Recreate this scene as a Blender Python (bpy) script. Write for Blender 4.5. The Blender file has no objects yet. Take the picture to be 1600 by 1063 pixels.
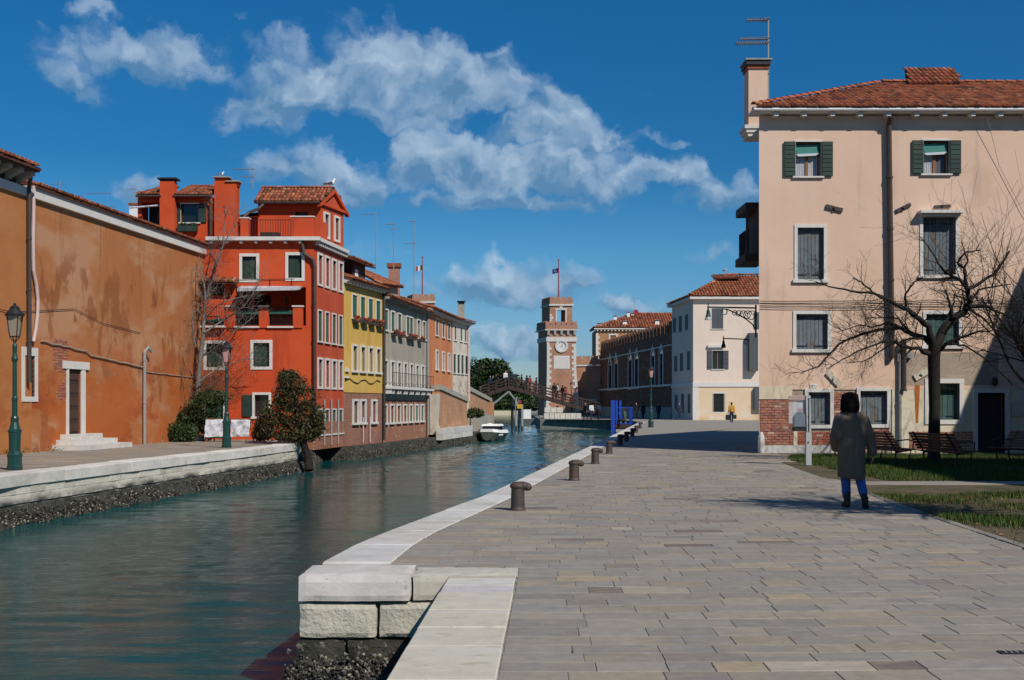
import bpy, math, random
from math import sin, cos, tan, pi, radians, atan2, sqrt, exp
from mathutils import Vector, Matrix, noise as mnoise
R = random.Random(7)
sc = bpy.context.scene
COL = sc.collection

# ------------------------------------------------------------------ camera, sky, sun, exposure
FPX, HY, CAMH = 1800.0, 633.0, 1.5       # focal length in photo pixels, horizon row, eye height
cam = bpy.data.cameras.new('camera'); camo = bpy.data.objects.new('camera', cam); COL.objects.link(camo)
camo.location = (0, 0, CAMH); camo.rotation_euler = (pi/2, 0, 0)
cam.sensor_width = 36; cam.lens = FPX/1600*36; cam.shift_y = (HY-531.5)/1600
cam.clip_start = .1; cam.clip_end = 6000
sc.camera = camo
SUN_EL, SUN_AZ = 42.6, 141.2            # azimuth clockwise from +Y (the way the camera looks)
sd = bpy.data.lights.new('sun', 'SUN'); sd.energy = 4.1; sd.angle = radians(.5); sd.color = (1, .95, .87)
so = bpy.data.objects.new('sun', sd); COL.objects.link(so)
so.rotation_euler = (radians(90-SUN_EL), 0, radians(180-SUN_AZ)); so.location = (30, -40, 60)
sc.view_settings.view_transform = 'Standard'; sc.view_settings.look = 'None'
sc.view_settings.gamma = 1; sc.view_settings.use_curve_mapping = False
sc.view_settings.exposure = 0.0
SKY_STR = .064

class NT:
    def __init__(s, tree): s.t = tree; s.n = tree.nodes; s.l = tree.links
    def new(s, typ, **kw):
        n = s.n.new(typ)
        for k, v in kw.items(): setattr(n, k, v)
        return n
    def put(s, sock, v):
        if isinstance(v, bpy.types.NodeSocket): s.l.new(v, sock)
        elif v is not None:
            if hasattr(sock, 'default_value'):
                if isinstance(v, (tuple, list)) and len(v) == 3 and sock.type == 'RGBA': v = (*v, 1)
                sock.default_value = v
    def math(s, op, a, b=None, c=None, clamp=False):
        n = s.new('ShaderNodeMath', operation=op, use_clamp=clamp)
        s.put(n.inputs[0], a); s.put(n.inputs[1], b); s.put(n.inputs[2], c)
        return n.outputs[0]
    def vmath(s, op, a, b=None):
        n = s.new('ShaderNodeVectorMath', operation=op)
        s.put(n.inputs[0], a); s.put(n.inputs[1], b)
        return n.outputs['Value'] if op in ('LENGTH', 'DOT_PRODUCT', 'DISTANCE') else n.outputs[0]
    def noise(s, vec, scale=1, detail=4, rough=.55, dist=0):
        n = s.new('ShaderNodeTexNoise'); s.put(n.inputs['Vector'], vec)
        n.inputs['Scale'].default_value = scale; n.inputs['Detail'].default_value = detail
        n.inputs['Roughness'].default_value = rough; n.inputs['Distortion'].default_value = dist
        return n.outputs[0]
    def step(s, v, lo, hi, a=0., b=1.):
        n = s.new('ShaderNodeMapRange', interpolation_type='SMOOTHSTEP')
        s.put(n.inputs[0], v)
        for i, q in enumerate((lo, hi, a, b)): s.put(n.inputs[1+i], q)
        return n.outputs[0]
    def mix(s, f, a, b, typ='MIX'):
        n = s.new('ShaderNodeMix', data_type='RGBA', blend_type=typ)
        s.put(n.inputs[0], f); s.put(n.inputs[6], a); s.put(n.inputs[7], b)
        return n.outputs[2]
    def comb(s, x, y, z):
        n = s.new('ShaderNodeCombineXYZ')
        for i, q in enumerate((x, y, z)): s.put(n.inputs[i], q)
        return n.outputs[0]
    def sep(s, v):
        n = s.new('ShaderNodeSeparateXYZ'); s.put(n.inputs[0], v); return n.outputs

def make_world():
    w = bpy.data.worlds.new('World'); sc.world = w; w.use_nodes = True
    t = NT(w.node_tree); t.n.clear()
    sky = t.new('ShaderNodeTexSky', sky_type='NISHITA', sun_disc=False)
    sky.sun_elevation = radians(SUN_EL); sky.sun_rotation = radians(SUN_AZ)
    sky.altitude = 0; sky.air_density = 1.0; sky.dust_density = .0; sky.ozone_density = 3.0
    d = t.new('ShaderNodeTexCoord').outputs['Generated']
    x, y, z = t.sep(d)
    hs = t.new('ShaderNodeHueSaturation'); hs.inputs['Hue'].default_value = .492; hs.inputs['Saturation'].default_value = 1.2; hs.inputs['Value'].default_value = 1.0
    t.put(hs.inputs['Color'], sky.outputs[0])
    # the higher sky is a deeper blue (polarised light); same all the way round
    rp = t.new('ShaderNodeValToRGB'); t.put(rp.inputs[0], t.math('MULTIPLY', z, 2.0)); e = rp.color_ramp.elements
    e[0].position = 0; e[0].color = (.30, .38, .52, 1); e[1].position = 1; e[1].color = (.11, .42, .61, 1)
    for ps, c in ((.126, (.29, .42, .58)), (.256, (.245, .465, .615)), (.40, (.115, .37, .54)), (.64, (.10, .41, .595))):
        q = e.new(ps); q.color = (*c, 1)
    skyc = t.mix(1.0, hs.outputs[0], t.vmath('MULTIPLY', rp.outputs[0], (2, 2, 2)), 'MULTIPLY')
    az = t.math('ARCTAN2', x, y); el = t.math('ARCSINE', z)
    p = t.comb(az, el, 0)
    warp = t.new('ShaderNodeTexNoise'); t.put(warp.inputs['Vector'], p)
    warp.inputs['Scale'].default_value = 16; warp.inputs['Detail'].default_value = 7; warp.inputs['Roughness'].default_value = .6
    wv = t.vmath('SUBTRACT', warp.outputs['Color'], (.5, .5, .5))
    sc_ = t.new('ShaderNodeVectorMath', operation='SCALE'); t.put(sc_.inputs[0], wv); sc_.inputs['Scale'].default_value = .075
    pw = t.vmath('ADD', p, sc_.outputs[0])
    pw = t.vmath('MULTIPLY', pw, (1, 1, 0))
    # cumulus banks: azimuth, elevation, half-widths (radians), density
    B = [(-0.314,0.277,0.065,0.022,0.75),(-0.347,0.305,0.034,0.022,0.45),(-0.361,0.256,0.024,0.019,0.60),(-0.276,0.280,0.033,0.020,0.70),(-0.100,0.281,0.050,0.031,1.00),(-0.154,0.264,0.060,0.032,0.90),
         (-0.208,0.249,0.037,0.028,0.85),(-0.044,0.262,0.061,0.028,0.95),(-0.089,0.246,0.077,0.020,0.60),(0.000,0.249,0.033,0.019,0.60),(0.039,0.241,0.033,0.025,0.95),(0.044,0.226,0.061,0.018,0.85),
         (-0.067,0.212,0.033,0.025,1.00),(-0.022,0.199,0.078,0.022,1.00),(0.044,0.199,0.061,0.022,0.95),(0.000,0.176,0.100,0.014,0.70),(0.083,0.196,0.039,0.022,0.90),(0.135,0.197,0.033,0.019,0.80),
         (0.176,0.175,0.038,0.023,0.75),(0.192,0.188,0.021,0.019,0.50),(-0.154,0.189,0.052,0.026,0.85),(-0.197,0.190,0.032,0.019,0.60),(-0.319,0.179,0.023,0.016,0.70),(-0.224,0.307,0.018,0.008,0.36),
         (-0.014,0.289,0.022,0.009,0.45),(0.119,0.259,0.014,0.007,0.40),(0.133,0.229,0.022,0.011,0.40),(0.064,0.262,0.017,0.009,0.32),(-0.011,0.099,0.061,0.019,0.50),(0.000,0.049,0.033,0.012,0.55),
         (0.033,0.107,0.033,0.016,0.45),(0.097,0.082,0.025,0.014,0.60),(-0.116,0.136,0.033,0.018,0.30),(0.181,0.121,0.032,0.011,0.30),
         (-0.011,0.099,0.069,0.022,0.85),(0.000,0.049,0.044,0.014,0.80),(0.033,0.107,0.039,0.018,0.75),(0.097,0.082,0.030,0.017,0.80),(-0.116,0.136,0.033,0.018,0.45),(0.181,0.121,0.032,0.012,0.45),(-0.044,0.104,0.033,0.017,0.70),
         (.62,.22,.12,.04,.6),(1.4,.2,.16,.04,.6),(-.66,.2,.1,.04,.7),(-1.4,.2,.16,.05,.6),(2.6,.2,.2,.05,.5)]
    field = None; sh = None; ws = None
    for (a, e, ra, re, k) in B:
        if k <= 0: continue
        q = t.vmath('MULTIPLY', t.vmath('SUBTRACT', pw, (a, e, 0)), (.84/ra, .80/re, 0))
        qx, qy_, _z = t.sep(q)
        qf = t.comb(qx, t.math('MINIMUM', qy_, t.math('MULTIPLY', qy_, 1.75)), 0)     # flat undersides
        L = t.vmath('DOT_PRODUCT', qf, qf)
        v = t.math('MULTIPLY', t.math('POWER', 2.718, t.math('MULTIPLY', L, -1.1)), k)
        qy = t.sep(q)[1]
        c = t.math('MULTIPLY', v, qy)
        field = v if field is None else t.math('MAXIMUM', field, v)
        sh = c if sh is None else t.math('ADD', sh, c)
        ws = v if ws is None else t.math('ADD', ws, v)
    n1 = t.noise(p, 17, 5, .48); n2 = t.noise(t.vmath('ADD', p, (.010, .018, 0)), 17, 5, .48)
    def puff(v, s):
        vo = t.new('ShaderNodeTexVoronoi', feature='SMOOTH_F1', voronoi_dimensions='2D'); vo.inputs['Smoothness'].default_value = .8; vo.inputs['Scale'].default_value = s
        t.put(vo.inputs['Vector'], t.vmath('MULTIPLY', v, (1, 1.25, 1))); return vo.outputs['Distance']
    def billow(v): return t.math('ADD', t.math('MULTIPLY', puff(v, 22), .55), t.math('ADD', t.math('MULTIPLY', puff(v, 48), .30), t.math('MULTIPLY', puff(v, 105), .15)))
    b1 = billow(pw); b2 = billow(t.vmath('ADD', pw, (.006, .011, 0)))
    f2 = t.math('ADD', field, t.math('ADD', t.math('MULTIPLY', t.math('SUBTRACT', n1, .5), .30), t.math('MULTIPLY', t.math('SUBTRACT', .30, b1), .62)))
    mask = t.step(f2, .20, .50)
    relief = t.math('ADD', t.math('MULTIPLY', t.math('SUBTRACT', n1, n2), .9), t.math('MULTIPLY', t.math('SUBTRACT', b2, b1), 1.5))
    hgt = t.math('DIVIDE', sh, t.math('ADD', ws, .05))
    lit = t.math('ADD', t.math('MULTIPLY', hgt, .85), t.math('ADD', relief, .22), clamp=True)
    ccol = t.mix(lit, (1.75, 3.9, 6.7), (7.4, 9.4, 11.6))
    thick = t.math('MULTIPLY', mask, t.math('MULTIPLY_ADD', t.step(field, .1, .9), .50, .40))
    col = t.mix(thick, skyc, ccol)
    bg = t.new('ShaderNodeBackground'); bg.inputs['Strength'].default_value = SKY_STR
    t.put(bg.inputs['Color'], col)
    out = t.new('ShaderNodeOutputWorld'); t.l.new(bg.outputs[0], out.inputs['Surface'])
make_world()

# ------------------------------------------------------------------ measuring helpers
def G(x, y, z=0.0):
    "ground point seen at photo pixel x, y (height z)"
    Z = (CAMH-z)*FPX/(y-HY)
    return Vector(((x-800)/FPX*Z, Z, z))
def P(x, y, Z):
    return Vector(((x-800)/FPX*Z, Z, CAMH-(y-HY)/FPX*Z))

class FR:
    "upright facade plane through two plan points; u runs from a to b, n faces the canal/camera"
    def __init__(s, a, b):
        s.o = Vector((a[0], a[1], 0)); v = Vector((b[0]-a[0], b[1]-a[1], 0)); s.L = v.length; s.u = v/s.L
        n = Vector((s.u.y, -s.u.x, 0))
        if n.dot(Vector((0, 0, 0))-s.o) < 0: n = -n
        s.n = n
    def pt(s, u, z, d=0): 
        q = s.o+s.u*u+s.n*d; return Vector((q.x, q.y, z))
    def px(s, x, y):
        r = Vector(((x-800)/FPX, 1, -(y-HY)/FPX))
        k = s.o.dot(s.n)/r.dot(s.n)
        q = r*k
        return (q-s.o).dot(s.u), q.z+CAMH
    def ux(s, x): return s.px(x, HY)[0]
    def rect(s, x0, y0, x1, y1):
        xm = (x0+x1)/2
        return s.ux(x0), s.ux(x1), s.px(xm, y1)[1], s.px(xm, y0)[1]

# ------------------------------------------------------------------ mesh helpers
class MB:
    def __init__(s): s.v = []; s.f = []; s.t = []; s.c = (1, 1, 1)
    def add(s, vs, fs):
        b = len(s.v); s.v += [tuple(q) for q in vs]; s.t += [s.c]*len(vs)
        s.f += [tuple(b+i for i in f) for f in fs]
    def quad(s, a, b, c, d): s.add((a, b, c, d), ((0, 1, 2, 3),))
    def hexa(s, p):  # 8 points: bottom ring 4, top ring 4
        s.add(p, ((3, 2, 1, 0), (4, 5, 6, 7), (0, 1, 5, 4), (1, 2, 6, 5), (2, 3, 7, 6), (3, 0, 4, 7)))
    def box(s, x0, x1, y0, y1, z0, z1):
        s.hexa(((x0,y0,z0),(x1,y0,z0),(x1,y1,z0),(x0,y1,z0),(x0,y0,z1),(x1,y0,z1),(x1,y1,z1),(x0,y1,z1)))
    def cbox(s, c, sz, rz=0, M=None):
        m = Matrix.Rotation(rz, 3, 'Z') if M is None else M
        c = Vector(c); p = []
        for z in (-.5, .5):
            for x, y in ((-.5,-.5),(.5,-.5),(.5,.5),(-.5,.5)):
                p.append(c+m@Vector((x*sz[0], y*sz[1], z*sz[2])))
        s.hexa(p)
    def fbox(s, fr, u0, u1, z0, z1, d0, d1):
        p = [fr.pt(u, z, d) for z in (z0, z1) for u, d in ((u0,d1),(u1,d1),(u1,d0),(u0,d0))]
        s.hexa(p)
    def bbox(s, c, sz, bev, M=None):
        "box with chamfered upper edges and jittered corners (stones)"
        c = Vector(c); m = M or Matrix.Identity(3); p = []
        hx, hy, hz = sz[0]/2, sz[1]/2, sz[2]/2
        for z, b in ((-hz, 0), (hz-bev, 0), (hz, bev)):
            for x, y in ((-1,-1),(1,-1),(1,1),(-1,1)):
                p.append(c+m@Vector((x*(hx-b), y*(hy-b), z)))
        s.add(p, ((3,2,1,0),(0,1,5,4),(1,2,6,5),(2,3,7,6),(3,0,4,7),(4,5,9,8),(5,6,10,9),(6,7,11,10),(7,4,8,11),(8,9,10,11)))
    def poly(s, pts, z0, z1):
        n = len(pts)
        s.add([(p[0], p[1], z0) for p in pts]+[(p[0], p[1], z1) for p in pts],
              [tuple(range(n-1, -1, -1)), tuple(range(n, 2*n))]+[(i, (i+1) % n, n+(i+1) % n, n+i) for i in range(n)])
    def tube(s, pts, rs, k=8, cap=True):
        pts = [Vector(q) for q in pts]; n = len(pts)
        if not hasattr(rs, '__len__'): rs = [rs]*n
        vs = []; prev = None
        for i, q in enumerate(pts):
            d = (pts[min(i+1, n-1)]-pts[max(i-1, 0)])
            if d.length < 1e-9: d = Vector((0, 0, 1))
            d.normalize()
            a = prev if prev is not None else (Vector((1, 0, 0)) if abs(d.x) < .8 else Vector((0, 1, 0)))
            a = (a-d*a.dot(d))
            if a.length < 1e-6: a = d.orthogonal()
            a.normalize(); prev = a; b = d.cross(a)
            for j in range(k):
                w = 2*pi*j/k; vs.append(q+(a*cos(w)+b*sin(w))*rs[i])
        fs = [(i*k+j, i*k+(j+1) % k, (i+1)*k+(j+1) % k, (i+1)*k+j) for i in range(n-1) for j in range(k)]
        if cap: fs += [tuple(range(k-1, -1, -1)), tuple((n-1)*k+j for j in range(k))]
        s.add(vs, fs)
    def lathe(s, c, prof, k=16, sq=None):
        "profile of (radius, z) turned about the upright through c; sq = number of flat sides"
        k = sq or k; c = Vector(c); vs = []
        for r, z in prof:
            for j in range(k):
                w = 2*pi*(j+.5)/k; vs.append(c+Vector((cos(w)*r, sin(w)*r, z)))
        n = len(prof)
        fs = [(i*k+j, i*k+(j+1) % k, (i+1)*k+(j+1) % k, (i+1)*k+j) for i in range(n-1) for j in range(k)]
        fs += [tuple(range(k-1, -1, -1)), tuple((n-1)*k+j for j in range(k))]
        s.add(vs, fs)
    def ell(s, c, r, k=12, m=8, M=None):
        c = Vector(c); vs = []; M = M or Matrix.Identity(3)
        for i in range(1, m):
            ph = pi*i/m
            for j in range(k):
                w = 2*pi*j/k; vs.append(c+M@Vector((r[0]*sin(ph)*cos(w), r[1]*sin(ph)*sin(w), -r[2]*cos(ph))))
        n = m-1
        fs = [(i*k+j, i*k+(j+1) % k, (i+1)*k+(j+1) % k, (i+1)*k+j) for i in range(n-1) for j in range(k)]
        b = len(vs); vs += [c+M@Vector((0, 0, -r[2])), c+M@Vector((0, 0, r[2]))]
        fs += [(b, (j+1) % k, j) for j in range(k)]+[(b+1, (n-1)*k+j, (n-1)*k+(j+1) % k) for j in range(k)]
        s.add(vs, fs)
    def cap(s, a, b, r0, r1, k=10):
        a = Vector(a); b = Vector(b); d = (b-a); L = d.length
        if L < 1e-6: return s.ell(a, (r0, r0, r0), k, 6)
        d /= L; pts = []; rs = []
        for i in range(4): w = -pi/2+.12+(pi/2-.12)*i/3; pts.append(a+d*r0*sin(w)); rs.append(r0*cos(w))
        for i in range(4): w = (pi/2-.12)*i/3; pts.append(b+d*r1*sin(w)); rs.append(r1*cos(w))
        s.tube(pts, rs, k)
    def build(s, name, mat, parent=None, smooth=False, **props):
        me = bpy.data.meshes.new(name)
        off = WL.get(parent.name, Vector()) if parent is not None else Vector()
        me.from_pydata([(q[0]-off.x, q[1]-off.y, q[2]-off.z) for q in s.v], [], s.f)
        at = me.attributes.new('tint', 'FLOAT_COLOR', 'POINT')
        at.data.foreach_set('color', [w for q in s.t for w in (q[0], q[1], q[2], 1)])
        if smooth: me.polygons.foreach_set('use_smooth', [True]*len(me.polygons))
        me.materials.append(mat); me.validate(); me.update()
        o = bpy.data.objects.new(name, me); COL.objects.link(o)
        if parent is not None:
            o.parent = parent; WL[o.name] = off
        else: WL[o.name] = Vector()
        for k, v in props.items(): o[k] = v
        return o
WL = {}
def thing(name, label, cat, loc=(0, 0, 0), group=None):
    o = bpy.data.objects.new(name, None); COL.objects.link(o); o.location = loc; o.empty_display_size = .3
    WL[o.name] = Vector(loc); o['label'] = label; o['category'] = cat
    if group: o['group'] = group
    return o
def tag(o, label, cat, group=None):
    o['label'] = label; o['category'] = cat
    if group: o['group'] = group
    return o
CH = {}
def kids(o): return [c for c in bpy.data.objects if c.parent == o]
def dup(root, loc, rz=0, label=None, scale=1):
    ch = {}
    for c in bpy.data.objects:
        if c.parent is not None: ch.setdefault(c.parent.name, []).append(c)
    def rec(o, par):
        c = o.copy(); COL.objects.link(c)
        if par is not None: c.parent = par
        for q in ch.get(o.name, []): rec(q, c)
        return c
    c = rec(root, None); c.location = loc; c.rotation_euler = (0, 0, rz); c.scale = (scale,)*3
    if label: c['label'] = label
    WL[c.name] = Vector(loc)
    return c
def remesh(o, vox, it=3):
    m = o.modifiers.new('remesh', 'REMESH'); m.mode = 'VOXEL'; m.voxel_size = vox; m.use_smooth_shade = True
    m = o.modifiers.new('smooth', 'SMOOTH'); m.iterations = it; m.factor = .5
    return o
def jit(a): return R.uniform(-a, a)
def shade(v): k = 1+jit(v); return k

# ------------------------------------------------------------------ materials
def mat(name, base, rough=.8, layers=(), bump=(), var=.10, vscale=1.2, tint=False, metal=0, spec=.35, alpha=None):
    """layers: (colour, scale xyz, lo, hi, strength[, z0, z1]) real stains, wear, patches over the base colour;
       bump: (scale xyz, strength, distance)"""
    m = bpy.data.materials.new(name); m.use_nodes = True
    t = NT(m.node_tree); b = t.n['Principled BSDF']
    pos = t.new('ShaderNodeNewGeometry').outputs['Position']
    col = t.new('ShaderNodeRGB').outputs[0]; col.default_value = (*base, 1)
    if var:
        n = t.noise(pos, vscale, 5, .6)
        col = t.mix(1.0, col, t.mix(n, (1-2*var,)*3, (1+2*var,)*3), 'MULTIPLY')
    if tint:
        a = t.new('ShaderNodeAttribute', attribute_name='tint')
        col = t.mix(1.0, col, a.outputs['Color'], 'MULTIPLY')
    for L in layers:
        c, s, lo, hi, st = L[:5]
        v = t.vmath('MULTIPLY', pos, s)
        f = t.math('MULTIPLY', t.step(t.noise(v, 1, 6, .62, .3), lo, hi), st)
        if len(L) > 5:
            zz = t.sep(pos)[2]
            zz = t.math('ADD', zz, t.math('MULTIPLY', t.math('SUBTRACT', t.noise(pos, .9, 4), .5), abs(L[6]-L[5])))
            f = t.math('MULTIPLY', f, t.step(zz, L[5], L[6]) if L[5] < L[6] else t.step(zz, L[6], L[5], 1., 0.))
        col = t.mix(f, col, c)
    t.put(b.inputs['Base Color'], col)
    b.inputs['Roughness'].default_value = rough; b.inputs['Metallic'].default_value = metal
    b.inputs['Specular IOR Level'].default_value = spec
    nrm = None
    for s, st, ds in bump:
        bn = t.new('ShaderNodeBump'); bn.inputs['Strength'].default_value = st; bn.inputs['Distance'].default_value = ds
        t.put(bn.inputs['Height'], t.noise(t.vmath('MULTIPLY', pos, s), 1, 6, .6))
        if nrm is not None: t.l.new(nrm, bn.inputs['Normal'])
        nrm = bn.outputs[0]
    if nrm is not None: t.l.new(nrm, b.inputs['Normal'])
    return m

def brick_mat(name, c1, c2, mortar, u, bw=.22, bh=.075, wear=None, off=0):
    "far brickwork: pattern on the plane whose horizontal direction is u"
    m = bpy.data.materials.new(name); m.use_nodes = True
    t = NT(m.node_tree); b = t.n['Principled BSDF']
    pos = t.new('ShaderNodeNewGeometry').outputs['Position']
    uu = t.vmath('DOT_PRODUCT', pos, (u[0], u[1], 0)); z = t.sep(pos)[2]
    br = t.new('ShaderNodeTexBrick'); t.put(br.inputs['Vector'], t.comb(uu, z, 0))
    br.inputs['Color1'].default_value = (*c1, 1); br.inputs['Color2'].default_value = (*c2, 1); br.inputs['Mortar'].default_value = (*mortar, 1)
    br.inputs['Scale'].default_value = 1; br.inputs['Brick Width'].default_value = bw; br.inputs['Row Height'].default_value = bh
    br.inputs['Mortar Size'].default_value = bh*.13; br.inputs['Bias'].default_value = -.1
    n = t.noise(pos, .8, 6, .65)
    col = t.mix(1., br.outputs[0], t.mix(n, (.6,)*3, (1.45,)*3), 'MULTIPLY')
    n2 = t.noise(t.vmath('MULTIPLY', pos, (1.6, 1.6, 2.4)), 1, 7, .7)
    w = wear or ((.50, .44, .36), .55, .70, .75)
    col = t.mix(t.math('MULTIPLY', t.step(n2, w[1], w[2]), w[3]), col, w[0])
    t.put(b.inputs['Base Color'], col); b.inputs['Roughness'].default_value = .9; b.inputs['Specular IOR Level'].default_value = .15
    bn = t.new('ShaderNodeBump'); bn.inputs['Strength'].default_value = .6; bn.inputs['Distance'].default_value = .012
    t.put(bn.inputs['Height'], t.math('SUBTRACT', n2, t.math('MULTIPLY', br.outputs['Fac'], .8)))
    t.l.new(bn.outputs[0], b.inputs['Normal'])
    return m
# ------------------------------------------------------------------ materials of the setting
M = {}
M['slab'] = mat('paving stone', (.282,.250,.210), .8, [((.34,.285,.21),(1.3,3.0,1),.48,.68,.6),((.215,.21,.205),(1.6,4.5,1),.50,.66,.5),((.37,.35,.32),(7,16,1),.58,.7,.55),((.15,.14,.125),(.8,1.6,1),.58,.70,.40),((.16,.15,.13),(22,30,1),.64,.70,.5),((.20,.19,.17),(3,3,3),.56,.75,.45),((.17,.165,.15),(.35,.35,1),.55,.7,.35)], [((60,60,60),.25,.004),((9,9,9),.25,.008)], tint=True, var=.16, vscale=9, spec=.25)
M['joint'] = mat('joint grit', (.21,.195,.165), .95, [((.34,.32,.28),(5,5,5),.52,.62,.8),((.06,.055,.046),(1.7,1.7,1.7),.60,.70,.75),((.03,.05,.012),(4,4,4),.60,.66,.9)], var=.2, vscale=20)
M['farpave'] = mat('far paving', (.285,.25,.205), .85, [((.36,.32,.25),(.25,2.4,1),.5,.62,.7),((.22,.21,.19),(.3,3.2,1),.55,.66,.6)], var=.1)
M['istria'] = mat('white quay stone', (.60,.57,.52), .75, [((.40,.375,.31),(.9,.9,1.6),.48,.66,.55),((.20,.19,.15),(11,11,14),.63,.70,.6),((.42,.39,.33),(2.2,2.2,3.5),.5,.72,.6),((.30,.28,.22),(7,7,10),.6,.74,.55),((.66,.63,.62),(1.1,1.1,1.1),.5,.7,.5)], [((45,45,45),.3,.006),((8,8,14),.3,.015)], tint=True, var=.1, vscale=4)
M['rough_istria'] = mat('rough quay block', (.52,.48,.38), .85, [((.30,.26,.17),(3,3,4),.55,.75,.5),((.045,.048,.03),(1.2,1.2,1.6),.3,.62,.96,-.52,-.78)], [((26,26,26),.9,.02),((90,90,90),.4,.006)], tint=True, var=.14, vscale=9)
M['tide'] = mat('tide stained stone', (.055,.052,.040), .9, [((.022,.024,.016),(2,2,5),.42,.6,.9),((.30,.28,.22),(14,14,14),.57,.68,.6),((.05,.085,.02),(3,3,2),.58,.7,.7)], [((30,30,30),.9,.03),((110,110,110),.6,.01)], tint=True)
M['mussel'] = mat('shells', (.20,.18,.15), .8, [((.012,.012,.011),(9,9,9),.42,.56,.9),((.45,.42,.38),(30,30,30),.60,.7,.7)], [((60,60,60),.8,.02)], tint=True)
M['quaystone'] = mat('left quay stone', (.56,.53,.46), .85, [((.34,.31,.24),(3,3,5),.52,.72,.7),((.03,.032,.026),(1.1,1.1,2.2),.3,.6,.96,-.46,-.60)], [((26,26,26),.8,.02),((90,90,90),.4,.006)], tint=True, var=.14, vscale=9)
M['strip'] = mat('worn cream paving stone', (.50,.465,.38), .85, [((.60,.56,.49),(1.2,3,1),.5,.66,.6),((.36,.32,.23),(3,7,1),.55,.7,.6),((.24,.22,.17),(18,26,1),.62,.7,.5)], [((30,30,30),.35,.008),((90,90,90),.3,.004)], tint=True, var=.12, vscale=6)
M['soil'] = mat('bare soil', (.10,.075,.042), .95, [((.16,.115,.06),(4,4,4),.5,.65,.7),((.045,.06,.018),(1.4,1.4,1),.48,.62,.75),((.25,.19,.12),(22,22,22),.6,.68,.5)], [((40,40,40),.8,.02)], var=.25, vscale=6)
M['grass'] = mat('grass', (.048,.092,.016), .7, [((.13,.105,.04),(1.3,1.3,1),.56,.72,.7)], tint=True, var=.2, vscale=2, spec=.2)
M['bed'] = mat('canal bed', (.05,.05,.04), .95)

def water_mat():
    m = bpy.data.materials.new('canal water'); m.use_nodes = True
    t = NT(m.node_tree); b = t.n['Principled BSDF']
    pos = t.new('ShaderNodeNewGeometry').outputs['Position']
    n = t.noise(pos, .12, 3)
    t.put(b.inputs['Base Color'], t.mix(n, (.002,.055,.064), (.008,.064,.056)))
    b.inputs['Roughness'].default_value = .04; b.inputs['IOR'].default_value = 1.12; b.inputs['Specular IOR Level'].default_value = .5
    w = t.noise(t.vmath('MULTIPLY', pos, (1.5, 3.2, 1)), 1, 5, .6, .8)
    w2 = t.noise(t.vmath('MULTIPLY', pos, (.35, .7, 1)), 1, 3, .5, .4)
    w3 = t.noise(t.vmath('MULTIPLY', pos, (7, 13, 1)), 1, 4, .6, .5)
    patch = t.step(t.noise(t.vmath('MULTIPLY', pos, (.10, .16, 1)), 1, 4), .36, .66, .45, 1.15)
    h = t.math('ADD', t.math('MULTIPLY', w, .010), t.math('MULTIPLY', w3, .0065))
    h = t.math('MULTIPLY', h, patch)
    bn = t.new('ShaderNodeBump'); bn.inputs['Strength'].default_value = 1; bn.inputs['Distance'].default_value = 1.15
    t.put(bn.inputs['Height'], h); t.l.new(bn.outputs[0], b.inputs['Normal'])
    return m
M['water'] = water_mat()

# ------------------------------------------------------------------ ground, water, banks
WZ = -1.06
g = MB(); g.quad((-2500,-400,-2.6),(2500,-400,-2.6),(2500,4500,-2.6),(-2500,4500,-2.6)); g.build('ground', M['bed'], kind='structure')
def wave(x, y):
    pt = .55+.75*mnoise.noise(Vector((x*.13,y*.09,9)))
    f = .75+1.5*min(1, max(0, (y-24)/45))
    return f*max(.3, pt)*(.040*mnoise.noise(Vector((x*.55+y*.1,y*1.05,0)))+.026*mnoise.noise(Vector((x*1.6+y*.3,y*2.9,5)))+.014*mnoise.noise(Vector((x*4.0-y*.6,y*6.6,2))))
g = MB(); ys = []; y = 3.0
while y < 150: ys.append(y); y += .085+.0042*max(0, y-12)
ys[-1] = 150.0; vs = []; nx = 0
for y in ys:
    n = 190
    for i in range(n+1): x = -17+33*i/n; e = min(1, (x+17)/2, (16-x)/2, (y-3)/2, (150-y)/6); vs.append((x, y, WZ+wave(x, y)*max(0, e)))
n += 1; g.add(vs, [(j*n+i, j*n+i+1, (j+1)*n+i+1, (j+1)*n+i) for j in range(len(ys)-1) for i in range(n-1)])
g.quad((-2400,-300,WZ),(2400,-300,WZ),(2400,3,WZ),(-2400,3,WZ)); g.quad((-2400,150,WZ),(2400,150,WZ),(2400,4400,WZ),(-2400,4400,WZ)); g.quad((-2400,3,WZ),(-17,3,WZ),(-17,150,WZ),(-2400,150,WZ)); g.quad((16,3,WZ),(2400,3,WZ),(2400,150,WZ),(16,150,WZ))
g.build('water', M['water'], smooth=True, kind='structure')

QO = [(-.548,10.38),(-.88,10.2),(-1.80,10.12),(-1.80,10.93),(-1.74,11.8),(-1.58,13.04),(-.426,19.15),(3.2,44.3),(11.05,100)]   # water side of the right quay
QI = [(-.09,10.62),(-.89,10.62),(-1.18,10.63),(-1.15,10.93),(-1.10,11.8),(-1.01,13.04),(-.06,18.4),(3.72,44.2),(11.6,100)]
FAR = [(11.6,112),(10.9,121),(3.0,123),(3.2,175),(2.0,300)]
STRIP_O = [(-.548,10.38),(-.687,6.28),(-.95,-3)]
STRIP_I = [(.059,10.62),(-.087,6.28),(-.36,-3)]
bank = list(reversed(STRIP_O))+QO[1:]+FAR+[(160,300),(160,-3)]
b = MB(); b.poly(bank, -2.6, -.045); right_bank = b.build('right_bank', M['joint'], kind='structure')
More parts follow.
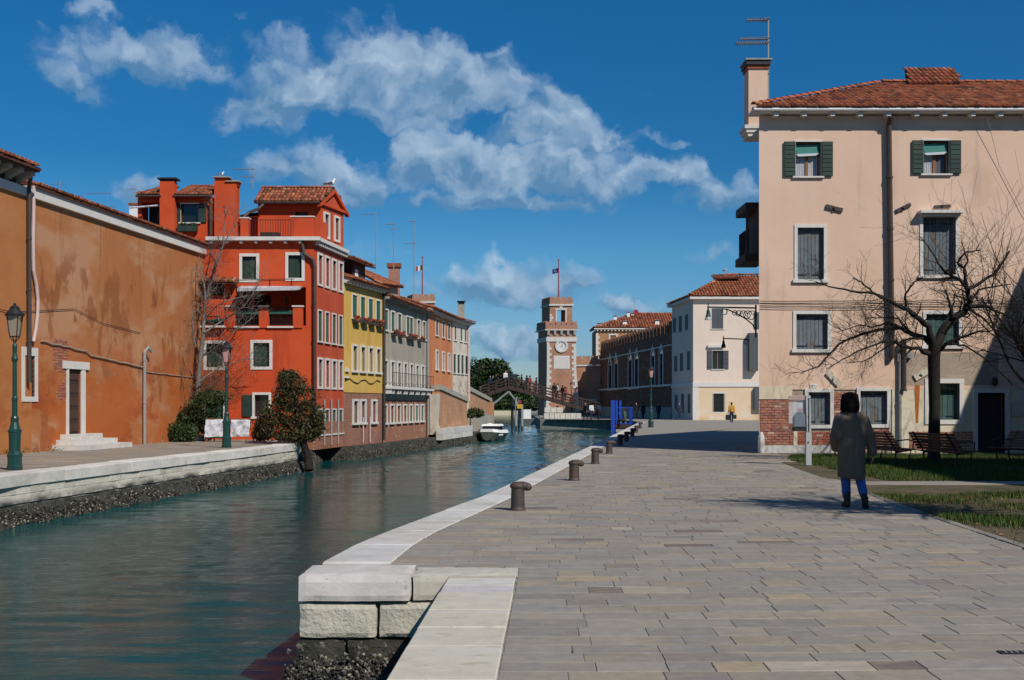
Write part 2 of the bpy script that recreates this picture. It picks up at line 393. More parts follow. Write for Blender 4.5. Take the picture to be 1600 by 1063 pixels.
# near paving drawn as slabs, far paving as a sheet
b = MB(); ZF = 47
b.poly([(3.72+(ZF-44.2)*.1415,ZF),(11.6,100),(11.2,112),(10.5,120.4),(3.6,122.4),(3.7,170),(150,170),(150,ZF)], -.040, -.002); b.build('right_pavement', M['farpave'], kind='structure')

def lerp_poly(pts, y):
    for (x0,y0),(x1,y1) in zip(pts, pts[1:]):
        if (y0-y)*(y1-y) <= 0 and y0 != y1: return x0+(x1-x0)*(y-y0)/(y1-y0)
    return None
def inner_edge(y):
    if y < 10.62: return lerp_poly(list(reversed(STRIP_I)), y)
    if y < 10.64: return -1.18
    return lerp_poly(QI[2:], y)
LAWN_EDGE = [tuple(G(*q).xy) for q in ((1640,880),(1600,856),(1527,832),(1456,808),(1405,791),(1358,772),(1342,757),(1315,751),(1287,747),(1242,731),(1220,722),(1236,713.5),(1300,711))]
def lawn_x(y):
    e = [q for q in LAWN_EDGE if q[1] < 34.2]
    if y < e[0][1]: return e[0][0]-(e[0][1]-y)*.02+ (e[0][1]-y)*.0
    if y > 30.2: return 8.3 if y < 32.7 else (8.7 if y < 34.3 else 30)
    v = lerp_poly(e, y)
    return v if v is not None else 8.6

near_slabs = []; rest = MB()
PAL = [(1,1,1),(.94,.955,.975),(1.05,1.0,.92),(.90,.91,.92),(1.10,1.02,.88),(.98,.97,.95),(1.04,1.03,1.0),(.9,.86,.84)]
def slab_tint():
    c = R.choice(PAL); k = .92+R.random()*.2
    r = R.random()
    if r < .05: c = (1.22,1.08,.82)
    elif r < .075: c = (.66,.58,.56)
    elif r < .10: c = (1.32,1.27,1.17)
    return tuple(q*k for q in c)
ROT = .06
def slab(x0, x1, y0, y1, near):
    mb = MB() if near else rest
    mb.c = slab_tint(); gp = .0015+R.random()*.0028*(1+(R.random()<.10)*2)
    dz = jit(.002); tl = jit(.0015)
    p = []
    for z, bv in ((-.05,0),(-.003,0),(0,.003)):
        for x, y in ((x0+gp+bv,y0+gp+bv),(x1-gp-bv,y0+gp+bv),(x1-gp-bv,y1-gp-bv),(x0+gp+bv,y1-gp-bv)):
            xx = x-(y-20)*-.022; yy = y+(x-2)*ROT*(1 if x > 2 else .1)
            p.append((xx, yy, z+dz+(tl if z > -.03 and x > (x0+x1)/2 else 0)))
    fs = ((0,1,5,4),(1,2,6,5),(2,3,7,6),(3,0,4,7),(4,5,9,8),(5,6,10,9),(6,7,11,10),(7,4,8,11),(8,9,10,11))
    if near or y0 < 24: mb.add(p, fs)
    else: mb.add(p[4:], tuple(tuple(i-4 for i in f) for f in fs[4:]))
    if near: near_slabs.append(mb)
y = -2.0
while y < ZF:
    h = R.choice((.24,.27,.30,.33,.28)) if y < 26 else R.choice((.3,.36,.42))
    if y+h > ZF: h = ZF-y
    e0 = max(q for q in (inner_edge(y), inner_edge(y+h)) if q is not None)+(.0 if y > 10.6 or y+h < 10.5 else 0)
    if y < 10.62 < y+h: h = 10.62-y; e0 = max(inner_edge(y), .059)
    x = e0+.022*(20-y)
    xr = lawn_x(y+h/2)+.022*(20-y) if y < 34.4 else 30
    xr = max(xr, x+1)
    while x < xr-.05:
        w = R.uniform(.26,.62)*(1 if y < 26 else 1.4)
        if R.random() < .1: w *= 1.5
        x1 = min(x+w, xr)
        if xr-x1 < .15: x1 = xr
        if x < e0+.03+.022*(20-y) : pass
        vis = 6.1 < y < 16 and (x-.0)/max(y,1) < .452
        slab(x, x1, y, y+h, vis and len(near_slabs) < 300)
        x = x1
    y += h
paving = MB(); _in = [(q[0]-.03,q[1]) for q in (STRIP_I[2],STRIP_I[1],(.03,10.6))]+[(-1.16,10.66)]+[(q[0]-.03,q[1]) for q in QI[5:7]]+[(4.1,ZF)]
paving.poly(_in+[(30,ZF),(30,34.9),(8.9,34.9),(8.35,33),LAWN_EDGE[10],LAWN_EDGE[9],LAWN_EDGE[8],LAWN_EDGE[7],LAWN_EDGE[5],LAWN_EDGE[4],LAWN_EDGE[3],LAWN_EDGE[2],LAWN_EDGE[1],LAWN_EDGE[0],(LAWN_EDGE[0][0]-.1,-2.2)], -.044, -.0045)
pv = paving.build('right_pavement', M['joint'], kind='structure')
for mb in near_slabs: mb.build('paving_slab', M['slab'], pv)
rest.build('paving_slab', M['slab'], pv, kind='stuff')

def stone(mb, poly, z0, z1, bev=.012):
    n = len(poly); c = Vector((sum(q[0] for q in poly)/n, sum(q[1] for q in poly)/n))
    def inn(b): 
        o = []
        for q in poly:
            d = c-Vector(q); o.append(Vector(q)+d.normalized()*b)
        return o
    L = [(poly, z0+.0), (poly, z1-bev), (inn(bev*1.4), z1)]
    vs = [(q[0], q[1], z) for pl, z in L for q in pl]
    fs = [tuple(range(n-1,-1,-1)), tuple(range(2*n,3*n))]
    for k in range(2): fs += [(k*n+i, k*n+(i+1)%n, (k+1)*n+(i+1)%n, (k+1)*n+i) for i in range(n)]
    mb.add(vs, fs)
def along(pts, d):
    for a, b in zip(pts, pts[1:]):
        a = Vector(a); b = Vector(b); L = (b-a).length
        if d <= L: return a+(b-a)*d/L
        d -= L
    return Vector(pts[-1])
def plen(pts): return sum((Vector(b)-Vector(a)).length for a, b in zip(pts, pts[1:]))

# the kerb of the right quay, stone by stone
kt = thing('quay_kerb', 'pale stone kerb along the water edge of the paved right bank', 'kerb', (-1,10,0))
O = QO[3:]; I = QI[3:]; T = plen(O); TI = plen(I); d = 0; k = 0
while d < T-.3:
    w = (1.0+R.random()*.7)*(1 if d < 36 else 2)
    if T-d-w < .8: w = T-d
    g_ = .006
    a, b2 = along(O, d+g_), along(O, d+w-g_); c, e = along(I, (d+w-g_)/T*TI), along(I, (d+g_)/T*TI)
    if d > 34: c = Vector((c.x-.0, c.y)); 
    mb = MB(); q = .93+R.random()*.13; mb.c = R.choice(((q,q,q),(q,q*.97,q*.94),(q*1.02,q,q*.98)))
    if R.random() < .08: mb.c = (1,.86,.76)
    stone(mb, [a, b2, c, e], -.25, .012+jit(.004), .02)
    mb.build('kerb_stone', M['istria'], kt); d += w
# big corner blocks at the landing
def wob_block(x0, x1, y0, y1, z0, z1, name, m, tint, bev=.03, amp=.008, n=10):
    mb = MB(); mb.c = tint
    vs = []; nz = max(3, int((z1-z0)/.05)); nx = max(3, int((x1-x0)/.07)); ny = max(2, int((y1-y0)/.09))
    idx = {}
    for i in range(nx+1):
        for j in range(ny+1):
            for k in range(nz+1):
                if 0 < i < nx and 0 < j < ny and 0 < k < nz: continue
                p = Vector((x0+(x1-x0)*i/nx, y0+(y1-y0)*j/ny, z0+(z1-z0)*k/nz))
                e = (i in (0,nx))+(j in (0,ny))+(k in (0,nz))
                c = Vector(((x0+x1)/2,(y0+y1)/2,(z0+z1)/2))
                dd = Vector(((-1 if i==nx else 1 if i==0 else 0),(-1 if j==ny else 1 if j==0 else 0),(-1 if k==nz else 1 if k==0 else 0)))
                if e >= 2: p += dd*bev*(.55+.8*abs(mnoise.noise(p*5)))
                p += Vector((mnoise.noise(p*6+Vector((3,1,2))), mnoise.noise(p*6+Vector((7,5,9))), mnoise.noise(p*7)*.6))*amp
                idx[(i,j,k)] = len(vs); vs.append(p)
    fs = []
    for i in range(nx):
        for j in range(ny):
            fs.append((idx[i,j,0],idx[i,j+1,0],idx[i+1,j+1,0],idx[i+1,j,0])); fs.append((idx[i,j,nz],idx[i+1,j,nz],idx[i+1,j+1,nz],idx[i,j+1,nz]))
        for k in range(nz):
            fs.append((idx[i,0,k],idx[i+1,0,k],idx[i+1,0,k+1],idx[i,0,k+1])); fs.append((idx[i,ny,k],idx[i,ny,k+1],idx[i+1,ny,k+1],idx[i+1,ny,k]))
    for j in range(ny):
        for k in range(nz):
            fs.append((idx[0,j,k],idx[0,j,k+1],idx[0,j+1,k+1],idx[0,j+1,k])); fs.append((idx[nx,j,k],idx[nx,j+1,k],idx[nx,j+1,k+1],idx[nx,j,k+1]))
    mb.add(vs, fs)
    return mb.build(name, m, lt, smooth=False)
lt = thing('quay_landing', 'pale stone corner and landing strip at the near end of the right quay', 'quay', (-1,10,0))
wob_block(-1.87,-.885,10.04,10.78,-.222,.012,'corner_stone',M['istria'],(1.04,1.0,.99),.014,.007)
wob_block(-.875,.06,10.10,10.62,-.222,.010,'lintel_stone',M['istria'],(.93,.9,.78),.012,.010)
wob_block(-1.87,-1.18,10.06,11.0,-.545,-.232,'quay_block',M['rough_istria'],(1,1,1),.02,.010)
wob_block(-1.17,-.50,10.07,11.0,-.545,-.232,'quay_block',M['rough_istria'],(.93,.93,.93),.02,.014)
wob_block(-1.90,-1.46,10.04,11.0,-.87,-.553,'tidal_block',M['tide'],(1.3,1.25,1.2),.02,.02)
wob_block(-1.45,-.45,10.05,11.0,-.87,-.553,'tidal_block',M['tide'],(1.1,1.1,1),.02,.02)
wob_block(-1.95,-.40,10.0,11.0,-2.0,-.878,'tidal_block',M['tide'],(.8,.8,.8),.04,.05)
SO = list(reversed(STRIP_O)); SI = list(reversed(STRIP_I)); yy = 10.36; k = 0
for w in (.42,.36,.40,.78,.66,.6,.9,.8,1.0,.9,.8,1.1,.9,.9,1,1):
    y1 = yy; y0 = yy-w+.008; yy -= w
    mb = MB(); q = R.choice((1,.93,.88,.97)); mb.c = (q*1.1, q*1.08, q*1.04) if k not in (2,) else (.9,.87,.9)
    stone(mb, [(lerp_poly(SO,y0),y0),(lerp_poly(SI,y0),y0),(lerp_poly(SI,y1),y1),(lerp_poly(SO,y1),y1)], -.3, .006+jit(.005), .012)
    mb.build('landing_stone', M['istria'] if k in (1,2) else M['strip'], lt); k += 1
    if yy < -2: break
# shells grown on the tidal stones
mb = MB()
for i in range(2600):
    x = R.uniform(-1.98,-.42); z = WZ+.02+abs(R.gauss(0,.16)); y = 9.99-R.random()*.03
    if z > -.62: continue
    s = R.uniform(.008,.022); k = R.choice((.3,.5,1,1.8)); mb.c = (k,k,k*.95)
    a = Matrix.Rotation(R.uniform(0,6.3),3,'Y')@Matrix.Rotation(jit(.8),3,'X')
    c = Vector((x,y,z)); mb.add([c+a@Vector(q) for q in ((-s,0,-s*.5),(s,0,-s*.5),(s*.6,-s*.7,s*1.3),(-s*.6,-s*.5,s*1.2),(0,-s*1.4,0))],((0,1,4),(1,2,4),(2,3,4),(3,0,4)))
mb.build('shell_cover', M['mussel'], lt, kind='stuff')

# ------------------------------------------------------------------ left bank
LQ = [(-13.9,2),tuple(G(-260,783).xy),tuple(G(0,745).xy),tuple(G(317,710).xy),tuple(G(330,708.8).xy),tuple(G(364,705.5).xy),tuple(G(466,693.4).xy)]
LEDGE = [(-8.35,44.9),tuple(G(500,698,-.45).xy),(-7.35,54.0),(-6.15,59.2),(-4.72,69.4),(-4.25,69.9),(-3.05,78.4),(-2.2,84),(-1.9,96),(-1.7,118)]
b = MB(); b.poly([(-60,2)]+LQ+[(-8.6,46.2),(-9.2,51),(-60,51)], -2.6, -.06); b.build('left_bank', M['joint'], kind='structure')
b = MB(); b.poly([(-60,51.004)]+[(-9.2,51.004)]+[(-8.4,46.3)]+LEDGE+[(-3,120),(-60,120)], -2.6, -.45); b.build('canal_ledge', M['tide'], kind='structure')
b = MB(); b.poly([(-60,2)]+[(x-.45,y) for x,y in LQ]+[(-8.9,46.1),(-9.2,50.9),(-60,50.9)], -.055, -.004)
lp = b.build('left_pavement', M['farpave'], kind='structure')
# slabs of the left pavement that are large enough to see
b = MB()
for i in range(1100):
    pass
y = 22.0
while y < 49:
    h = R.uniform(.35,.55); xq = (lerp_poly(LQ, y) or -8.6)-.62; x = xq
    while x > -17:
        w = R.uniform(.5,1.1); b.c = slab_tint(); b.c = tuple(q*.95 for q in b.c)
        a = x-w
        b.add([(a+.012,y+.012,.004),(x-.012,y+.012,.004),(x-.012,y+h-.012,.004),(a+.012,y+h-.012,.004),(a,y,-.02),(x,y,-.02),(x,y+h,-.02),(a,y+h,-.02)],((0,1,2,3),(4,5,1,0),(5,6,2,1),(6,7,3,2),(7,4,0,3)))
        x = a
    y += h
b.build('paving_slab', M['slab'], lp, kind='stuff')
# cap stones and wall stones of the left quay
lk = thing('quay_wall', 'white stone quay wall with dark tide line under the left pavement', 'quay', (LQ[2][0],LQ[2][1],0))
T = plen(LQ); d = 8.0
while d < T-.2:
    w = min(1.1+R.random()*.8, T-d)
    a, c = along(LQ, d+.008), along(LQ, d+w-.008); nn = Vector((a.y-c.y, c.x-a.x)).normalized()
    if nn.x > 0: nn = -nn
    mb = MB(); q = .96+R.random()*.18; mb.c = (q*1.08,q*1.08,q*1.06)
    stone(mb, [a-nn*.07+Vector((jit(.01),0)), c-nn*.07+Vector((jit(.01),0)), c+nn*.6, a+nn*.6], -.24, .02+jit(.008), .02)
    mb.build('cap_stone', M['istria'], lk); d += w
for row, (z0, z1) in enumerate(((-.42,-.25),(-.62,-.43))):
    d = 8+row*.3
    while d < T-.1:
        w = min(.42+R.random()*.5, T-d)
        a, c = along(LQ, d+.006), along(LQ, d+w-.006); nn = Vector((a.y-c.y, c.x-a.x)).normalized()
        if nn.x > 0: nn = -nn
        mb = MB(); q = .9+R.random()*.3; mb.c = (q,q,q*.96)
        stone(mb, [a-nn*(.03+jit(.01)), c-nn*(.03+jit(.01)), c+nn*.4, a+nn*.4], z0, z1, .01)
        mb.build('wall_stone', M['quaystone'] if 'quaystone' in M else M['istria'], lk); d += w
# battered tidal footing with weed and shells
mb = MB(); pts = LQ+[(-8.3,45.2)]
def footing(pts, ztop, out, name, par, dens, d0=8.):
    T = plen(pts); n = int((T-d0)/.22); mb = MB(); rows = 7; vs = []
    for i in range(n+1):
        d = d0+(T-d0)*i/n; a = along(pts, d); e = along(pts, min(d+.05, T)); f = along(pts, max(d-.05,0)); t = (e-f).normalized(); nn = Vector((t.y,-t.x))
        for k in range(rows):
            q = k/(rows-1); z = ztop+(WZ-.3-ztop)*q
            o = out*(q**.8)+.09*mnoise.noise(Vector((a.x*2.2,a.y*2.2,z*4)))*(.3+q)+.05*mnoise.noise(Vector((a.x*7,a.y*7,z*9)))
            vs.append((a.x+nn.x*o, a.y+nn.y*o, z))
    fs = [(i*rows+k,(i+1)*rows+k,(i+1)*rows+k+1,i*rows+k+1) for i in range(n) for k in range(rows-1)]
    mb.add(vs, fs); mb.build(name, M['tide'], par)
    mb = MB(); 
    for i in range(int(dens*(T-d0))):
        d = d0+R.random()*(T-d0); a = along(pts, d); q = min(1,max(.10,R.gauss(.50,.21))); z = ztop+(WZ-.3-ztop)*q
        if mnoise.noise(Vector((a.x*.9,a.y*.9,q*2))) < -.25: continue
        e = along(pts, min(d+.05, T)); f = along(pts, max(d-.05,0)); t = (e-f).normalized(); nn = Vector((t.y,-t.x))
        o = out*(q**.8)+.09*mnoise.noise(Vector((a.x*2.2,a.y*2.2,z*4)))*(.3+q)+.02
        c = Vector((a.x+nn.x*o, a.y+nn.y*o, z)); s = R.uniform(.008,.021); k = R.choice((.15,.2,.35,.6,1.2,2.3)); mb.c = (k,k,k*.95)
        m = Matrix.Rotation(R.uniform(0,6.3),3,Vector((nn.x,nn.y,0)))
        mb.add([c+m@Vector(v) for v in ((-s,-s*.2,-s),(s,-s*.2,-s),(s*.6,s*.3,s*1.2),(-s*.6,0,s*1.1))]+[c+Vector((nn.x,nn.y,0))*s*1.3],((0,1,4),(1,2,4),(2,3,4),(3,0,4)))
    mb.build('shell_cover', M['mussel'], par, kind='stuff')
footing(pts, -.66, .40, 'tidal_footing', lk, 620)
lg = thing('ledge_footing', 'dark shell covered stone footing under the canal side houses', 'quay', (LEDGE[0][0],LEDGE[0][1],-.45))
footing(LEDGE, -.44, .35, 'tidal_footing', lg, 300, .1)
# ------------------------------------------------------------------ building materials
W_ = (1,1,1)
M['ochre'] = mat('ochre plaster', (.415,.155,.050), .9, [((.40,.165,.068),(.3,.3,.25),.42,.62,.8),((.38,.13,.04),(.45,.45,.3),.52,.64,.6),((.49,.275,.155),(.22,.22,.5),.46,.60,.7),((.225,.062,.016),(.85,.85,.5),.53,.60,.62,7.2,5.9),((.21,.075,.03),(2.6,2.6,.2),.56,.70,.5),((.31,.060,.012),(.55,.55,1.1),.47,.60,.85,4.4,1.8),((.42,.108,.020),(.3,.3,.6),.36,.52,.9,4.2,2.6),((.20,.10,.06),(2.2,2.2,.22),.6,.72,.35),((.24,.08,.03),(1.3,1.3,1.0),.655,.685,.8),((.36,.30,.24),(1.6,1.6,2),.66,.72,.6,3.5,2.0)], [((3,3,3),.35,.03),((40,40,40),.25,.004)], var=.07, vscale=.7)
M['ochre2'] = mat('yellow ochre plaster', (.43,.165,.052), .9, [((.38,.13,.04),(.5,.5,.4),.5,.68,.6),((.33,.09,.02),(.5,.5,.9),.46,.6,.75,3.4,1.2),((.46,.21,.085),(.3,.3,.5),.5,.66,.5)], [((3,3,3),.3,.03),((40,40,40),.25,.004)], var=.07)
M['red'] = mat('red plaster', (.53,.066,.016), .85, [((.58,.09,.024),(.5,.5,.35),.45,.65,.7),((.30,.040,.014),(1.4,1.4,.14),.52,.68,.65),((.60,.13,.05),(.8,.8,.5),.6,.74,.35)], [((3,3,3),.2,.02),((45,45,45),.2,.003)], var=.06)
M['redside'] = mat('weathered red plaster', (.48,.068,.022), .85, [((.52,.105,.045),(.7,.7,.3),.45,.66,.75),((.30,.05,.025),(2,2,.16),.55,.7,.55),((.45,.27,.2),(.9,.9,1),.62,.74,.4)], [((3,3,3),.2,.02),((45,45,45),.2,.003)], var=.08)
M['yellow'] = mat('yellow plaster', (.60,.37,.085), .85, [((.66,.44,.13),(.6,.6,.4),.45,.65,.7),((.40,.25,.06),(1.8,1.8,.2),.52,.68,.65)], [((3,3,3),.2,.02),((45,45,45),.2,.003)], var=.06)
M['grey'] = mat('grey plaster', (.36,.315,.25), .88, [((.42,.37,.29),(.6,.6,.4),.45,.65,.7),((.22,.185,.14),(1.8,1.8,.2),.52,.68,.75)], [((3,3,3),.25,.02),((45,45,45),.2,.003)], var=.08)
M['orange'] = mat('orange plaster', (.54,.19,.075), .88, [((.60,.25,.12),(.6,.6,.4),.45,.65,.7),((.40,.11,.045),(1.8,1.8,.2),.52,.68,.7)], [((3,3,3),.2,.02)], var=.07)
M['worn'] = mat('worn cream plaster', (.58,.52,.42), .9, [((.30,.15,.09),(1.2,1.2,.8),.52,.62,.9,6.5,1.5),((.42,.36,.28),(1,1,.5),.5,.66,.7)], [((6,6,6),.35,.02)], var=.1)
M['pink'] = mat('pink plaster', (.69,.475,.345), .9, [((.72,.515,.39),(.35,.35,.3),.42,.64,.8),((.58,.39,.275),(.5,.5,.7),.52,.68,.6),((.62,.46,.34),(1.1,1.1,.16),.58,.7,.35),((.46,.33,.25),(2.4,2.4,.22),.57,.72,.45),((.40,.28,.2),(9,9,3),.66,.7,.5)], [((2.5,2.5,2.5),.22,.03),((38,38,38),.22,.004)], var=.045, vscale=.8)
M['creamlow'] = mat('pale lower plaster', (.64,.545,.385), .9, [((.66,.60,.47),(.6,.6,.5),.45,.65,.7),((.50,.42,.30),(1.6,1.6,.5),.55,.7,.5)], [((3,3,3),.25,.03),((38,38,38),.25,.004)], var=.06)
M['bareplaster'] = mat('bare grey render', (.36,.285,.22), .95, [((.46,.38,.29),(1.4,1.4,3),.52,.64,.7),((.28,.2,.15),(2,2,14),.55,.68,.5)], [((5,5,9),.5,.02),((38,38,38),.3,.005)], var=.1, vscale=3)
M['cream'] = mat('cream plaster', (.71,.575,.47), .88, [((.73,.61,.52),(.4,.4,.3),.45,.65,.7),((.58,.48,.38),(1.2,1.2,.2),.56,.7,.4)], [((3,3,3),.15,.02)], var=.04)
M['creambase'] = mat('yellow cream plaster', (.69,.525,.35), .88, [((.68,.60,.48),(.7,.7,.9),.47,.6,.85,2.4,.4),((.62,.40,.17),(.6,.6,.8),.5,.64,.7,3.2,1.2)], [((3,3,3),.2,.02)], var=.05)
M['white'] = mat('white stone trim', (.64,.61,.56), .7, [((.52,.48,.41),(3,3,2),.54,.72,.5)], [((30,30,30),.2,.004)], var=.06, vscale=3)
M['whitepaint'] = mat('white paint', (.78,.77,.74), .6, [((.6,.56,.5),(2,2,.6),.58,.74,.5)], var=.04)
M['shutter'] = mat('dark green shutter paint', (.020,.042,.030), .6, [((.045,.06,.045),(5,5,1),.5,.7,.5)], tint=True, var=.15, vscale=9)
M['greenshutter'] = mat('green shutter paint', (.022,.095,.058), .55, [((.04,.12,.08),(5,5,1),.5,.7,.5)], tint=True, var=.15, vscale=9)
M['blueshutter'] = mat('faded blue shutter boards', (.135,.165,.18), .8, [((.15,.085,.05),(16,16,1.3),.52,.64,.85),((.06,.05,.045),(24,24,2),.57,.68,.7),((.20,.23,.24),(9,9,1),.55,.7,.5)], [((60,60,5),.4,.006)], tint=True, var=.14, vscale=6)
M['tealshutter'] = mat('dark teal shutter boards', (.045,.095,.085), .75, [((.08,.12,.11),(16,16,1.3),.52,.68,.6)], [((60,60,5),.3,.005)], tint=True, var=.14, vscale=6)
M['greyshutter'] = mat('slate grey shutter', (.075,.085,.095), .7, [], tint=True, var=.1)
M['glass'] = mat('window glass', (.012,.014,.017), .06, [], var=0, spec=.6)
M['curtain'] = mat('white curtain', (.45,.47,.5), .9, [], tint=True, var=.1)
M['wood'] = mat('brown wood', (.26,.11,.035), .6, [((.16,.06,.02),(12,12,1),.5,.68,.6)], tint=True, var=.12)
M['darkwood'] = mat('dark wood', (.045,.028,.02), .75, [((.09,.05,.03),(14,14,2),.5,.68,.6)], [((40,40,6),.3,.005)], tint=True, var=.15)
M['iron'] = mat('black iron', (.018,.018,.02), .55, [], var=.1, tint=True, spec=.4)
M['zinc'] = mat('brown metal pipe', (.055,.042,.036), .55, [((.10,.06,.045),(6,6,2),.5,.7,.5)], var=.1, tint=True)
M['greypipe'] = mat('grey pipe', (.28,.28,.27), .5, [((.2,.19,.18),(6,6,2),.5,.7,.5)], var=.1, tint=True)
M['rosepipe'] = mat('pale hose', (.55,.42,.40), .6, [], var=.08)
M['lampgreen'] = mat('dark green lamp paint', (.007,.048,.040), .38, [((.015,.05,.04),(5,5,5),.55,.7,.5)], var=.08, tint=True, spec=.5)
M['tile'] = mat('terracotta roof tile', (.30,.088,.038), .88, [((.13,.05,.03),(3.2,3.2,3.2),.52,.66,.75),((.42,.20,.11),(2.3,2.3,2.3),.57,.72,.5),((.16,.14,.11),(9,9,9),.6,.7,.6)], [((40,40,40),.4,.008)], tint=True, var=.18, vscale=6)
M['tilebed'] = mat('shadowed tile bed', (.12,.045,.025), .95)
M['brick'] = mat('weathered brick', (.345,.135,.085), .92, [((.44,.27,.2),(6,6,9),.5,.66,.6),((.22,.075,.05),(9,9,9),.56,.7,.6),((.5,.42,.36),(16,16,22),.6,.7,.6)], [((50,50,50),.6,.01)], tint=True, var=.15, vscale=10)
M['mortar'] = mat('lime mortar', (.36,.285,.225), .95, [((.22,.15,.11),(5,5,9),.5,.65,.6)], [((40,40,40),.5,.01)], var=.12, vscale=6)
M['concrete'] = mat('grey concrete', (.36,.34,.29), .9, [((.22,.22,.14),(1.5,1.5,2),.5,.66,.8)], [((20,20,20),.4,.01)], var=.1)
M['fabric'] = mat('white cloth', (.55,.55,.58), .85, [((.22,.22,.27),(3.5,3.5,4),.50,.62,.7)], [((5,5,5),.6,.04)], tint=True, var=.05)
M['flowers'] = mat('red geraniums', (.30,.035,.02), .8, [((.03,.07,.015),(14,14,14),.5,.56,.9)], [((30,30,30),1,.03)], tint=True, var=.2, vscale=10)
M['rust'] = mat('rust streak', (.42,.13,.02), .9, [((.30,.075,.015),(30,30,2),.5,.65,.8)], var=.15, vscale=5)
M['pale'] = mat('pale lead plate', (.55,.5,.40), .7, [((.40,.30,.18),(9,9,9),.5,.65,.7)], var=.08)

# ------------------------------------------------------------------ facade parts
def wall(mb, fr, u0, u1, z0, z1, holes=(), rd=.16, d=0):
    us = sorted({u0, u1, *[min(max(h[i], u0), u1) for h in holes for i in (0, 1)]}); zs = sorted({z0, z1, *[min(max(h[i], z0), z1) for h in holes for i in (2, 3)]})
    for a, b in zip(us, us[1:]):
        for c, e in zip(zs, zs[1:]):
            um, zm = (a+b)/2, (c+e)/2
            if any(h[0] < um < h[1] and h[2] < zm < h[3] for h in holes): continue
            mb.quad(fr.pt(a,c,d), fr.pt(b,c,d), fr.pt(b,e,d), fr.pt(a,e,d))
    for a, b, c, e in holes:
        a, b, c, e = max(a,u0), min(b,u1), max(c,z0), min(e,z1)
        p = [(a,c),(b,c),(b,e),(a,e)]
        for (ua,za),(ub,zb) in zip(p, p[1:]+p[:1]): mb.quad(fr.pt(ua,za,d), fr.pt(ub,zb,d), fr.pt(ub,zb,d-rd-.05), fr.pt(ua,za,d-rd-.05))
def shell(mb, plan, z0, z1, skip=()):
    n = len(plan)
    for i in range(n):
        if i in skip: continue
        a, b = plan[i], plan[(i+1) % n]
        mb.quad((a[0],a[1],z0),(b[0],b[1],z0),(b[0],b[1],z1),(a[0],a[1],z1))
    mb.add([(a[0],a[1],z1) for a in plan], [tuple(range(n))])
def window(par, fr, h, kind='closed', fw=.09, m='shutter', sill=True, rd=.16, planks=0, lintel=0, d=0, fd=.03, frame=True, tint=None):
    "one window: stone surround, recessed leaf or glass, shutters; h = opening in facade coordinates"
    a, b, c, e = h; mb = MB()
    if frame:
        mb.fbox(fr, a-fw, a, c, e, d-.1, d+fd); mb.fbox(fr, b, b+fw, c, e, d-.1, d+fd)
        mb.fbox(fr, a-fw, b+fw, e, e+fw+lintel, d-.1, d+fd+.004)
        mb.fbox(fr, a-fw-(.05 if sill else 0), b+fw+(.05 if sill else 0), c-fw, c, d-.1, d+fd+(.05 if sill else .004))
    else:
        mb.fbox(fr, a-.06, b+.06, c-.07, c, d-.05, d+.06); mb.fbox(fr, a-.04, b+.04, e, e+.06, d-.05, d+.02)
    w = mb.build('window', M['white'], par)
    if kind in ('closed',):
        n = planks or 2
        for i in range(n):
            q = MB(); k = .85+R.random()*.3; q.c = (k,k,k)
            q.fbox(fr, a+(b-a)*i/n+.006, a+(b-a)*(i+1)/n-.006, c+.01, e-.01, d-rd-.03, d-rd+jit(.006))
            q.build('plank' if planks else 'shutter', M[m], w)
        q = MB(); q.quad(fr.pt(a,c,d-rd-.035), fr.pt(b,c,d-rd-.035), fr.pt(b,e,d-rd-.035), fr.pt(a,e,d-rd-.035)); q.build('backing_panel', M['iron'], w)
        if planks:
            q = MB()
            for zz in (.1, .9):
                for s in (0, 1):
                    u0 = a+.03 if s == 0 else b-.03-(b-a)*.36; q.fbox(fr, u0, u0+(b-a)*.36, c+(e-c)*zz-.014, c+(e-c)*zz+.014, d-rd+.006, d-rd+.02)
            q.build('hinge', M['iron'], w)
    else:
        q = MB(); q.quad(fr.pt(a,c,d-rd), fr.pt(b,c,d-rd), fr.pt(b,e,d-rd), fr.pt(a,e,d-rd)); q.build('pane', M['glass'], w)
    if kind in ('open', 'casement'):
        q = MB(); t = .035
        for x0, x1, y0, y1 in ((a,a+t,c,e),(b-t,b,c,e),(a+t,b-t,c,c+t),(a+t,b-t,e-t,e),((a+b)/2-.045,(a+b)/2+.045,c+t,e-t)): q.fbox(fr, x0, x1, y0, y1, d-rd+.002, d-rd+.045)
        q.build('casement', M['wood'], w)
    if kind in ('open', 'openglass'):
        for s in (0, 1):
            q = MB(); sw = (b-a)*.46; u0 = a-fw*.3-sw if s == 0 else b+fw*.3
            n = max(3, int((e-c)/.13))
            q.fbox(fr, u0, u0+sw, c, e, d+.035, d+.062)
            for i in range(n):
                k = .8+R.random()*.5; q.c = (k,k,k); z0 = c+(e-c)*i/n
                q.fbox(fr, u0+.03, u0+sw-.03, z0+.012, z0+(e-c)/n-.012, d+.06, d+.075)
            q.build('shutter', M[m], w)
    if kind == 'grille':
        q = MB(); n = max(3, int((b-a)/.11))
        for i in range(1, n): u = a+(b-a)*i/n; q.fbox(fr, u-.009, u+.009, c, e, d-.05, d-.032)
        for i in range(1, 3): z = c+(e-c)*i/3; q.fbox(fr, a, b, z-.012, z+.012, d-.056, d-.03)
        q.build('grille', M['iron'], w)
    return w
def tint_tile():
    k = .75+R.random()*.55; r = R.random()
    if r < .14: return (k*.45,k*.5,k*.55)
    if r < .24: return (k*1.25,k*1.7,k*1.9)
    return (k, k*(.85+R.random()*.3), k*(.8+R.random()*.4))
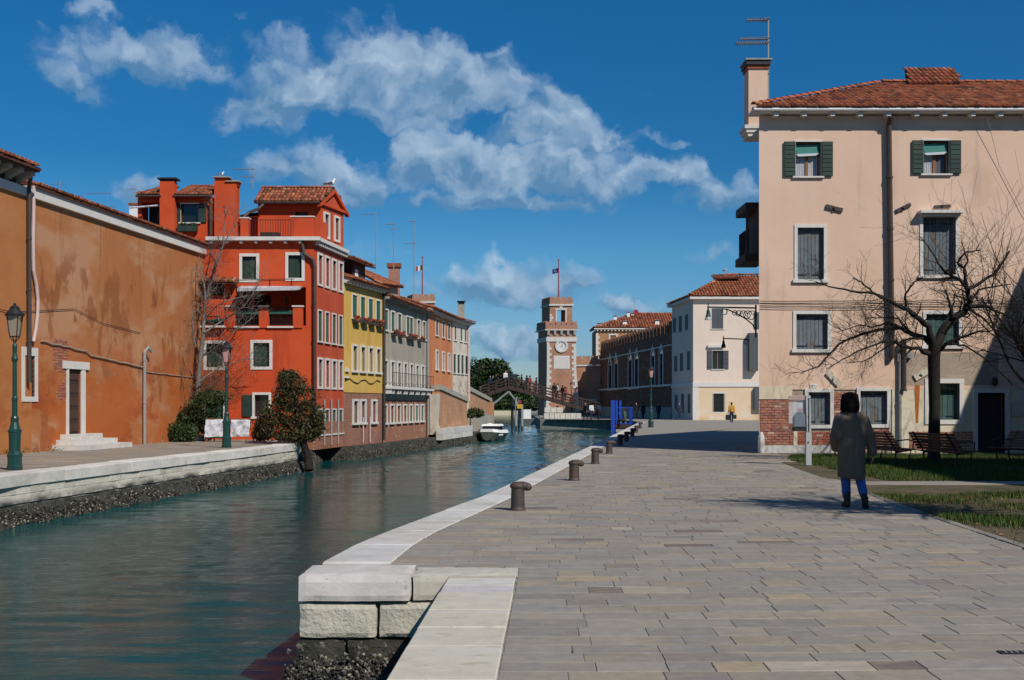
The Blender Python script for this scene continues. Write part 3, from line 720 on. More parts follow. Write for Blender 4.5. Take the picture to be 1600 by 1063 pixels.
def tile_mesh(mb, p, along_, up, nrm, w, L, k=5, lift=.0):
    vs = []
    for j, (q, s) in enumerate(((0, 1.0), (L, .82))):
        for i in range(k+1):
            a = pi*i/k; vs.append(p+up*q-along_*cos(a)*w*.5*s+nrm*(sin(a)*w*.42*s+(.0 if j else .02)+lift))
    n = k+1; mb.add(vs, [(i,i+1,n+i+1,n+i) for i in range(k)]+[tuple(range(k,-1,-1))])
def tiled(par, quad, pitch=.2, L=.34, indiv=0, name='roof', k=5, tiles=True):
    "barrel-tiled roof plane: quad = eave left, eave right, ridge right, ridge left"
    a, b, c, e = [Vector(q) for q in quad]; al = (b-a).normalized(); nrm = al.cross(e-a).normalized()
    if nrm.z < 0: nrm = -nrm
    up = nrm.cross(al).normalized()
    if up.z < 0: up = -up
    mb = MB(); o = nrm*-.02
    mb.add([a+o,b+o,c+o,e+o,a+o*5,b+o*5,c+o*5,e+o*5], ((0,1,2,3),(7,6,5,4),(0,1,5,4),(1,2,6,5),(2,3,7,6),(3,0,4,7)))
    rf = mb.build(name, M['tilebed'], par)
    if not tiles: return rf
    pts = [((q-a).dot(al), (q-a).dot(up)) for q in (a,b,c,e)]
    def ins(u, v):
        r = True
        for (x0,y0),(x1,y1) in zip(pts, pts[1:]+pts[:1]):
            if (x1-x0)*(v-y0)-(y1-y0)*(u-x0) < -.02: r = False
        return r
    H = max(q[1] for q in pts); rows = max(1, int(H/L)); L2 = H/rows
    u0 = min(q[0] for q in pts); u1 = max(q[0] for q in pts); n = int((u1-u0)/pitch); rest = MB(); cnt = 0
    for r in range(rows):
        for i in range(n):
            u = u0+(i+.5)*pitch; v = r*L2
            if not ins(u, v+L2*.5): continue
            t = MB() if cnt < indiv else rest
            t.c = tint_tile()
            tile_mesh(t, a+al*(u+jit(.012))+up*(v-.03+jit(.012)), al, up, nrm, pitch*.98, L2+.06, k)
            if cnt < indiv: t.build('roof_tile', M['tile'], rf)
            cnt += 1
    if rest.v: rest.build('roof_tile', M['tile'], rf, kind='stuff')
    return rf
def ridge(par_mb, a, b, w=.2, L=.36):
    a = Vector(a); b = Vector(b); d = (b-a); n = max(1, int(d.length/L)); d.normalize(); s = d.cross(Vector((0,0,1))).normalized(); nn = s.cross(d)
    if nn.z < 0: nn = -nn
    for i in range(n): par_mb.c = tint_tile(); tile_mesh(par_mb, a+d*(i*L), s, d, nn, w, L+.05, 5)
def chimney(par, c, w, dp, z0, z1, m, capm='iron', flare=.06, rz=0):
    mb = MB(); M3 = Matrix.Rotation(rz,3,'Z')
    mb.cbox((c[0],c[1],(z0+z1)/2), (w,dp,z1-z0), M=M3)
    ch = mb.build('chimney', M[m], par)
    q = MB(); q.cbox((c[0],c[1],z1+.09), (w*.96,dp*.96,.18), M=M3); q.build('flue_vent', M['iron'], ch)
    q = MB(); q.cbox((c[0],c[1],z1+.215), (w+flare*2,dp+flare*2,.07), M=M3); q.build('cap', M[capm], ch)
    return ch
def pipe(par, pts, r, m='zinc', name='drainpipe', k=8, joints=True):
    mb = MB(); mb.tube(pts, r, k)
    if joints:
        for a, b in zip(pts, pts[1:]):
            a = Vector(a); b = Vector(b); L = (b-a).length
            if abs((b-a).z) > 1.5:
                for i in range(1, int(L/1.6)+1): c = a+(b-a)*(i*1.6/L) if L else a; mb.tube([c-Vector((0,0,.03)), c+Vector((0,0,.03))], r*1.25, k)
    return mb.build(name, M[m], par, smooth=False)
def cornice(par, fr, u0, u1, z, out=.28, h=.12, dent=.35, m='white', name='cornice', dh=.1, d=0):
    mb = MB(); mb.fbox(fr, u0, u1, z-h, z, d-.05, d+out); mb.fbox(fr, u0, u1, z-h-.07, z-h-.002, d-.05, d+out*.45)
    c = mb.build(name, M[m], par)
    n = int((u1-u0)/dent)
    for i in range(n):
        q = MB(); u = u0+(i+.5)*dent; q.fbox(fr, u-dent*.16, u+dent*.16, z-h-dh-.002, z-h-.003, d+.0, d+out*.82); q.build('corbel', M[m], c)
    return c
def gutter(par, fr, u0, u1, z, d, r=.07, m='zinc'):
    mb = MB(); mb.tube([fr.pt(u0,z,d), fr.pt(u1,z,d)], r, 8); return mb.build('gutter', M[m], par)
def cable(par, pts, r=.008, m='iron', name='cable'):
    mb = MB(); mb.tube(pts, r, 4, cap=False); return mb.build(name, M[m], par)
def sag(a, b, s, n=8):
    a = Vector(a); b = Vector(b); return [a+(b-a)*(i/n)-Vector((0,0,s*4*(i/n)*(1-i/n))) for i in range(n+1)]
def railing(par, pts, h, m='iron', step=.11, name='railing', r=.009):
    mb = MB()
    for a, b in zip(pts, pts[1:]):
        a = Vector(a); b = Vector(b); L = (b-a).length; n = max(1, int(L/step))
        for i in range(n+1): q = a+(b-a)*i/n; mb.tube([q, q+Vector((0,0,h))], r, 4)
        for z in (.06, h): mb.tube([a+Vector((0,0,z)), b+Vector((0,0,z))], r*1.5, 5)
    return mb.build(name, M[m], par)

# ================================================================== LEFT: ochre warehouse wall
A, B = G(0,711), G(320,686.8)
u = (B-A).normalized()
fw_ = FR((A.x-u.x*12, A.y-u.y*12), (B.x, B.y)); Lw = fw_.L
t = thing('warehouse', 'long ochre stained building with white eave band and one small door', 'building', fw_.pt(Lw/2,0))
us = fw_.ux(48)
win = fw_.rect(38,556,54,620); door = fw_.rect(106,577,126,676); door = (door[0],door[1],.52,door[3])
mb = MB(); wall(mb, fw_, us, Lw, 0, 8.02, [door, win], .06)
pl = [fw_.pt(0,0), fw_.pt(Lw,0), fw_.pt(Lw,0,-9), fw_.pt(0,0,-9)]; shell(mb, pl, 0, 8.0, skip=(0,)); mb.build('wall', M['ochre'], t)
mb = MB(); wall(mb, fw_, 0, us-.004, 0, 8.02); mb.fbox(fw_, us-.06, us+.02, 0, 8, 0.004, .02); mb.build('wall', M['ochre2'], t)
u0 = us
while u0 < Lw:
    w = min(2.4, Lw-u0); mb = MB(); mb.fbox(fw_, u0+.006, u0+w-.006, 8.02, 8.42, -.3, .14); mb.build('eave_stone', M['white'], t); u0 += w
tiled(t, (fw_.pt(us,8.43,.24), fw_.pt(Lw,8.43,.24), fw_.pt(Lw,9.6,-4), fw_.pt(us,9.6,-4)), .2, .5)
mb = MB(); mb.fbox(fw_, Lw-.02, Lw+.12, 3.4, 8.2, -.3, .05); mb.build('corner_band', M['white'], t)
# taller near end with a bracketed eave
mb = MB(); mb.fbox(fw_, 0, us-.02, 8.03, 8.30, -.3, .08); nb = mb.build('eave_band', M['white'], t)
eb = us-.55
mb = MB(); mb.fbox(fw_, 0, eb, 8.70, 8.82, -.5, .62); mb.fbox(fw_, 0, eb, 8.305, 8.698, -.5, -.02); ev = mb.build('eave', M['darkwood'], t)
for i in range(9):
    q = MB(); uu = eb-.16-i*.62
    for k in range(6):
        a0 = k/6; q.fbox(fw_, uu-.1, uu+.1, 8.40+.28*a0-.06, 8.695, -.1+.6*a0, -.1+.6*(a0+1/6))
    q.build('bracket', M['concrete'], ev)
tiled(t, (fw_.pt(0,8.84,.68), fw_.pt(eb,8.84,.68), fw_.pt(eb,9.5,-3), fw_.pt(0,9.5,-3)), .22, .5)
# window with lattice
w = window(t, fw_, win, 'glass', .16, sill=False, rd=.09, lintel=.1)
q = MB(); a,b,c,e = win; n = 7
for i in range(-6, 12):
    for s in (1,-1):
        x0 = a+(b-a)*i/5; pts = []
        for k in range(25):
            uu = x0+s*(b-a)*1.6*k/24; zz = c+(e-c)*k/24
            if a <= uu <= b: pts.append(fw_.pt(uu,zz,-.03))
        if len(pts) > 1: q.tube([pts[0],pts[-1]], .011, 4)
q.build('lattice', M['iron'], w)
# door
a,b,c,e = door; q = MB(); q.fbox(fw_, a-.12,a,c-.1,e,-.1,.05); q.fbox(fw_, b,b+.26,c-.1,e,-.1,.05); q.fbox(fw_, a-.36,b+.5,e,e+.26,-.1,.07); dr = q.build('door_surround', M['white'], t)
q = MB(); q.fbox(fw_, a,b,c,e,-.10,-.07); d2 = q.build('door', M['darkwood'], dr)
for k in range(5):
    q = MB(); q.c = (1.5,1.3,1.2); q.fbox(fw_, a+.05,b-.05,c+.08+(e-c)*k/5,c+(e-c)*(k+1)/5-.06,-.069,-.05); q.build('door_panel', M['darkwood'], dr)
for k in range(3):
    q = MB(); zz = .52-.17*k; q.fbox(fw_, a-.5-.26*k,b+.75+.42*k,zz-.168,zz,-.02 if k else -.3,.42+.34*k); q.build('step', M['istria'], t)
# drainpipe, hose, standpipe, cables, ledge of broken render
ud = fw_.ux(36); pipe(t, [fw_.pt(us-.6,8.6,.35), fw_.pt(us-.3,8.3,.12), fw_.pt(us-.28,2.2,.12)], .065)
pts = [fw_.pt(us-.02+.02*sin(k*1.2)+(.28 if k > 6 else 0)*(sin((k-6)/5*pi)), 8.4-4.9*k/11, .1) for k in range(12)]
pipe(t, pts, .055, 'rosepipe', 'hose', joints=False)
uv = fw_.ux(222); pipe(t, [fw_.pt(uv,.0,.1), fw_.pt(uv,3.55,.1), fw_.pt(uv+.12,3.72,.2), fw_.pt(uv+.3,3.55,.25)], .06, 'greypipe', 'standpipe')
cable(t, [fw_.pt(0,4.5,.04), fw_.pt(us-1,4.35,.04), fw_.pt(fw_.ux(115),4.75,.04), fw_.pt(fw_.ux(160),4.4,.04), fw_.pt(fw_.ux(218),4.25,.04)], .012)
mb = MB(); ua = fw_.ux(62); ue = fw_.ux(221)
pts = [fw_.pt(ua+(ue-ua)*k/20, 3.55-.5*k/20+.05*mnoise.noise(Vector((k*.7,0,0)))-.10*(k > 8), .05) for k in range(21)]
mb.tube(pts, [.026+.012*mnoise.noise(Vector((k,3,0))) for k in range(21)], 6); mb.build('render_ledge', M['bareplaster'], t)
mb = MB(); ua = fw_.ux(222); pts = [fw_.pt(ua+(Lw-1.2-ua)*k/12, 2.78-.12*k/12+.03*mnoise.noise(Vector((k*.9,5,0))), .03) for k in range(13)]
mb.tube(pts, .018, 6); mb.build('render_ledge', M['bareplaster'], t)
# bare bricks where the render has fallen beside the door
bk = MB()
for r in range(22):
    for k in range(5):
        uu = door[0]-.95+k*.2+(.1 if r % 2 else 0); zz = 1.7+r*.09
        if abs(mnoise.noise(Vector((uu*1.3,zz*1.1,4)))) < .28+.1*(zz > 3) and uu < door[0]-.14:
            bk.c = (1+jit(.3),.9+jit(.2),.9); bk.fbox(fw_, uu, uu+.18, zz, zz+.07, -.02, .012+jit(.006))
bk.build('brick', M['brick'], t, kind='stuff')

# ================================================================== RED HOUSE
ZR = 50.0
C0 = Vector(((491-800)/FPX*ZR, ZR, 0)); C1 = Vector(((537-800)/FPX*54.25, 54.25, 0)); CL = Vector(((290-800)/FPX*ZR, ZR, 0)); CL2 = Vector(((214-800)/FPX*ZR, ZR, 0))
ff = FR((CL.x,CL.y),(C0.x,C0.y)); fs = FR((C0.x,C0.y),(C1.x,C1.y))
back = ff.n*-1
t = red = thing('red_house', 'tall vermilion red house with roof terrace and green shutters', 'house', (C0.x-2.5,ZR,0))
zc = ff.px(400,377)[1]                                     # main cornice height
hs_ = [ff.rect(378.5,401,400.5,436.5), ff.rect(450.5,399,471.5,434.5), ff.rect(323,537,348,574), ff.rect(396,536,421,573), ff.rect(398,617,420,651), ff.rect(321,617,349,690)]
hs_[5] = (hs_[5][0],hs_[5][1],.05,hs_[5][3])
zl0 = ff.px(400,509)[1]; zl1 = ff.px(400,449)[1]; ul0 = ff.ux(367); ul1 = ff.ux(478); ulw = ff.ux(352)
loggia = (ulw, ul1, zl0, zl1-.06)
# loggia opening is a deep recess in the front
mb = MB(); wall(mb, ff, 0, ff.L, 0, zc, [*hs_, (ff.ux(368), ul1, zl0, zl1)], .16)
mb.build('front_wall', M['red'], t)
sw = [fs.rect(x-2.2,441+k*3.6,x+2.2,441+k*3.6+1) for k, x in enumerate((0,))]
sideh = {'top': [], 'mid': [], 'low': [], 'base': []}
for nm, ys, hpx in (('top',(395,446),0),('mid',(484,532),0),('low',(561,604),0),('base',(641,680),0)):
    for k in range(4):
        uu = fs.L*(.12+.235*k)
        z1 = fs.px(491,ys[0])[1]; z0 = fs.px(491,ys[1])[1]
        sideh[nm].append((uu, uu+.52, z0, z1))
for k in range(4):
    a = sideh['top'][k]; sideh['top'][k] = (a[0],a[1],fs.px(494,442)[1],fs.px(494,397)[1])
allh = [h for v in sideh.values() for h in v]
mb = MB(); wall(mb, fs, 0, fs.L, .75, zc, allh, .2); mb.build('side_wall', M['redside'], t)
mb = MB(); wall(mb, fs, 0, fs.L, -.45, .748, [], .2, d=.03); wall(mb, ff, ff.L-1.1, ff.L+.03, -.45, .4, [], d=.03); mb.build('brick_base', brick_mat('canal brick red', (.38,.12,.06),(.27,.085,.045),(.30,.21,.15), fs.u, wear=((.4,.33,.26),.6,.72,.5)), t)
mb = MB(); shell(mb, [CL, C0, C1, C1+Vector((-7,6,0)), CL+Vector((-3,10,0))], 0, zc-.02, skip=(0,1)); mb.build('rear_wall', M['red'], t)
for i, h in enumerate(hs_[:4]): window(t, ff, h, 'closed', .13, 'shutter', rd=.10, sill=False)
w = window(t, ff, hs_[4], 'glass', .1, rd=.2)
q = MB(); q.fbox(ff, hs_[4][0]-.52,hs_[4][0]-.1,hs_[4][2],hs_[4][3],.03,.07); q.build('shutter', M['shutter'], w)
q = MB(); a,b,c,e = hs_[5]; q.fbox(ff, a-.14,a,0,e,-.1,.05); q.fbox(ff, b,b+.14,0,e,-.1,.05); q.fbox(ff, a-.2,b+.2,e,e+.16,-.1,.07); ds = q.build('door_surround', M['white'], t)
for k in range(4):
    q = MB(); q.c = (1+jit(.2),)*3; q.fbox(ff, a+(b-a)*k/4+.004,a+(b-a)*(k+1)/4-.004,.05,e,-.16,-.11); q.build('door_board', M['greenshutter'], ds)
for nm, kd, m in (('top','glass','shutter'),('mid','closed','greenshutter'),('low','glass','shutter'),('base','closed','greenshutter')):
    for h in sideh[nm]: window(t, fs, h, kd, .10 if kd == 'glass' else .06, m, rd=.04 if kd == 'closed' else .14, sill=kd == 'closed', fd=.05 if kd == 'glass' else .03)
# little columns of iron pipes beneath the lower side windows
for k in range(3): pipe(t, [fs.pt(fs.L*(.28+.235*k),-.3,.07), fs.pt(fs.L*(.28+.235*k),1.75,.07)], .04, 'greypipe', 'waste_pipe', joints=False)
# string course / terrace cornice
mb = MB(); mb.fbox(ff, ff.ux(324), ff.L+.30, zc, zc+.16, -.3, .30); tc = mb.build('terrace_cornice', M['white'], t)
for k in range(7):
    q = MB(); uu = ff.ux(330)+k*(ff.L-ff.ux(330))/7; q.fbox(ff, uu, uu+.12, zc-.11, zc-.002, 0, .22); q.build('corbel', M['white'], tc)
mb = MB(); mb.fbox(fs, .004, fs.L, zc+.002, zc+.158, -.3, .28); sc2 = mb.build('side_cornice', M['white'], t)
for k in range(16):
    q = MB(); uu = (k+.3)*fs.L/16; q.fbox(fs, uu, uu+.13, zc-.16, zc-.004, 0, .2); q.build('corbel', M['white'], sc2)
# upper storey
zr = P(430,317,51.9).z                                      # upper eave
us0 = ff.ux(388); 
fu = FR((ff.pt(0,0,-1.9).x, ff.pt(0,0,-1.9).y), (ff.pt(ff.L,0,-1.9).x, ff.pt(ff.L,0,-1.9).y))    # set-back wall of the terrace
ph = fu.rect(462,329,489,371); ph = (fu.ux(461), fu.ux(481), zc+.16, P(470,331,51.9).z)
mb = MB(); wall(mb, fu, us0, fu.L, zc, zr+.05, [ph], .2); mb.build('upper_wall', M['red'], t)
q = MB(); q.fbox(fu, ph[0],ph[1],ph[2],ph[3],-.2,-.15); q.build('terrace_door', M['shutter'], t)
fsu = FR((fu.pt(fu.L,0).x, fu.pt(fu.L,0).y), (C1.x,C1.y)); 
uh = [(fsu.L*.12, fsu.L*.12+.42, zc+.55, zr-.45), (fsu.L*.58, fsu.L*.58+.42, zc+.55, zr-.45)]
mb = MB(); wall(mb, fsu, 0, fsu.L, zc+.1, zr, uh, .2)
zg = P(510,298.5,52.8).z
mb.add([fsu.pt(0,zr), fsu.pt(fsu.L,zr), fsu.pt(fsu.L*.5,zg)], ((0,1,2),)); mb.build('gable_wall', M['redside'], t)
for h in uh: window(t, fsu, h, 'glass', .1, sill=False, fd=.06)
mb = MB(); a0,b0,c0 = fsu.pt(-.35,zr-.06,.14), fsu.pt(fsu.L*.5,zg+.12,.14), fsu.pt(fsu.L+.35,zr-.06,.14); dd = fsu.n*-.2; e_ = Vector((0,0,-.16))
mb.hexa([a0+e_,b0+e_,b0+e_+dd,a0+e_+dd,a0,b0,b0+dd,a0+dd]); mb.hexa([b0+e_,c0+e_,c0+e_+dd,b0+e_+dd,b0,c0,c0+dd,b0+dd]); mb.fbox(fsu, -.1, fsu.L+.1, zr-.1, zr+.02, .002, .12); mb.build('gable_trim', M['red'], t)
eL = fu.pt(us0-.1,zr,.38); eR = fu.pt(fu.L+.05,zr,.38); rd_ = fsu.u
rR = fsu.pt(fsu.L*.5,zg+.16,.1); rL = Vector((eL.x+.0, rR.y, rR.z))
tiled(t, (eL, eR, rR, rL), .17, .3, 120)
bR = fsu.pt(fsu.L+.3,zr,.1); tiled(t, (Vector((eL.x,bR.y,zr)), bR, rR, rL), .2, .5)
mb = MB(); ridge(mb, rL+Vector((0,0,.03)), rR+Vector((.02,0,.03))); mb.build('ridge_tile', M['tile'], t, kind='stuff')
gutter(t, fu, us0, fu.L, zr-.05, .36, .06)
mb = MB(); shell(mb, [fu.pt(us0,0), fu.pt(fu.L,0), C1, C1+Vector((-6,1.5,0)), fu.pt(us0,0,-5)], zc, zr-.02, skip=(0,1)); mb.build('upper_rear_wall', M['red'], t)
# terrace parapet, railing
q = MB(); q.fbox(ff, ff.L-1.02, ff.L-.02, zc+.162, zc+1.05, -.22, -.02); q.fbox(fs, .23, 1.9, zc+.162, zc+1.05, -.2, -.02); q.build('parapet', M['red'], t)
q = MB(); q.fbox(ff, ff.L-1.05, ff.L+.01, zc+1.05, zc+1.1, -.25, .01); q.build('parapet_coping', M['white'], t)
railing(t, [ff.pt(ff.ux(390),zc+.16,-.1), ff.pt(ff.L-1.04,zc+.16,-.1)], .78, step=.105, r=.010)
q = MB(); q.fbox(ff, ff.ux(405), ff.ux(434), zc+.17, zc+.42, -.55, -.2); q.build('planter', M['darkwood'], t)
q = MB(); q.fbox(ff, ff.ux(375), ff.ux(387.5), zc+.16, zc+1.0, -.5, -.05); q.build('parapet', M['red'], t); q = MB(); q.fbox(ff, ff.ux(374), ff.ux(388.5), zc+1.0, zc+1.05, -.52, -.03); q.build('parapet_coping', M['white'], t)
pipe(t, [fu.pt(ff.ux(400),zr-.1,.3), fu.pt(ff.ux(393),zr-.35,.5), fu.pt(ff.ux(385),zc+1.3,1.5), fu.pt(ff.ux(379),zc+1.1,1.6), fu.pt(ff.ux(378),zc+.2,1.75)], .07, 'zinc')
pipe(t, [ff.pt(ff.ux(473),zc-.1,.12), ff.pt(ff.ux(476),zc-.55,.14), ff.pt(ff.L-.05,zc-.8,.1), ff.pt(ff.L+.03,zc-1.1,.08), ff.pt(ff.L+.03,.5,.08)], .075, 'zinc')
# left tower part: wide block rising above the terrace, two big chimneys
zt = ff.px(280,322)[1]; u_a = ff.ux(255)-ff.ux(290)
fl = FR((CL2.x,CL2.y),(C0.x,C0.y)); ul = fl.ux
wn = fl.rect(283,319,310,348)
mb = MB(); wall(mb, fl, ul(254), ul(331), zc-.6, fl.px(300,307)[1], [wn], .16, d=.004); shell(mb, [fl.pt(ul(254),0,.004), fl.pt(ul(331),0,.004), fl.pt(ul(331),0,-5), fl.pt(ul(254),0,-5)], zc-.6, fl.px(300,307)[1], skip=(0,)); mb.build('tower_wall', M['red'], t)
w = window(t, fl, wn, 'openglass', .05, 'shutter', sill=True)
q = MB(); q.fbox(fl, ul(280), ul(310), wn[2]-.42, wn[2]-.18, .06, .3); q.build('flower_box', M['shutter'], w)
q = MB()
for k in range(60): q.ell(fl.pt(R.uniform(ul(281),ul(309)), wn[2]-.15+jit(.08), .18+jit(.09)), (.05,.05,.05), 5, 4); 
q.build('plants', M['leafdark'] if 'leafdark' in M else M['shutter'], w, kind='stuff')
z1_ = fl.px(300,307)[1]; z2_ = fl.px(300,288)[1]
tiled(t, (fl.pt(ul(276),z1_,.42), fl.pt(ul(332),z1_,.42), fl.pt(ul(332),z2_+.35,-2.2), fl.pt(ul(276),z2_+.35,-2.2)), .17, .3, 40)
tiled(t, (fl.pt(ul(217),z1_+.02,.42), fl.pt(ul(257),z1_+.02,.42), fl.pt(ul(257),z2_+.35,-2.2), fl.pt(ul(236),z2_+.35,-2.2)), .17, .3, 20)
gutter(t, fl, ul(217), ul(256), z1_-.06, .42, .05); gutter(t, fl, ul(275), ul(331), z1_-.06, .42, .05)
mb = MB(); mb.fbox(fl, ul(254), ul(277), zc-.4, fl.px(265,286)[1], .01, .42); c1 = mb.build('chimney', M['red'], t)
q = MB(); q.fbox(fl, ul(254)+.02, ul(277)-.02, fl.px(265,286)[1], fl.px(265,284)[1]+.02, .03, .4); q.build('flue_vent', M['iron'], c1)
q = MB(); q.fbox(fl, ul(251), ul(281), fl.px(265,284)[1]+.022, fl.px(265,282)[1]+.03, -.1, .5); q.build('cap', M['iron'], c1)
mb = MB(); mb.fbox(fl, ul(335), ul(370), zc+.17, fl.px(350,283)[1], -.5, .04); c2 = mb.build('chimney', M['red'], t)
for xa, xb, yt in ((333,359,276.5),(353,375,283)):
    q = MB(); q.fbox(fl, ul(xa+3), ul(xb-3), fl.px(350,yt+7)[1], fl.px(350,yt+1.5)[1], -.45, .0); q.build('flue_block', M['red'], c2)
    q = MB(); q.fbox(fl, ul(xa), ul(xb), fl.px(350,yt+1.5)[1], fl.px(350,yt)[1], -.55, .12); q.build('cap', M['concrete'], c2)
# covered balcony at far left
mb = MB(); wall(mb, fl, ul(214), ul(255), zc-1.2, z1_, [(ul(220),ul(254),zc-.3,z1_-.25)], .9, d=-.1); mb.build('balcony_wall', M['red'], t)
q = MB(); q.fbox(fl, ul(222), ul(254), zc-.3, z1_-.25, -1.0, -.95); q.build('balcony_screen', M['iron'], t)
q = MB(); q.fbox(fl, ul(236), ul(246), zc-.1, zc+1.4, -.94, -.9); q.build('balcony_door', M['blueshutter'], t)
q = MB(); q.tube([fl.pt(ul(206),z1_-.55,.3), fl.pt(ul(254),z1_-.42,.2)], .04, 6); q.build('awning_roll', M['fabric'], t)
pipe(t, [fl.pt(ul(327),z1_-.1,.3), fl.pt(ul(330),zc+1.6,.12), fl.pt(ul(330),zc+.2,.1)], .06, 'zinc')
# loggia
d0 = -1.5
q = MB(); fd_ = FR((ff.pt(0,0,d0).x,ff.pt(0,0,d0).y),(ff.pt(ff.L,0,d0).x,ff.pt(ff.L,0,d0).y)); wall(q, fd_, ff.ux(360), ff.L-.25, zl0-.1, zl1+.1, [(ff.ux(370),ff.ux(379),zl0,zl1-.3),(ff.ux(386),ff.ux(412),zl0,zl1-.2)], .2)
q.quad(ff.pt(ff.ux(368),zl0,0), ff.pt(ul1,zl0,0), ff.pt(ul1,zl0,d0), ff.pt(ff.ux(368),zl0,d0)); q.quad(ff.pt(ul1,zl0,-.2), ff.pt(ul1,zl1,-.2), ff.pt(ul1,zl1,d0), ff.pt(ul1,zl0,d0)); q.quad(ff.pt(ff.ux(368),zl0,-.2), ff.pt(ff.ux(368),zl1,-.2), ff.pt(ff.ux(368),zl1,d0), ff.pt(ff.ux(368),zl0,d0)); q.build('loggia_wall', M['red'], t)
for xa, xb in ((370,379),(386,412)):
    q = MB(); q.fbox(fd_, ff.ux(xa)+.02, ff.ux(xb)-.02, zl0, zl1-.2, -.2, -.16); q.build('loggia_door', M['darkwood'], t)
for xa, xb in ((354,368),(405,420),(458,473)):
    q = MB(); q.fbox(ff, ff.ux(xa), ff.ux(xb), zl0-.1, ff.px(400,480)[1], -.25, .06); pr = q.build('pillar', M['red'], t)
    q = MB(); q.fbox(ff, ff.ux(xa)-.04, ff.ux(xb)+.04, ff.px(400,480)[1], ff.px(400,478)[1]+.01, -.3, .1); q.build('pillar_coping', M['white'], pr)
for xa, xb in ((368,405),(420,458)):
    q = MB(); q.fbox(ff, ff.ux(xa)-.06, ff.ux(xb)+.02, zl0-.1, zl0-.03, -.1, .1); q.build('loggia_sill', M['white'], t)
    q = MB(); q.fbox(ff, ff.ux(xa)+.03, ff.ux(xb)-.03, zl0+.5, zl0+.66, -.16, .02); q.build('planter', M['greenshutter'], t)
    railing(t, [ff.pt(ff.ux(xa)+.03,zl0,-.08), ff.pt(ff.ux(xb)-.03,zl0,-.08)], .82, step=.09, r=.010)
q = MB(); za, zb = ff.px(400,458)[1], ff.px(400,449)[1]
q.hexa([ff.pt(ff.ux(377),za,.75), ff.pt(ff.ux(472),za+.05,.75), ff.pt(ff.ux(472),zb-.02,.02), ff.pt(ff.ux(377),zb-.02,.02), ff.pt(ff.ux(377),za+.12,.76), ff.pt(ff.ux(472),za+.2,.76), ff.pt(ff.ux(472),zb+.05,.02), ff.pt(ff.ux(377),zb+.05,.02)]); q.build('awning', M['fabric'], t)
q = MB()
for xa in (371,404,422,456): q.tube([ff.pt(ff.ux(xa),zl0+.8,.04), ff.pt(ff.ux(xa),zb+.35,.04)], .013, 5)
q.tube([ff.pt(ff.ux(363),zb+.3,.04), ff.pt(ff.ux(460),zb+.36,.04)], .013, 5); q.tube([ff.pt(ff.ux(352),zl0+.9,.04), ff.pt(ff.ux(366),zb+.2,.04)], .013, 5); q.build('pergola_frame', M['iron'], t)
q = MB(); q.lathe(ff.pt(ff.ux(446),zl1-.75,-.3), [(.03,0),(.07,.06),(.09,.22),(.05,.32),(.01,.4)], 6); q.build('lantern', M['iron'], t)
# small left balcony + tiled canopy
q = MB(); q.fbox(ff, ff.ux(312), ff.ux(353), zl0-.1, zl0-.02, -.1, .35); q.build('balcony_slab', M['white'], t)
railing(t, [ff.pt(ff.ux(314),zl0,.3), ff.pt(ff.ux(353),zl0,.3)], .75, step=.1, r=.010)
q = MB(); q.fbox(ff, ff.ux(331), ff.ux(350), zl1-.35, zl1+.4, .005, .02); q.build('opening_shade_panel', M['glass'], t)  # dark panel laid on the wall stands in for the opening's shade
zk = ff.px(350,441)[1]; tiled(t, (ff.pt(ff.ux(316),zk-.05,.55), ff.pt(ff.ux(374),zk-.05,.55), ff.pt(ff.ux(374),zk+.18,.03), ff.pt(ff.ux(316),zk+.18,.03)), .17, .3)
q = MB()
for k in range(40): q.ell(ff.pt(ff.ux(R.uniform(316,351)), zl0+.05+R.random()*.2, .22+jit(.1)), (.06,.06,.07), 5, 4)
q.build('balcony_plants', M['shutter'], t, kind='stuff')
# loggia furniture
q = thing('garden_table', 'small dark round table on the red house loggia', 'table', ff.pt(ff.ux(440),zl0,-.7))
m_ = MB(); m_.lathe(ff.pt(ff.ux(440),zl0,-.7), [(.35,.68),(.35,.71)], 14); m_.build('table_top', M['iron'], q); m_ = MB(); m_.lathe(ff.pt(ff.ux(440),zl0,-.7), [(.2,0),(.03,.05),(.03,.67)], 8); m_.build('pedestal', M['iron'], q)

# ================================================================== row of canal houses
def row_house(name, label, a, b, zt, matn, base, frm=None):
    fr = FR(a, b); t = thing(name, label, 'house', fr.pt(fr.L/2,-.45)); return fr, t
def rowx(x, Z): return ((x-800)/FPX*Z, Z)
pY, pG, pO, pW, pE = rowx(537.3,54.26), rowx(598,59.4), rowx(666.5,69.6), rowx(707,78.3), rowx(733,82.4)
fy, ty = row_house('yellow_house', 'narrow mustard yellow house with brick ground floor and flower boxes', pY, pG, 7.4, 'yellow', 0)
zt = 7.35
zb = fy.px(567,614)[1]
top = []; midw = []; low = []
for k in range(4):
    uu = fy.L*(.20+.205*k); top.append((uu, uu+.62, fy.px(560,498)[1], fy.px(548,460)[1])); midw.append((uu+.02, uu+.56, fy.px(552,579)[1], fy.px(552,541)[1]))
for k, uu in enumerate((.23,.42,.71)): low.append((fy.L*uu, fy.L*uu+.55, fy.px(552,661)[1], fy.px(552,627)[1]))
mb = MB(); wall(mb, fy, .003, fy.L, zb, zt, top+midw, .16); mb.build('wall', M['yellow'], ty)
mb = MB(); wall(mb, fy, .003, fy.L, -.45, zb-.004, low, .2, d=-.03); mb.build('brick_base', brick_mat('canal brick yellow house', (.33,.125,.08),(.23,.09,.06),(.28,.2,.16), fy.u, wear=((.4,.33,.27),.6,.72,.45)), ty)
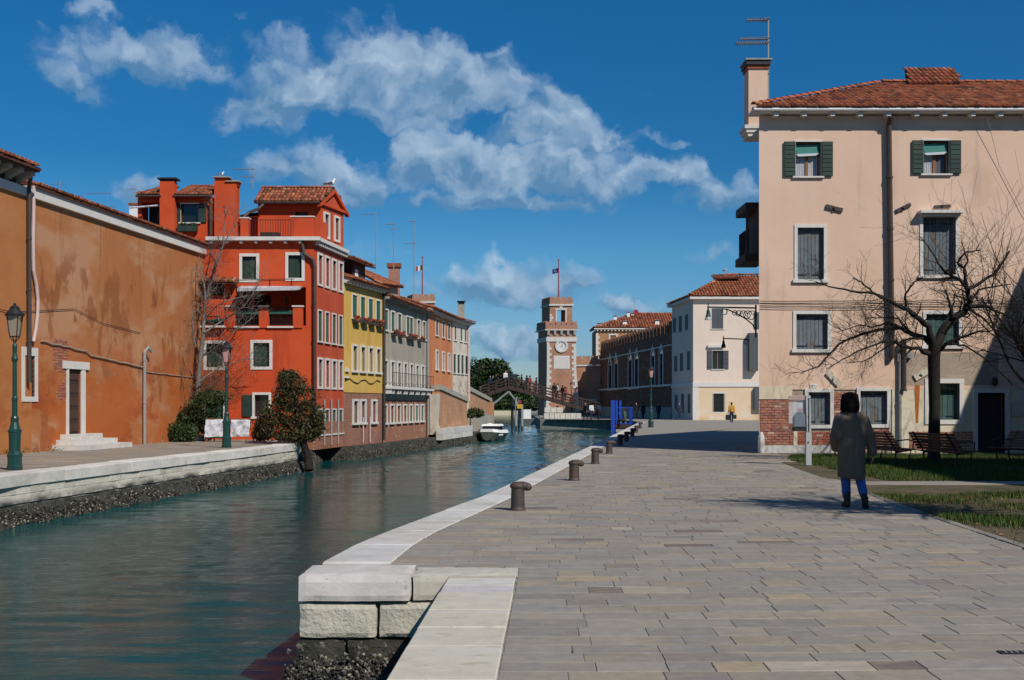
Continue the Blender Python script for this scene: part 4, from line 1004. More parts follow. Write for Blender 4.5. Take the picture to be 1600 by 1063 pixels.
mb = MB(); shell(mb, [fy.pt(0,0), fy.pt(fy.L,0), fy.pt(fy.L,0,-7), fy.pt(0,0,-7)], -.45, zt-.02, skip=(0,)); mb.build('rear_wall', M['yellow'], ty)
def flowerbox(par, fr, h, n=26):
    q = MB(); q.fbox(fr, h[0]-.06, h[1]+.06, h[2]-.22, h[2]-.06, .05, .28); q.build('flower_box', M['zinc'], par)
    q = MB()
    for k in range(n):
        kk = R.choice((.5,1,1.5)); q.c = (kk,kk,kk); q.ell(fr.pt(R.uniform(h[0]-.08,h[1]+.08), h[2]-.04+jit(.12), .18+jit(.14)), (.06+jit(.02),)*3, 5, 4)
    q.build('flowers', M['flowers'], par, kind='stuff')
for h in top: w = window(ty, fy, h, 'closed', .07, 'greenshutter', rd=.02, sill=True); flowerbox(w, fy, h)
for h in midw: window(ty, fy, h, 'glass', .10, fd=.06)
for h in low: window(ty, fy, h, 'glass', .10, fd=.05)
cornice(ty, fy, -.02, fy.L+.02, zt+.1, .34, .12, .42)
tiled(ty, (fy.pt(-.05,zt+.11,.42), fy.pt(fy.L,zt+.11,.42), fy.pt(fy.L,zt+1.5,-3.6), fy.pt(-.05,zt+1.5,-3.6)), .2, .4)
# roof terrace hut (altana) of the yellow house
ax0, ax1 = fy.ux(560), fy.ux(604)
mb = MB(); mb.fbox(fy, fy.L-1.9, fy.L-.15, zt+.3, zt+1.35, -2.6, -.9); mb.build('dormer', M['darkwood'], ty)
q = MB(); q.fbox(fy, fy.L-1.6, fy.L-1.2, zt+.45, zt+1.0, -.898, -.88); q.build('dormer_window', M['whitepaint'], ty)
tiled(ty, (fy.pt(fy.L-2.9,zt+1.40,-.45), fy.pt(fy.L+.25,zt+1.30,-.45), fy.pt(fy.L+.25,zt+1.85,-2.6), fy.pt(fy.L-2.9,zt+1.95,-2.6)), .2, .35)
chimney(ty, fy.pt(.55,0,-1.2), .42, .42, zt+.4, zt+2.35, 'whitepaint', 'brick', .08, rz=atan2(fy.u.y,fy.u.x))
chimney(ty, fy.pt(.95,0,-2.4), .3, .3, zt+.4, zt+1.5, 'whitepaint', 'iron', .06, rz=atan2(fy.u.y,fy.u.x))
pipe(ty, [fy.pt(fy.L-.05,zt,.1), fy.pt(fy.L-.05,-.3,.1)], .07, 'zinc')
q = MB(); q.fbox(fy, .12,.5,fy.px(540,581)[1],fy.px(540,575)[1],0,.1); q.fbox(fy, .06,.45,fy.px(540,591)[1],fy.px(540,588)[1],0,.1); q.build('stone_corbel', M['white'], ty)
cable(ty, [fy.pt(fy.L*(.02+.1*k), zb+.55+.12*sin(k*1.7), .03) for k in range(10)], .022)
for uu in (.45,.63): pipe(ty, [fy.pt(fy.L*uu,-.35,.05), fy.pt(fy.L*uu,.9,.05)], .035, 'rosepipe', 'waste_pipe', joints=False)

fg, tg = row_house('grey_house', 'long grey beige house with green shutters and a stone balcony', pG, pO, 7.1, 'grey', 0)
zt = 7.0; zbk = fg.px(632,617)[1]
up = []; mid = []; low = []
for k, (uu, sh) in enumerate(((.03,1),(.17,1),(.31,1),(.50,1),(.58,1),(.76,0),(.90,0))): up.append((fg.L*uu, fg.L*uu+.72, fg.px(632,523)[1]-.0, fg.px(632,494)[1]))
for k in range(7): mid.append((fg.L*(.02+.14*k), fg.L*(.02+.14*k)+.66, fg.px(632,604)[1], fg.px(632,569)[1]))
for k in range(7): low.append((fg.L*(.02+.14*k), fg.L*(.02+.14*k)+.66, fg.px(632,659)[1], fg.px(632,634)[1]))
zsp = fg.px(632,625)[1]
mb = MB(); wall(mb, fg, .003, fg.L, zsp, zt, up+mid, .16); mb.build('wall', M['grey'], tg)
gbm = brick_mat('canal brick grey house', (.37,.125,.065),(.27,.09,.05),(.32,.23,.17), fg.u, wear=((.42,.36,.28),.56,.66,.8))
mb = MB(); wall(mb, fg, .003, fg.L, -.45, zsp-.004, low, .2, d=-.025); mb.build('brick_base', gbm, tg)
mb = MB(); shell(mb, [fg.pt(0,0), fg.pt(fg.L,0), fg.pt(fg.L,0,-7), fg.pt(0,0,-7)], -.45, zt-.02, skip=(0,)); mb.build('rear_wall', M['grey'], tg)
for k, h in enumerate(up):
    w = window(tg, fg, h, 'closed' if k < 5 else 'glass', .08, 'greenshutter', rd=.03 if k < 5 else .14)
    if k in (1,2,3,4,5): flowerbox(w, fg, h, 16)
for h in mid: window(tg, fg, h, 'glass', .10, fd=.06)
for k, h in enumerate(low): window(tg, fg, h, 'closed' if k > 3 else 'glass', .10, 'greenshutter', rd=.04 if k > 3 else .14)
q = MB(); q.fbox(fg, .15, fg.L-.1, mid[0][2]-.2, mid[0][2]-.08, -.05, .5); bl = q.build('balcony', M['white'], tg)
for k in range(7):
    for s in (.0,.5):
        q = MB(); uu = fg.L*(.02+.14*k)+s; q.fbox(fg, uu, uu+.14, mid[0][2]-.45, mid[0][2]-.202, 0, .42); q.build('corbel', M['white'], bl)
railing(tg, [fg.pt(.2,mid[0][2]-.08,.46), fg.pt(fg.L-.15,mid[0][2]-.08,.46)], .75, step=.42, r=.010)
cornice(tg, fg, -.01, fg.L+.02, zt+.1, .36, .12, .42, 'concrete')
tiled(tg, (fg.pt(0,zt+.11,.45), fg.pt(fg.L,zt+.11,.45), fg.pt(fg.L,zt+1.5,-3.6), fg.pt(0,zt+1.5,-3.6)), .2, .4)
mb = MB(); mb.fbox(fg, 5.4, 7.2, zt+.5, zt+1.35, -2.6, -1.0); mb.build('dormer', M['concrete'], tg)
tiled(tg, (fg.pt(2.2,zt+1.0,-.7), fg.pt(7.5,zt+1.36,-.7), fg.pt(5.6,zt+2.25,-3), fg.pt(4.2,zt+2.25,-3)), .2, .4)
cm = brick_mat('chimney brick', (.45,.17,.11),(.36,.13,.09),(.42,.33,.26),(1,0)); M['chimneybrick'] = cm
mb = MB(); c_ = fg.pt(fg.L-1.6,0,-1.6); mb.cbox((c_.x,c_.y,zt+1.5),(.62,.62,2.3)); cc = mb.build('chimney', cm, tg); q = MB(); q.cbox((c_.x,c_.y,zt+2.75),(.8,.8,.24)); q.build('cap', M['tile'], cc)
pipe(tg, [fg.pt(fg.L-.06,zt,.1), fg.pt(fg.L-.06,-.3,.1)], .07, 'greypipe')

fo, to = row_house('orange_house', 'apricot orange canal house with dark shutters above white windows', pO, pW, 7.4, 'orange', 0)
zt = 7.25
up = [(fo.L*k, fo.L*k+.75, fo.px(685,525)[1], fo.px(685,500)[1]) for k in (.33,.58,.80)]; mid = [(fo.L*k, fo.L*k+.62, fo.px(685,577)[1], fo.px(685,550)[1]) for k in (.33,.58,.80)]
mb = MB(); wall(mb, fo, .003, fo.L, -.45, zt, up+mid, .16); shell(mb, [fo.pt(0,0), fo.pt(fo.L,0), fo.pt(fo.L,0,-7), fo.pt(0,0,-7)], -.45, zt-.02, skip=(0,)); mb.build('wall', M['orange'], to)
for h in up: window(to, fo, h, 'closed', .07, 'shutter', rd=.02)
for h in mid: window(to, fo, h, 'glass', .1, fd=.06)
cornice(to, fo, 0, fo.L, zt+.12, .36, .14, .5)
tiled(to, (fo.pt(0,zt+.13,.45), fo.pt(fo.L,zt+.13,.45), fo.pt(fo.L,zt+1.4,-3.6), fo.pt(0,zt+1.4,-3.6)), .22, .45)
fwn, tw = row_house('worn_house', 'worn cream house of flaking plaster at the end of the canal row', pW, pE, 7.4, 'worn', 0)
up = [(fwn.L*k, fwn.L*k+.5, fwn.px(720,533)[1], fwn.px(720,512)[1]) for k in (.1,.45,.7)]; mid = [(fwn.L*k, fwn.L*k+.62, fwn.px(720,584)[1], fwn.px(720,555)[1]) for k in (.04,.27,.50,.75)]
mb = MB(); wall(mb, fwn, .003, fwn.L, -.45, zt, up+mid, .16); shell(mb, [fwn.pt(0,0), fwn.pt(fwn.L,0), fwn.pt(fwn.L,0,-7), fwn.pt(0,0,-7)], -.45, zt-.02, skip=(0,)); mb.build('wall', M['worn'], tw)
for k, h in enumerate(up): window(tw, fwn, h, 'closed' if k == 1 else 'glass', .08, 'greenshutter', rd=.03)
for h in mid: window(tw, fwn, h, 'closed', .06, 'shutter', rd=.02)
cornice(tw, fwn, 0, fwn.L+.1, zt+.12, .36, .14, .5)
tiled(tw, (fwn.pt(0,zt+.13,.45), fwn.pt(fwn.L+.2,zt+.13,.45), fwn.pt(fwn.L+.2,zt+1.3,-3.6), fwn.pt(0,zt+1.3,-3.6)), .22, .45)
chimney(tw, fwn.pt(fwn.L-1.0,0,-.3), .45, .45, zt+.2, zt+1.35, 'concrete', 'iron', .07)
pipe(tw, [fwn.pt(fwn.L-.5,zt,.1), fwn.pt(fwn.L-.5,1.8,.1)], .1, 'rosepipe')

# ================================================================== PINK HOUSE
ZP = 36.0
pfx = FR(((1186-800)/FPX*ZP, ZP), ((1186-800)/FPX*ZP+12.6, ZP)); fp = pfx
ux = fp.ux; zy = lambda y: fp.px(1300,y)[1]
t = pink = thing('pink_house', 'pale pink plastered house with brick ground floor and weathered blue shutters', 'house', fp.pt(5,0))
ze = zy(181)
H = {'a1':(1243,1282,222,276),'a2':(1443,1482,220,272),'b1':(1246,1287,356,437),'b2':(1442,1493,340,430),'c1':(1244,1293,491,546),'c2':(1447,1498,491,540),
     'd1':(1263,1297,613,664),'d2':(1344,1386,611,663),'d3':(1452,1499,599,656),'door':(1527,1570,614,706)}
HH = {k: (ux(a),ux(b),zy(e),zy(c)) for k,(a,b,c,e) in H.items()}
HH['door'] = (*HH['door'][:2], .0, HH['door'][3])
zl = zy(609); LP = fp.L
xlow = [ux(1186),ux(1240),ux(1410),ux(1600)]
mb = MB(); wall(mb, fp, 0, LP, zl, ze, [HH[k] for k in ('a1','a2','b1','b2','c1','c2')]+[(HH['d3'][0],HH['d3'][1],zl-.1,HH['d3'][3])], .22)
side = Vector((.5,1,0)).normalized(); S1 = fp.pt(0,0)+side*24
shell(mb, [fp.pt(0,0), fp.pt(LP,0), Vector((S1.x+14,S1.y,0)), S1], 0, ze, skip=(0,)); mb.build('wall', M['pink'], t)
# ground floor: brick panels set in a mortar backing, pale render panels
bx0, bx1 = 0, ux(1394)
mb = MB(); wall(mb, fp, bx0, bx1, 0, zl-.003, [HH['d1'],HH['d2']], .22, d=-.03); bwall = mb.build('brick_backing', M['mortar'], t)
mb = MB(); wall(mb, fp, bx1+.002, LP, 0, zl-.003, [HH['d3'],HH['door']], .22, d=-.004); mb.build('lower_wall', M['creamlow'], t)
mb = MB(); mb.fbox(fp, ux(1186)+.001, ux(1238), zl-.3, zl+.10, -.02, .008); mb.build('render_patch', M['creamlow'], t)
mb = MB(); wall(mb, fp, ux(1412), ux(1560), zy(602), zy(551), [(HH['d3'][0]-.1,HH['d3'][1]+.1,0,HH['d3'][3]+.12)], .0, d=.006); mb.build('render_patch', M['bareplaster'], t)
nb = 0; rest_b = MB(); bricks = []
def bricks_in(u0, u1, z0, z1, tone=(1,1,1), skip=()):
    global nb
    r = 0; z = z0
    while z < z1-.05:
        uu = u0-(.11 if r % 2 else 0); 
        while uu < u1-.03:
            a, b = max(uu,u0), min(uu+.215,u1)
            if b-a > .05 and not any(s[0]-.02 < (a+b)/2 < s[1]+.02 and s[2] < z+.04 < s[3] for s in skip):
                k = .8+R.random()*.45; q = MB() if nb < 298 else rest_b
                q.c = (k*tone[0], k*tone[1]*(.9+R.random()*.25), k*tone[2]*(.9+R.random()*.3))
                if R.random() < .1: q.c = (k*1.5,k*2.4,k*2.8)
                q.fbox(fp, a+.006, b-.006, z+.005, z+.068, -.06, -.012+jit(.008))
                if nb < 298: q.build('brick', M['brick'], bwall)
                nb += 1
            uu += .228
        z += .083; r += 1
w1 = (HH['d1'][0]-.25,HH['d1'][1]+.15,HH['d1'][2]-.16,HH['d1'][3]+.16); w2 = (HH['d2'][0]-.15,HH['d2'][1]+.22,HH['d2'][2]-.16,9)
bricks_in(.04, ux(1240), .26, zl-.02, (1.05,1.0,1.0))
bricks_in(ux(1247), ux(1297), .26, w1[2], (1.1,.72,.6))
bricks_in(ux(1302), ux(1336), .26, zl-.02, (1.0,.95,.95))
bricks_in(ux(1337), ux(1392), .26, w2[2], (1.0,1.05,1.1))
if rest_b.v: rest_b.build('brick', M['brick'], bwall, kind='stuff')
q = MB(); q.fbox(fp, ux(1240)+.0, ux(1246), 0, w1[2], -.06, -.004); q.fbox(fp, ux(1297.5), ux(1301.5), .25, w1[2], -.06, -.004); q.build('mortar_strip', M['creamlow'], t)
q = MB(); q.fbox(fp, ux(1193), ux(1320), 0, .24, -.05, .05); q.build('plinth', M['istria'], t)
q = MB(); q.lathe(fp.pt(.04,0,.12), [(.1,0),(.11,.3),(.1,.5),(.06,.62),(.02,.66)], 8); q.build('corner_guard', M['istria'], t)
bl2 = MB(); r = 0
while r < 7:
    uu = ux(1421)-(.11 if r % 2 else 0)
    while uu < ux(1520):
        a = max(uu,ux(1421)); k = .8+R.random()*.5; bl2.c = (k,k*(.9+R.random()*.5),k)
        bl2.fbox(fp, a+.006, min(uu+.209,ux(1520)), .1+r*.083+.005, .1+r*.083+.068, -.05, .014+jit(.008)); uu += .228
    r += 1
bl2.build('brick', M['brick'], t, kind='stuff')
# windows
for k in ('a1','a2'):
    w = window(t, fp, HH[k], 'open', .05, 'shutter', rd=.2, sill=True)
    a,b,c,e = HH[k]
    for s in (0,1):
        q = MB(); n = 5; q.c = (1,1,1) if s == 0 or k == 'a1' else (.25,.25,.28)
        for i in range(n): q.fbox(fp, a+.05+s*((b-a)/2)+i*.06, a+.05+s*((b-a)/2)+i*.06+.05, c+.05, e-.4, -.197-.005*(i%2), -.19-.005*(i%2))
        q.build('curtain', M['curtain'], w)
    q = MB()
    for i in range(5): q.c = (.15,.5,.4) if i < 4 else (1.3,1.3,1.3); q.hexa([fp.pt(a+.02+.02*i,e-.08-.075*i-.07,-.1+.02*i), fp.pt(b-.02-.03*i,e-.08-.075*i-.04,-.1+.02*i), fp.pt(b-.02,e-.08-.07*i-.05,-.16), fp.pt(a+.02,e-.08-.07*i-.05,-.16), fp.pt(a+.02,e-.08-.075*i,-.1+.02*i), fp.pt(b-.02,e-.06-.07*i,-.1+.02*i), fp.pt(b-.02,e-.06-.07*i,-.16), fp.pt(a+.02,e-.07-.07*i,-.16)])
    q.build('awning_blind', M['curtain'], w)
window(t, fp, HH['b1'], 'closed', .10, 'blueshutter', planks=7, rd=.12)
w = window(t, fp, HH['b2'], 'closed', .10, 'blueshutter', planks=9, rd=.16)
q = MB(); q.fbox(fp, HH['b2'][0]-.16, HH['b2'][1]+.16, HH['b2'][3]+.102, HH['b2'][3]+.19, -.02, .3); q.fbox(fp, HH['b2'][0]-.1, HH['b2'][1]+.1, HH['b2'][3]+.02, HH['b2'][3]+.1, .035, .16); q.build('lintel_hood', M['white'], w)
window(t, fp, HH['c1'], 'closed', .10, 'blueshutter', planks=8, rd=.12)
window(t, fp, HH['c2'], 'closed', .10, 'tealshutter', planks=6, rd=.12)
window(t, fp, HH['d1'], 'closed', .11, 'blueshutter', planks=6, rd=.14, sill=False)
window(t, fp, HH['d2'], 'closed', .11, 'blueshutter', planks=7, rd=.14, sill=False)
window(t, fp, HH['d3'], 'closed', .14, 'tealshutter', planks=6, rd=.14, sill=False)
a,b,c,e = HH['door']; q = MB(); q.fbox(fp, a-.13,a,0,e,-.2,.05); q.fbox(fp, b,b+.13,0,e,-.2,.05); q.fbox(fp, a-.13,b+.13,e,e+.14,-.2,.054); ds = q.build('door_surround', M['white'], t); q = MB(); q.fbox(fp, a,b,0,e,-.3,-.22); q.build('door', M['iron'], ds)
q = MB(); q.fbox(fp, b+.2,b+.55,1.15,1.6,.0,.06); q.build('intercom_panel', M['pale'], t)
q = MB(); q.lathe(fp.pt((a+b)/2+.05,e+.2,.16), [(.03,0),(.08,.06),(.09,.2),(.03,.3)], 6); q.build('wall_lantern', M['iron'], t)
# tie plates (iron above, pale below), rust streak, number plate
for x, y, ang, m, l, hh in ((1303,326,-14,'zinc',.54,.13),(1411,325,26,'zinc',.50,.11),(1472,323,4,'zinc',.5,.09),(1302,591,-47,'pale',.55,.19),(1439,585,30,'pale',.48,.2)):
    q = MB(); a = radians(ang); c = fp.pt(ux(x),zy(y),.035); q.cbox(c,(l,.05,hh),M=Matrix.Rotation(-a,3,'Y')); q.cbox(c+Vector((0,-.04,0)),(.05,.06,.1),M=Matrix.Rotation(-a-.5,3,'Y')); q.build('tie_plate', M[m], t)
q = MB(); pts = [(1429,592),(1437,592),(1437,612),(1435.5,640),(1434.5,661),(1431,661),(1430.5,640),(1429,612)]
q.add([fp.pt(ux(x),zy(y),.004) for x,y in pts],(tuple(range(8)),)); q.build('rust_streak', M['rust'], t)
q = MB(); q.fbox(fp, ux(1265), ux(1277), zy(606), zy(601), 0, .02); npl = q.build('house_number', M['whitepaint'], t)
def glyph(mb, fr, u, z, s, ch, d):
    segs = {'2':'abged','7':'abc','1':'bc','8':'abcdefg','3':'abgcd','4':'fgbc'}[ch]; w = s*.5; T = s*.13
    S = {'a':(0,w,s-T,s),'d':(0,w,0,T),'g':(0,w,s/2-T/2,s/2+T/2),'f':(0,T,s/2,s),'b':(w-T,w,s/2,s),'e':(0,T,0,s/2),'c':(w-T,w,0,s/2)}
    for q in segs: a,b,c,e = S[q]; mb.fbox(fr, u+a,u+b,z+c,z+e,d,d+.004)
q = MB()
for i, ch in enumerate('2271'): glyph(q, fp, ux(1265)+.03+i*.047, zy(606)+.02, .065, ch, .021)
q.build('number_figures', M['iron'], npl)
# drainpipes, cables, meter box
up_ = ux(1387); pipe(t, [fp.pt(ux(1387),ze-.1,.3), fp.pt(ux(1387),ze-.35,.12), fp.pt(ux(1392),zy(560),.12), fp.pt(ux(1410),zy(530),.12), fp.pt(ux(1410),zy(611),.12)], .085)
pipe(t, [fp.pt(ux(1405),0,.08), fp.pt(ux(1405),zy(555),.08)], .055, 'greypipe', 'conduit')
q = MB(); q.fbox(fp, ux(1414), ux(1423), zy(560), zy(551), 0, .14); q.fbox(fp, ux(1401), ux(1408), zy(565), zy(553), .0, .1); q.build('meter_box', M['greypipe'], t)
for k, y in enumerate((470,475.5,481)):
    pts = []
    for i in range(7): pts += sag(fp.pt(.02+i*(LP-.3)/7,zy(y)+jit(.02),.05), fp.pt(.02+(i+1)*(LP-.3)/7,zy(y)+jit(.02),.05), .02, 4)[:-1]
    cable(t, pts, .012)
cable(t, [fp.pt(ux(1535),ze,.3), fp.pt(ux(1560),zy(260),.06), fp.pt(ux(1599),zy(335),.06), fp.pt(ux(1640),zy(390),.06)], .008, 'greypipe')
# eave
q = MB(); q.fbox(fp, -.28, LP+.0, ze+.04, ze+.12, -.3, .36); q.tube([fp.pt(-.3,ze+.1,.41),fp.pt(LP,ze+.1,.41)], .055, 8); ev = q.build('eave_gutter', M['whitepaint'], t)
for i in range(15):
    q = MB(); uu = .4+i*.87; q.fbox(fp, uu, uu+.14, ze-.09, ze+.018, -.1, .34); q.build('rafter_end', M['white'], ev)
hip = P(1378,131,40.2); hr = Vector((fp.pt(LP,0).x, hip.y, hip.z-.03)); e0 = fp.pt(-.32,ze+.16,.46); e1 = fp.pt(LP,ze+.16,.46)
tiled(t, (e0, e1, hr, hip), .172, .36, 298)
sb = e0+side*22; tiled(t, (sb, e0, hip, Vector((hip.x+9,hip.y+19,hip.z))), .3, .8, tiles=False)
q = MB(); ridge(q, e0+Vector((.05,0,.06)), hip+Vector((0,0,.06)), .2); ridge(q, hip+Vector((0,0,.06)), hr+Vector((0,0,.06)), .2); q.build('ridge_tile', M['tile'], t, kind='stuff')
# raised roof hatch
zq = 40.0; a_, b_ = P(1420,131,39.6), P(1502,131,39.6); c_, d_ = P(1492,106,41.2), P(1414,108,41.2)
q = MB(); q.hexa([a_+Vector((0,0,-.5)), b_+Vector((0,0,-.5)), Vector((c_.x,c_.y,a_.z-.5)), Vector((d_.x,d_.y,a_.z-.5)), a_+Vector((0,0,-.06)), b_+Vector((0,0,-.06)), c_+Vector((0,0,-.06)), d_+Vector((0,0,-.06))]); q.build('dormer_wall', M['brick'], t)
tiled(t, (a_, b_, c_, d_), .172, .34)
# chimney on the left flank with aerial
cx = P(1181,0,37.6); zc0 = P(0,206,37.6).z; zc1 = P(0,112,37.6).z
q = MB(); q.box(cx.x-.30,cx.x+.32,37.3,38.0,zc0-.1,zc1); ch = q.build('chimney', M['creamlow'] if 0 else M['pink'], t)
q = MB(); q.box(cx.x-.34,cx.x+.36,37.26,38.04,zc1,zc1+.12); q.build('chimney_band', M['tile'], ch)
q = MB(); q.box(cx.x-.38,cx.x+.40,37.2,38.1,zc1+.122,zc1+.26); q.build('flue_vent', M['iron'], ch)
q = MB(); q.box(cx.x-.42,cx.x+.44,37.16,38.14,zc1+.262,zc1+.31); q.build('cap', M['concrete'], ch)
q = MB()
for k in range(3): q.box(cx.x-.44+.06*k,cx.x+.3,37.2+.04*k,38.1,zc0-.1-.12*(k+1)+.24,zc0-.1-.12*k+.24-.002)
q.build('chimney_corbel', M['white'], ch)
# side balcony seen edge on
xa = P(1168,0,38.5).x; q = MB(); q.box(xa-.12,xa+.6,38.3,40,P(0,410,38.5).z,P(0,398,38.5).z); q.box(xa-.1,xa+.6,38.3,40,P(0,330,38.5).z,P(0,318,38.5).z); q.box(xa-.08,xa-.02,38.3,38.4,P(0,398,38.5).z,P(0,330,38.5).z); q.box(xa+.3,xa+.5,38.3,40,P(0,398,38.5).z,P(0,330,38.5).z); sbk = q.build('side_balcony', M['darkwood'], t)
railing(sbk, [(xa,38.35,P(0,398,38.5).z),(xa+.0,39.9,P(0,398,38.5).z)], .85, r=.012)

# wing of the pink house beyond the frame on the right: it throws the slanting shadow
XW = 19.4
t = thing('side_wing', 'pink plastered wing that shuts off the small lawn on the right', 'house', (XW+4,26,0))
mb = MB(); wx = FR((XW,22.2),(XW,35.9)); 
mb.poly([(22.1,22.2),(34,22.2),(34,35.9),(18.2,35.9)], 0, ze+.16); mb.build('wall', M['pink'], t)
mb = MB(); mb.poly([(16.2,13.2),(30,13.2),(30,22.19),(16.2,22.19)], 0, ze+.3); mb.build('wall', M['pink'], t)  # unseen second block, added to carry the shadow farther over the lawn
q = MB(); q.poly([(22.1,22.2),(34,22.2),(34,35.88),(18.2,35.88)],ze+.17,ze+.2); q.poly([(16.2,13.2),(30,13.2),(30,22.19),(16.2,22.19)],ze+.31,ze+.35); q.build('roof', M['tilebed'], t)

# ================================================================== CREAM HOUSE
Zc = 115.0
c0 = ((1083-800)/FPX*Zc, Zc); cside = ((1050-800)/FPX*124.7, 124.7); c1 = ((1083-800)/FPX*Zc+14, Zc+.4)
fc = FR(c0, c1); fd = FR(cside, c0)
t = thing('cream_house', 'cream plastered corner house with slate grey shutters across the square', 'house', fc.pt(5,0))
zE = fc.px(1130,468)[1]; zm = fc.px(1130,598)[1]
hs2 = {'a':fc.rect(1112,482,1130,514),'b':fc.rect(1113,548,1130,577),'c':fc.rect(1115,615,1131,644)}
mb = MB(); wall(mb, fc, 0, fc.L, zm, zE, [hs2['a'],hs2['b']], .25); wall(mb, fd, 0, fd.L, zm, zE, [], .2)
shell(mb, [fc.pt(0,0), fc.pt(fc.L,0), fc.pt(fc.L,0,-12), Vector((cside[0],cside[1],0))], 0, zE, skip=(0,3)); mb.build('wall', M['cream'], t)
mb = MB(); wall(mb, fc, 0, fc.L, 0, zm-.003, [hs2['c']], .25, d=.03); mb.build('lower_wall', M['creambase'], t)
mb = MB(); wall(mb, fd, 0, fd.L, 0, zm-.003, [], .2, d=.02); mb.build('lower_side_wall', M['cream'], t)
mb = MB(); mb.fbox(fc, -.05, fc.L, zm-.42, zm, .02, .12); mb.fbox(fd, 0, fd.L, zm-.42, zm, .01, .1); mb.fbox(fc, -.05, .5, 0, zm-.425, .031, .08); mb.build('string_course', M['white'], t)
w = window(t, fc, hs2['a'], 'closed', .07, 'greyshutter', rd=-.02)
window(t, fc, hs2['b'], 'openglass', .08, 'greyshutter', rd=.22)
q = MB(); b = hs2['b']; q.fbox(fc, (b[0]+b[1])/2-.05,(b[0]+b[1])/2+.05,b[2],b[3],-.21,-.15); q.build('casement_post', M['wood'], w)
q = MB(); q.fbox(fc, b[0]-.5,b[1]+.1,b[3]+.30,b[3]+.55,.0,.25); q.build('blind_box', M['white'], t)
w = window(t, fc, hs2['c'], 'grille', .12, rd=.2, sill=False)
for xx, ya, yb in ((1054,497,520),(1063,494,519),(1073,491,516),(1056,556,581),(1065,552,580),(1076,549,579),(1057,617,640),(1067,616,645),(1077,616,646)):
    h = fd.rect(xx-2.2,ya,xx+2.2,yb); window(t, fd, (h[0],h[1],h[2],h[3]), 'closed', .05, 'greyshutter', rd=-.03, frame=False)
q = MB(); q.fbox(fc, -.4, fc.L, zE, zE+.3, -.3, .45); q.fbox(fd, -.4, fd.L+.0, zE+.002, zE+.298, -.3, .45); q.build('eave', M['white'], t)
e0 = fc.pt(-.45,zE+.32,.5); e1 = fc.pt(fc.L,zE+.32,.5); rz_ = P(1135,431,119.5); r1 = Vector((e1.x, rz_.y, rz_.z)); 
tiled(t, (e0, e1, r1, rz_), .3, .55)
sb = fd.pt(-.3,zE+.32,.5); tiled(t, (sb, e0, rz_, Vector((rz_.x+1,rz_.y+4,rz_.z))), .4, .9)
q = MB(); ridge(q, e0+Vector((0,0,.1)), rz_+Vector((0,0,.08)), .34, .6); ridge(q, rz_+Vector((0,0,.1)), r1+Vector((0,0,.1)), .34, .6); q.build('ridge_tile', M['tile'], t, kind='stuff')
dq = P(1134,437,118.6); q = MB(); q.box(dq.x-.9,dq.x+.9,118.2,120,dq.z-1.2,dq.z+.0); q.build('dormer', M['darkwood'], t)
tiled(t, ((dq.x-1.4,117.7,dq.z+.02),(dq.x+1.3,117.7,dq.z+.12),(dq.x+1.3,120,dq.z+.75),(dq.x-1.2,120,dq.z+.6)), .3, .5)
q = MB(); h = fc.rect(1178,492,1190,520); q.fbox(fc, h[0],h[1],fc.px(1180,514)[1],fc.px(1180,488)[1],0,.06); q.fbox(fc, fc.ux(1168.5),fc.ux(1182),fc.px(1180,580)[1],fc.px(1180,521)[1],0,.7); q.fbox(fc, fc.ux(1177.5),fc.ux(1190),fc.px(1180,641)[1],fc.px(1180,606)[1],.032,.4); q.build('shutter', M['greyshutter'], t)
M['bridgewood'] = mat('bridge timber', (.05,.031,.026), .75, [((.085,.06,.05),(3,3,3),.5,.7,.6)], var=.15)
M['pilewood'] = mat('weathered pile timber', (.30,.285,.26), .9, [((.13,.12,.10),(8,8,.6),.5,.66,.7),((.03,.03,.025),(2,2,1),.2,.3,.95,-.5,-.8)], var=.12)
M['signyellow'] = mat('yellow sign paint', (.62,.36,.015), .6, var=.04)
M['bluepaint'] = mat('bright blue paint', (.012,.06,.36), .5, var=.08)
M['hullgreen'] = mat('grey green hull paint', (.075,.095,.075), .4, var=.08)
M['lampglass'] = mat('rosy lamp glass', (.50,.27,.24), .2, var=.05, spec=.6)
M['clearglass'] = mat('clear lantern glass', (.30,.24,.17), .08, var=.05, spec=.7)
M['bollard'] = mat('rusty bollard iron', (.055,.040,.033), .62, [((.10,.055,.035),(7,7,7),.48,.66,.7),((.15,.10,.07),(30,30,30),.58,.7,.4)], [((40,40,40),.5,.006)], var=.15, vscale=8, spec=.5)
M['benchwood'] = mat('bench slat wood', (.105,.055,.035), .7, [((.16,.10,.07),(20,3,20),.5,.66,.6)], var=.15, vscale=6)
M['steel'] = mat('dull steel', (.36,.37,.38), .35, var=.08, metal=.8)
M['boothgrey'] = mat('pale grey booth metal', (.42,.43,.42), .5, [((.3,.29,.27),(6,6,2),.55,.7,.5)], var=.05)
M['plexi'] = None
def plexi():
    m = bpy.data.materials.new('scratched plexiglass'); m.use_nodes = True; b = m.node_tree.nodes['Principled BSDF']
    b.inputs['Base Color'].default_value = (.75,.74,.76,1); b.inputs['Roughness'].default_value = .25; b.inputs['Alpha'].default_value = .32
    return m
M['plexi'] = plexi()
M['signpink'] = mat('pinkish sign plate', (.42,.30,.25), .5, var=.05)
M['posterblue'] = mat('blue poster', (.22,.25,.42), .5, var=.1)
M['skin'] = mat('skin', (.42,.22,.15), .6, var=.04)
M['hair'] = mat('black hair', (.009,.007,.006), .85, [], [((70,70,5),.8,.006)], var=.3, vscale=30, spec=.08)
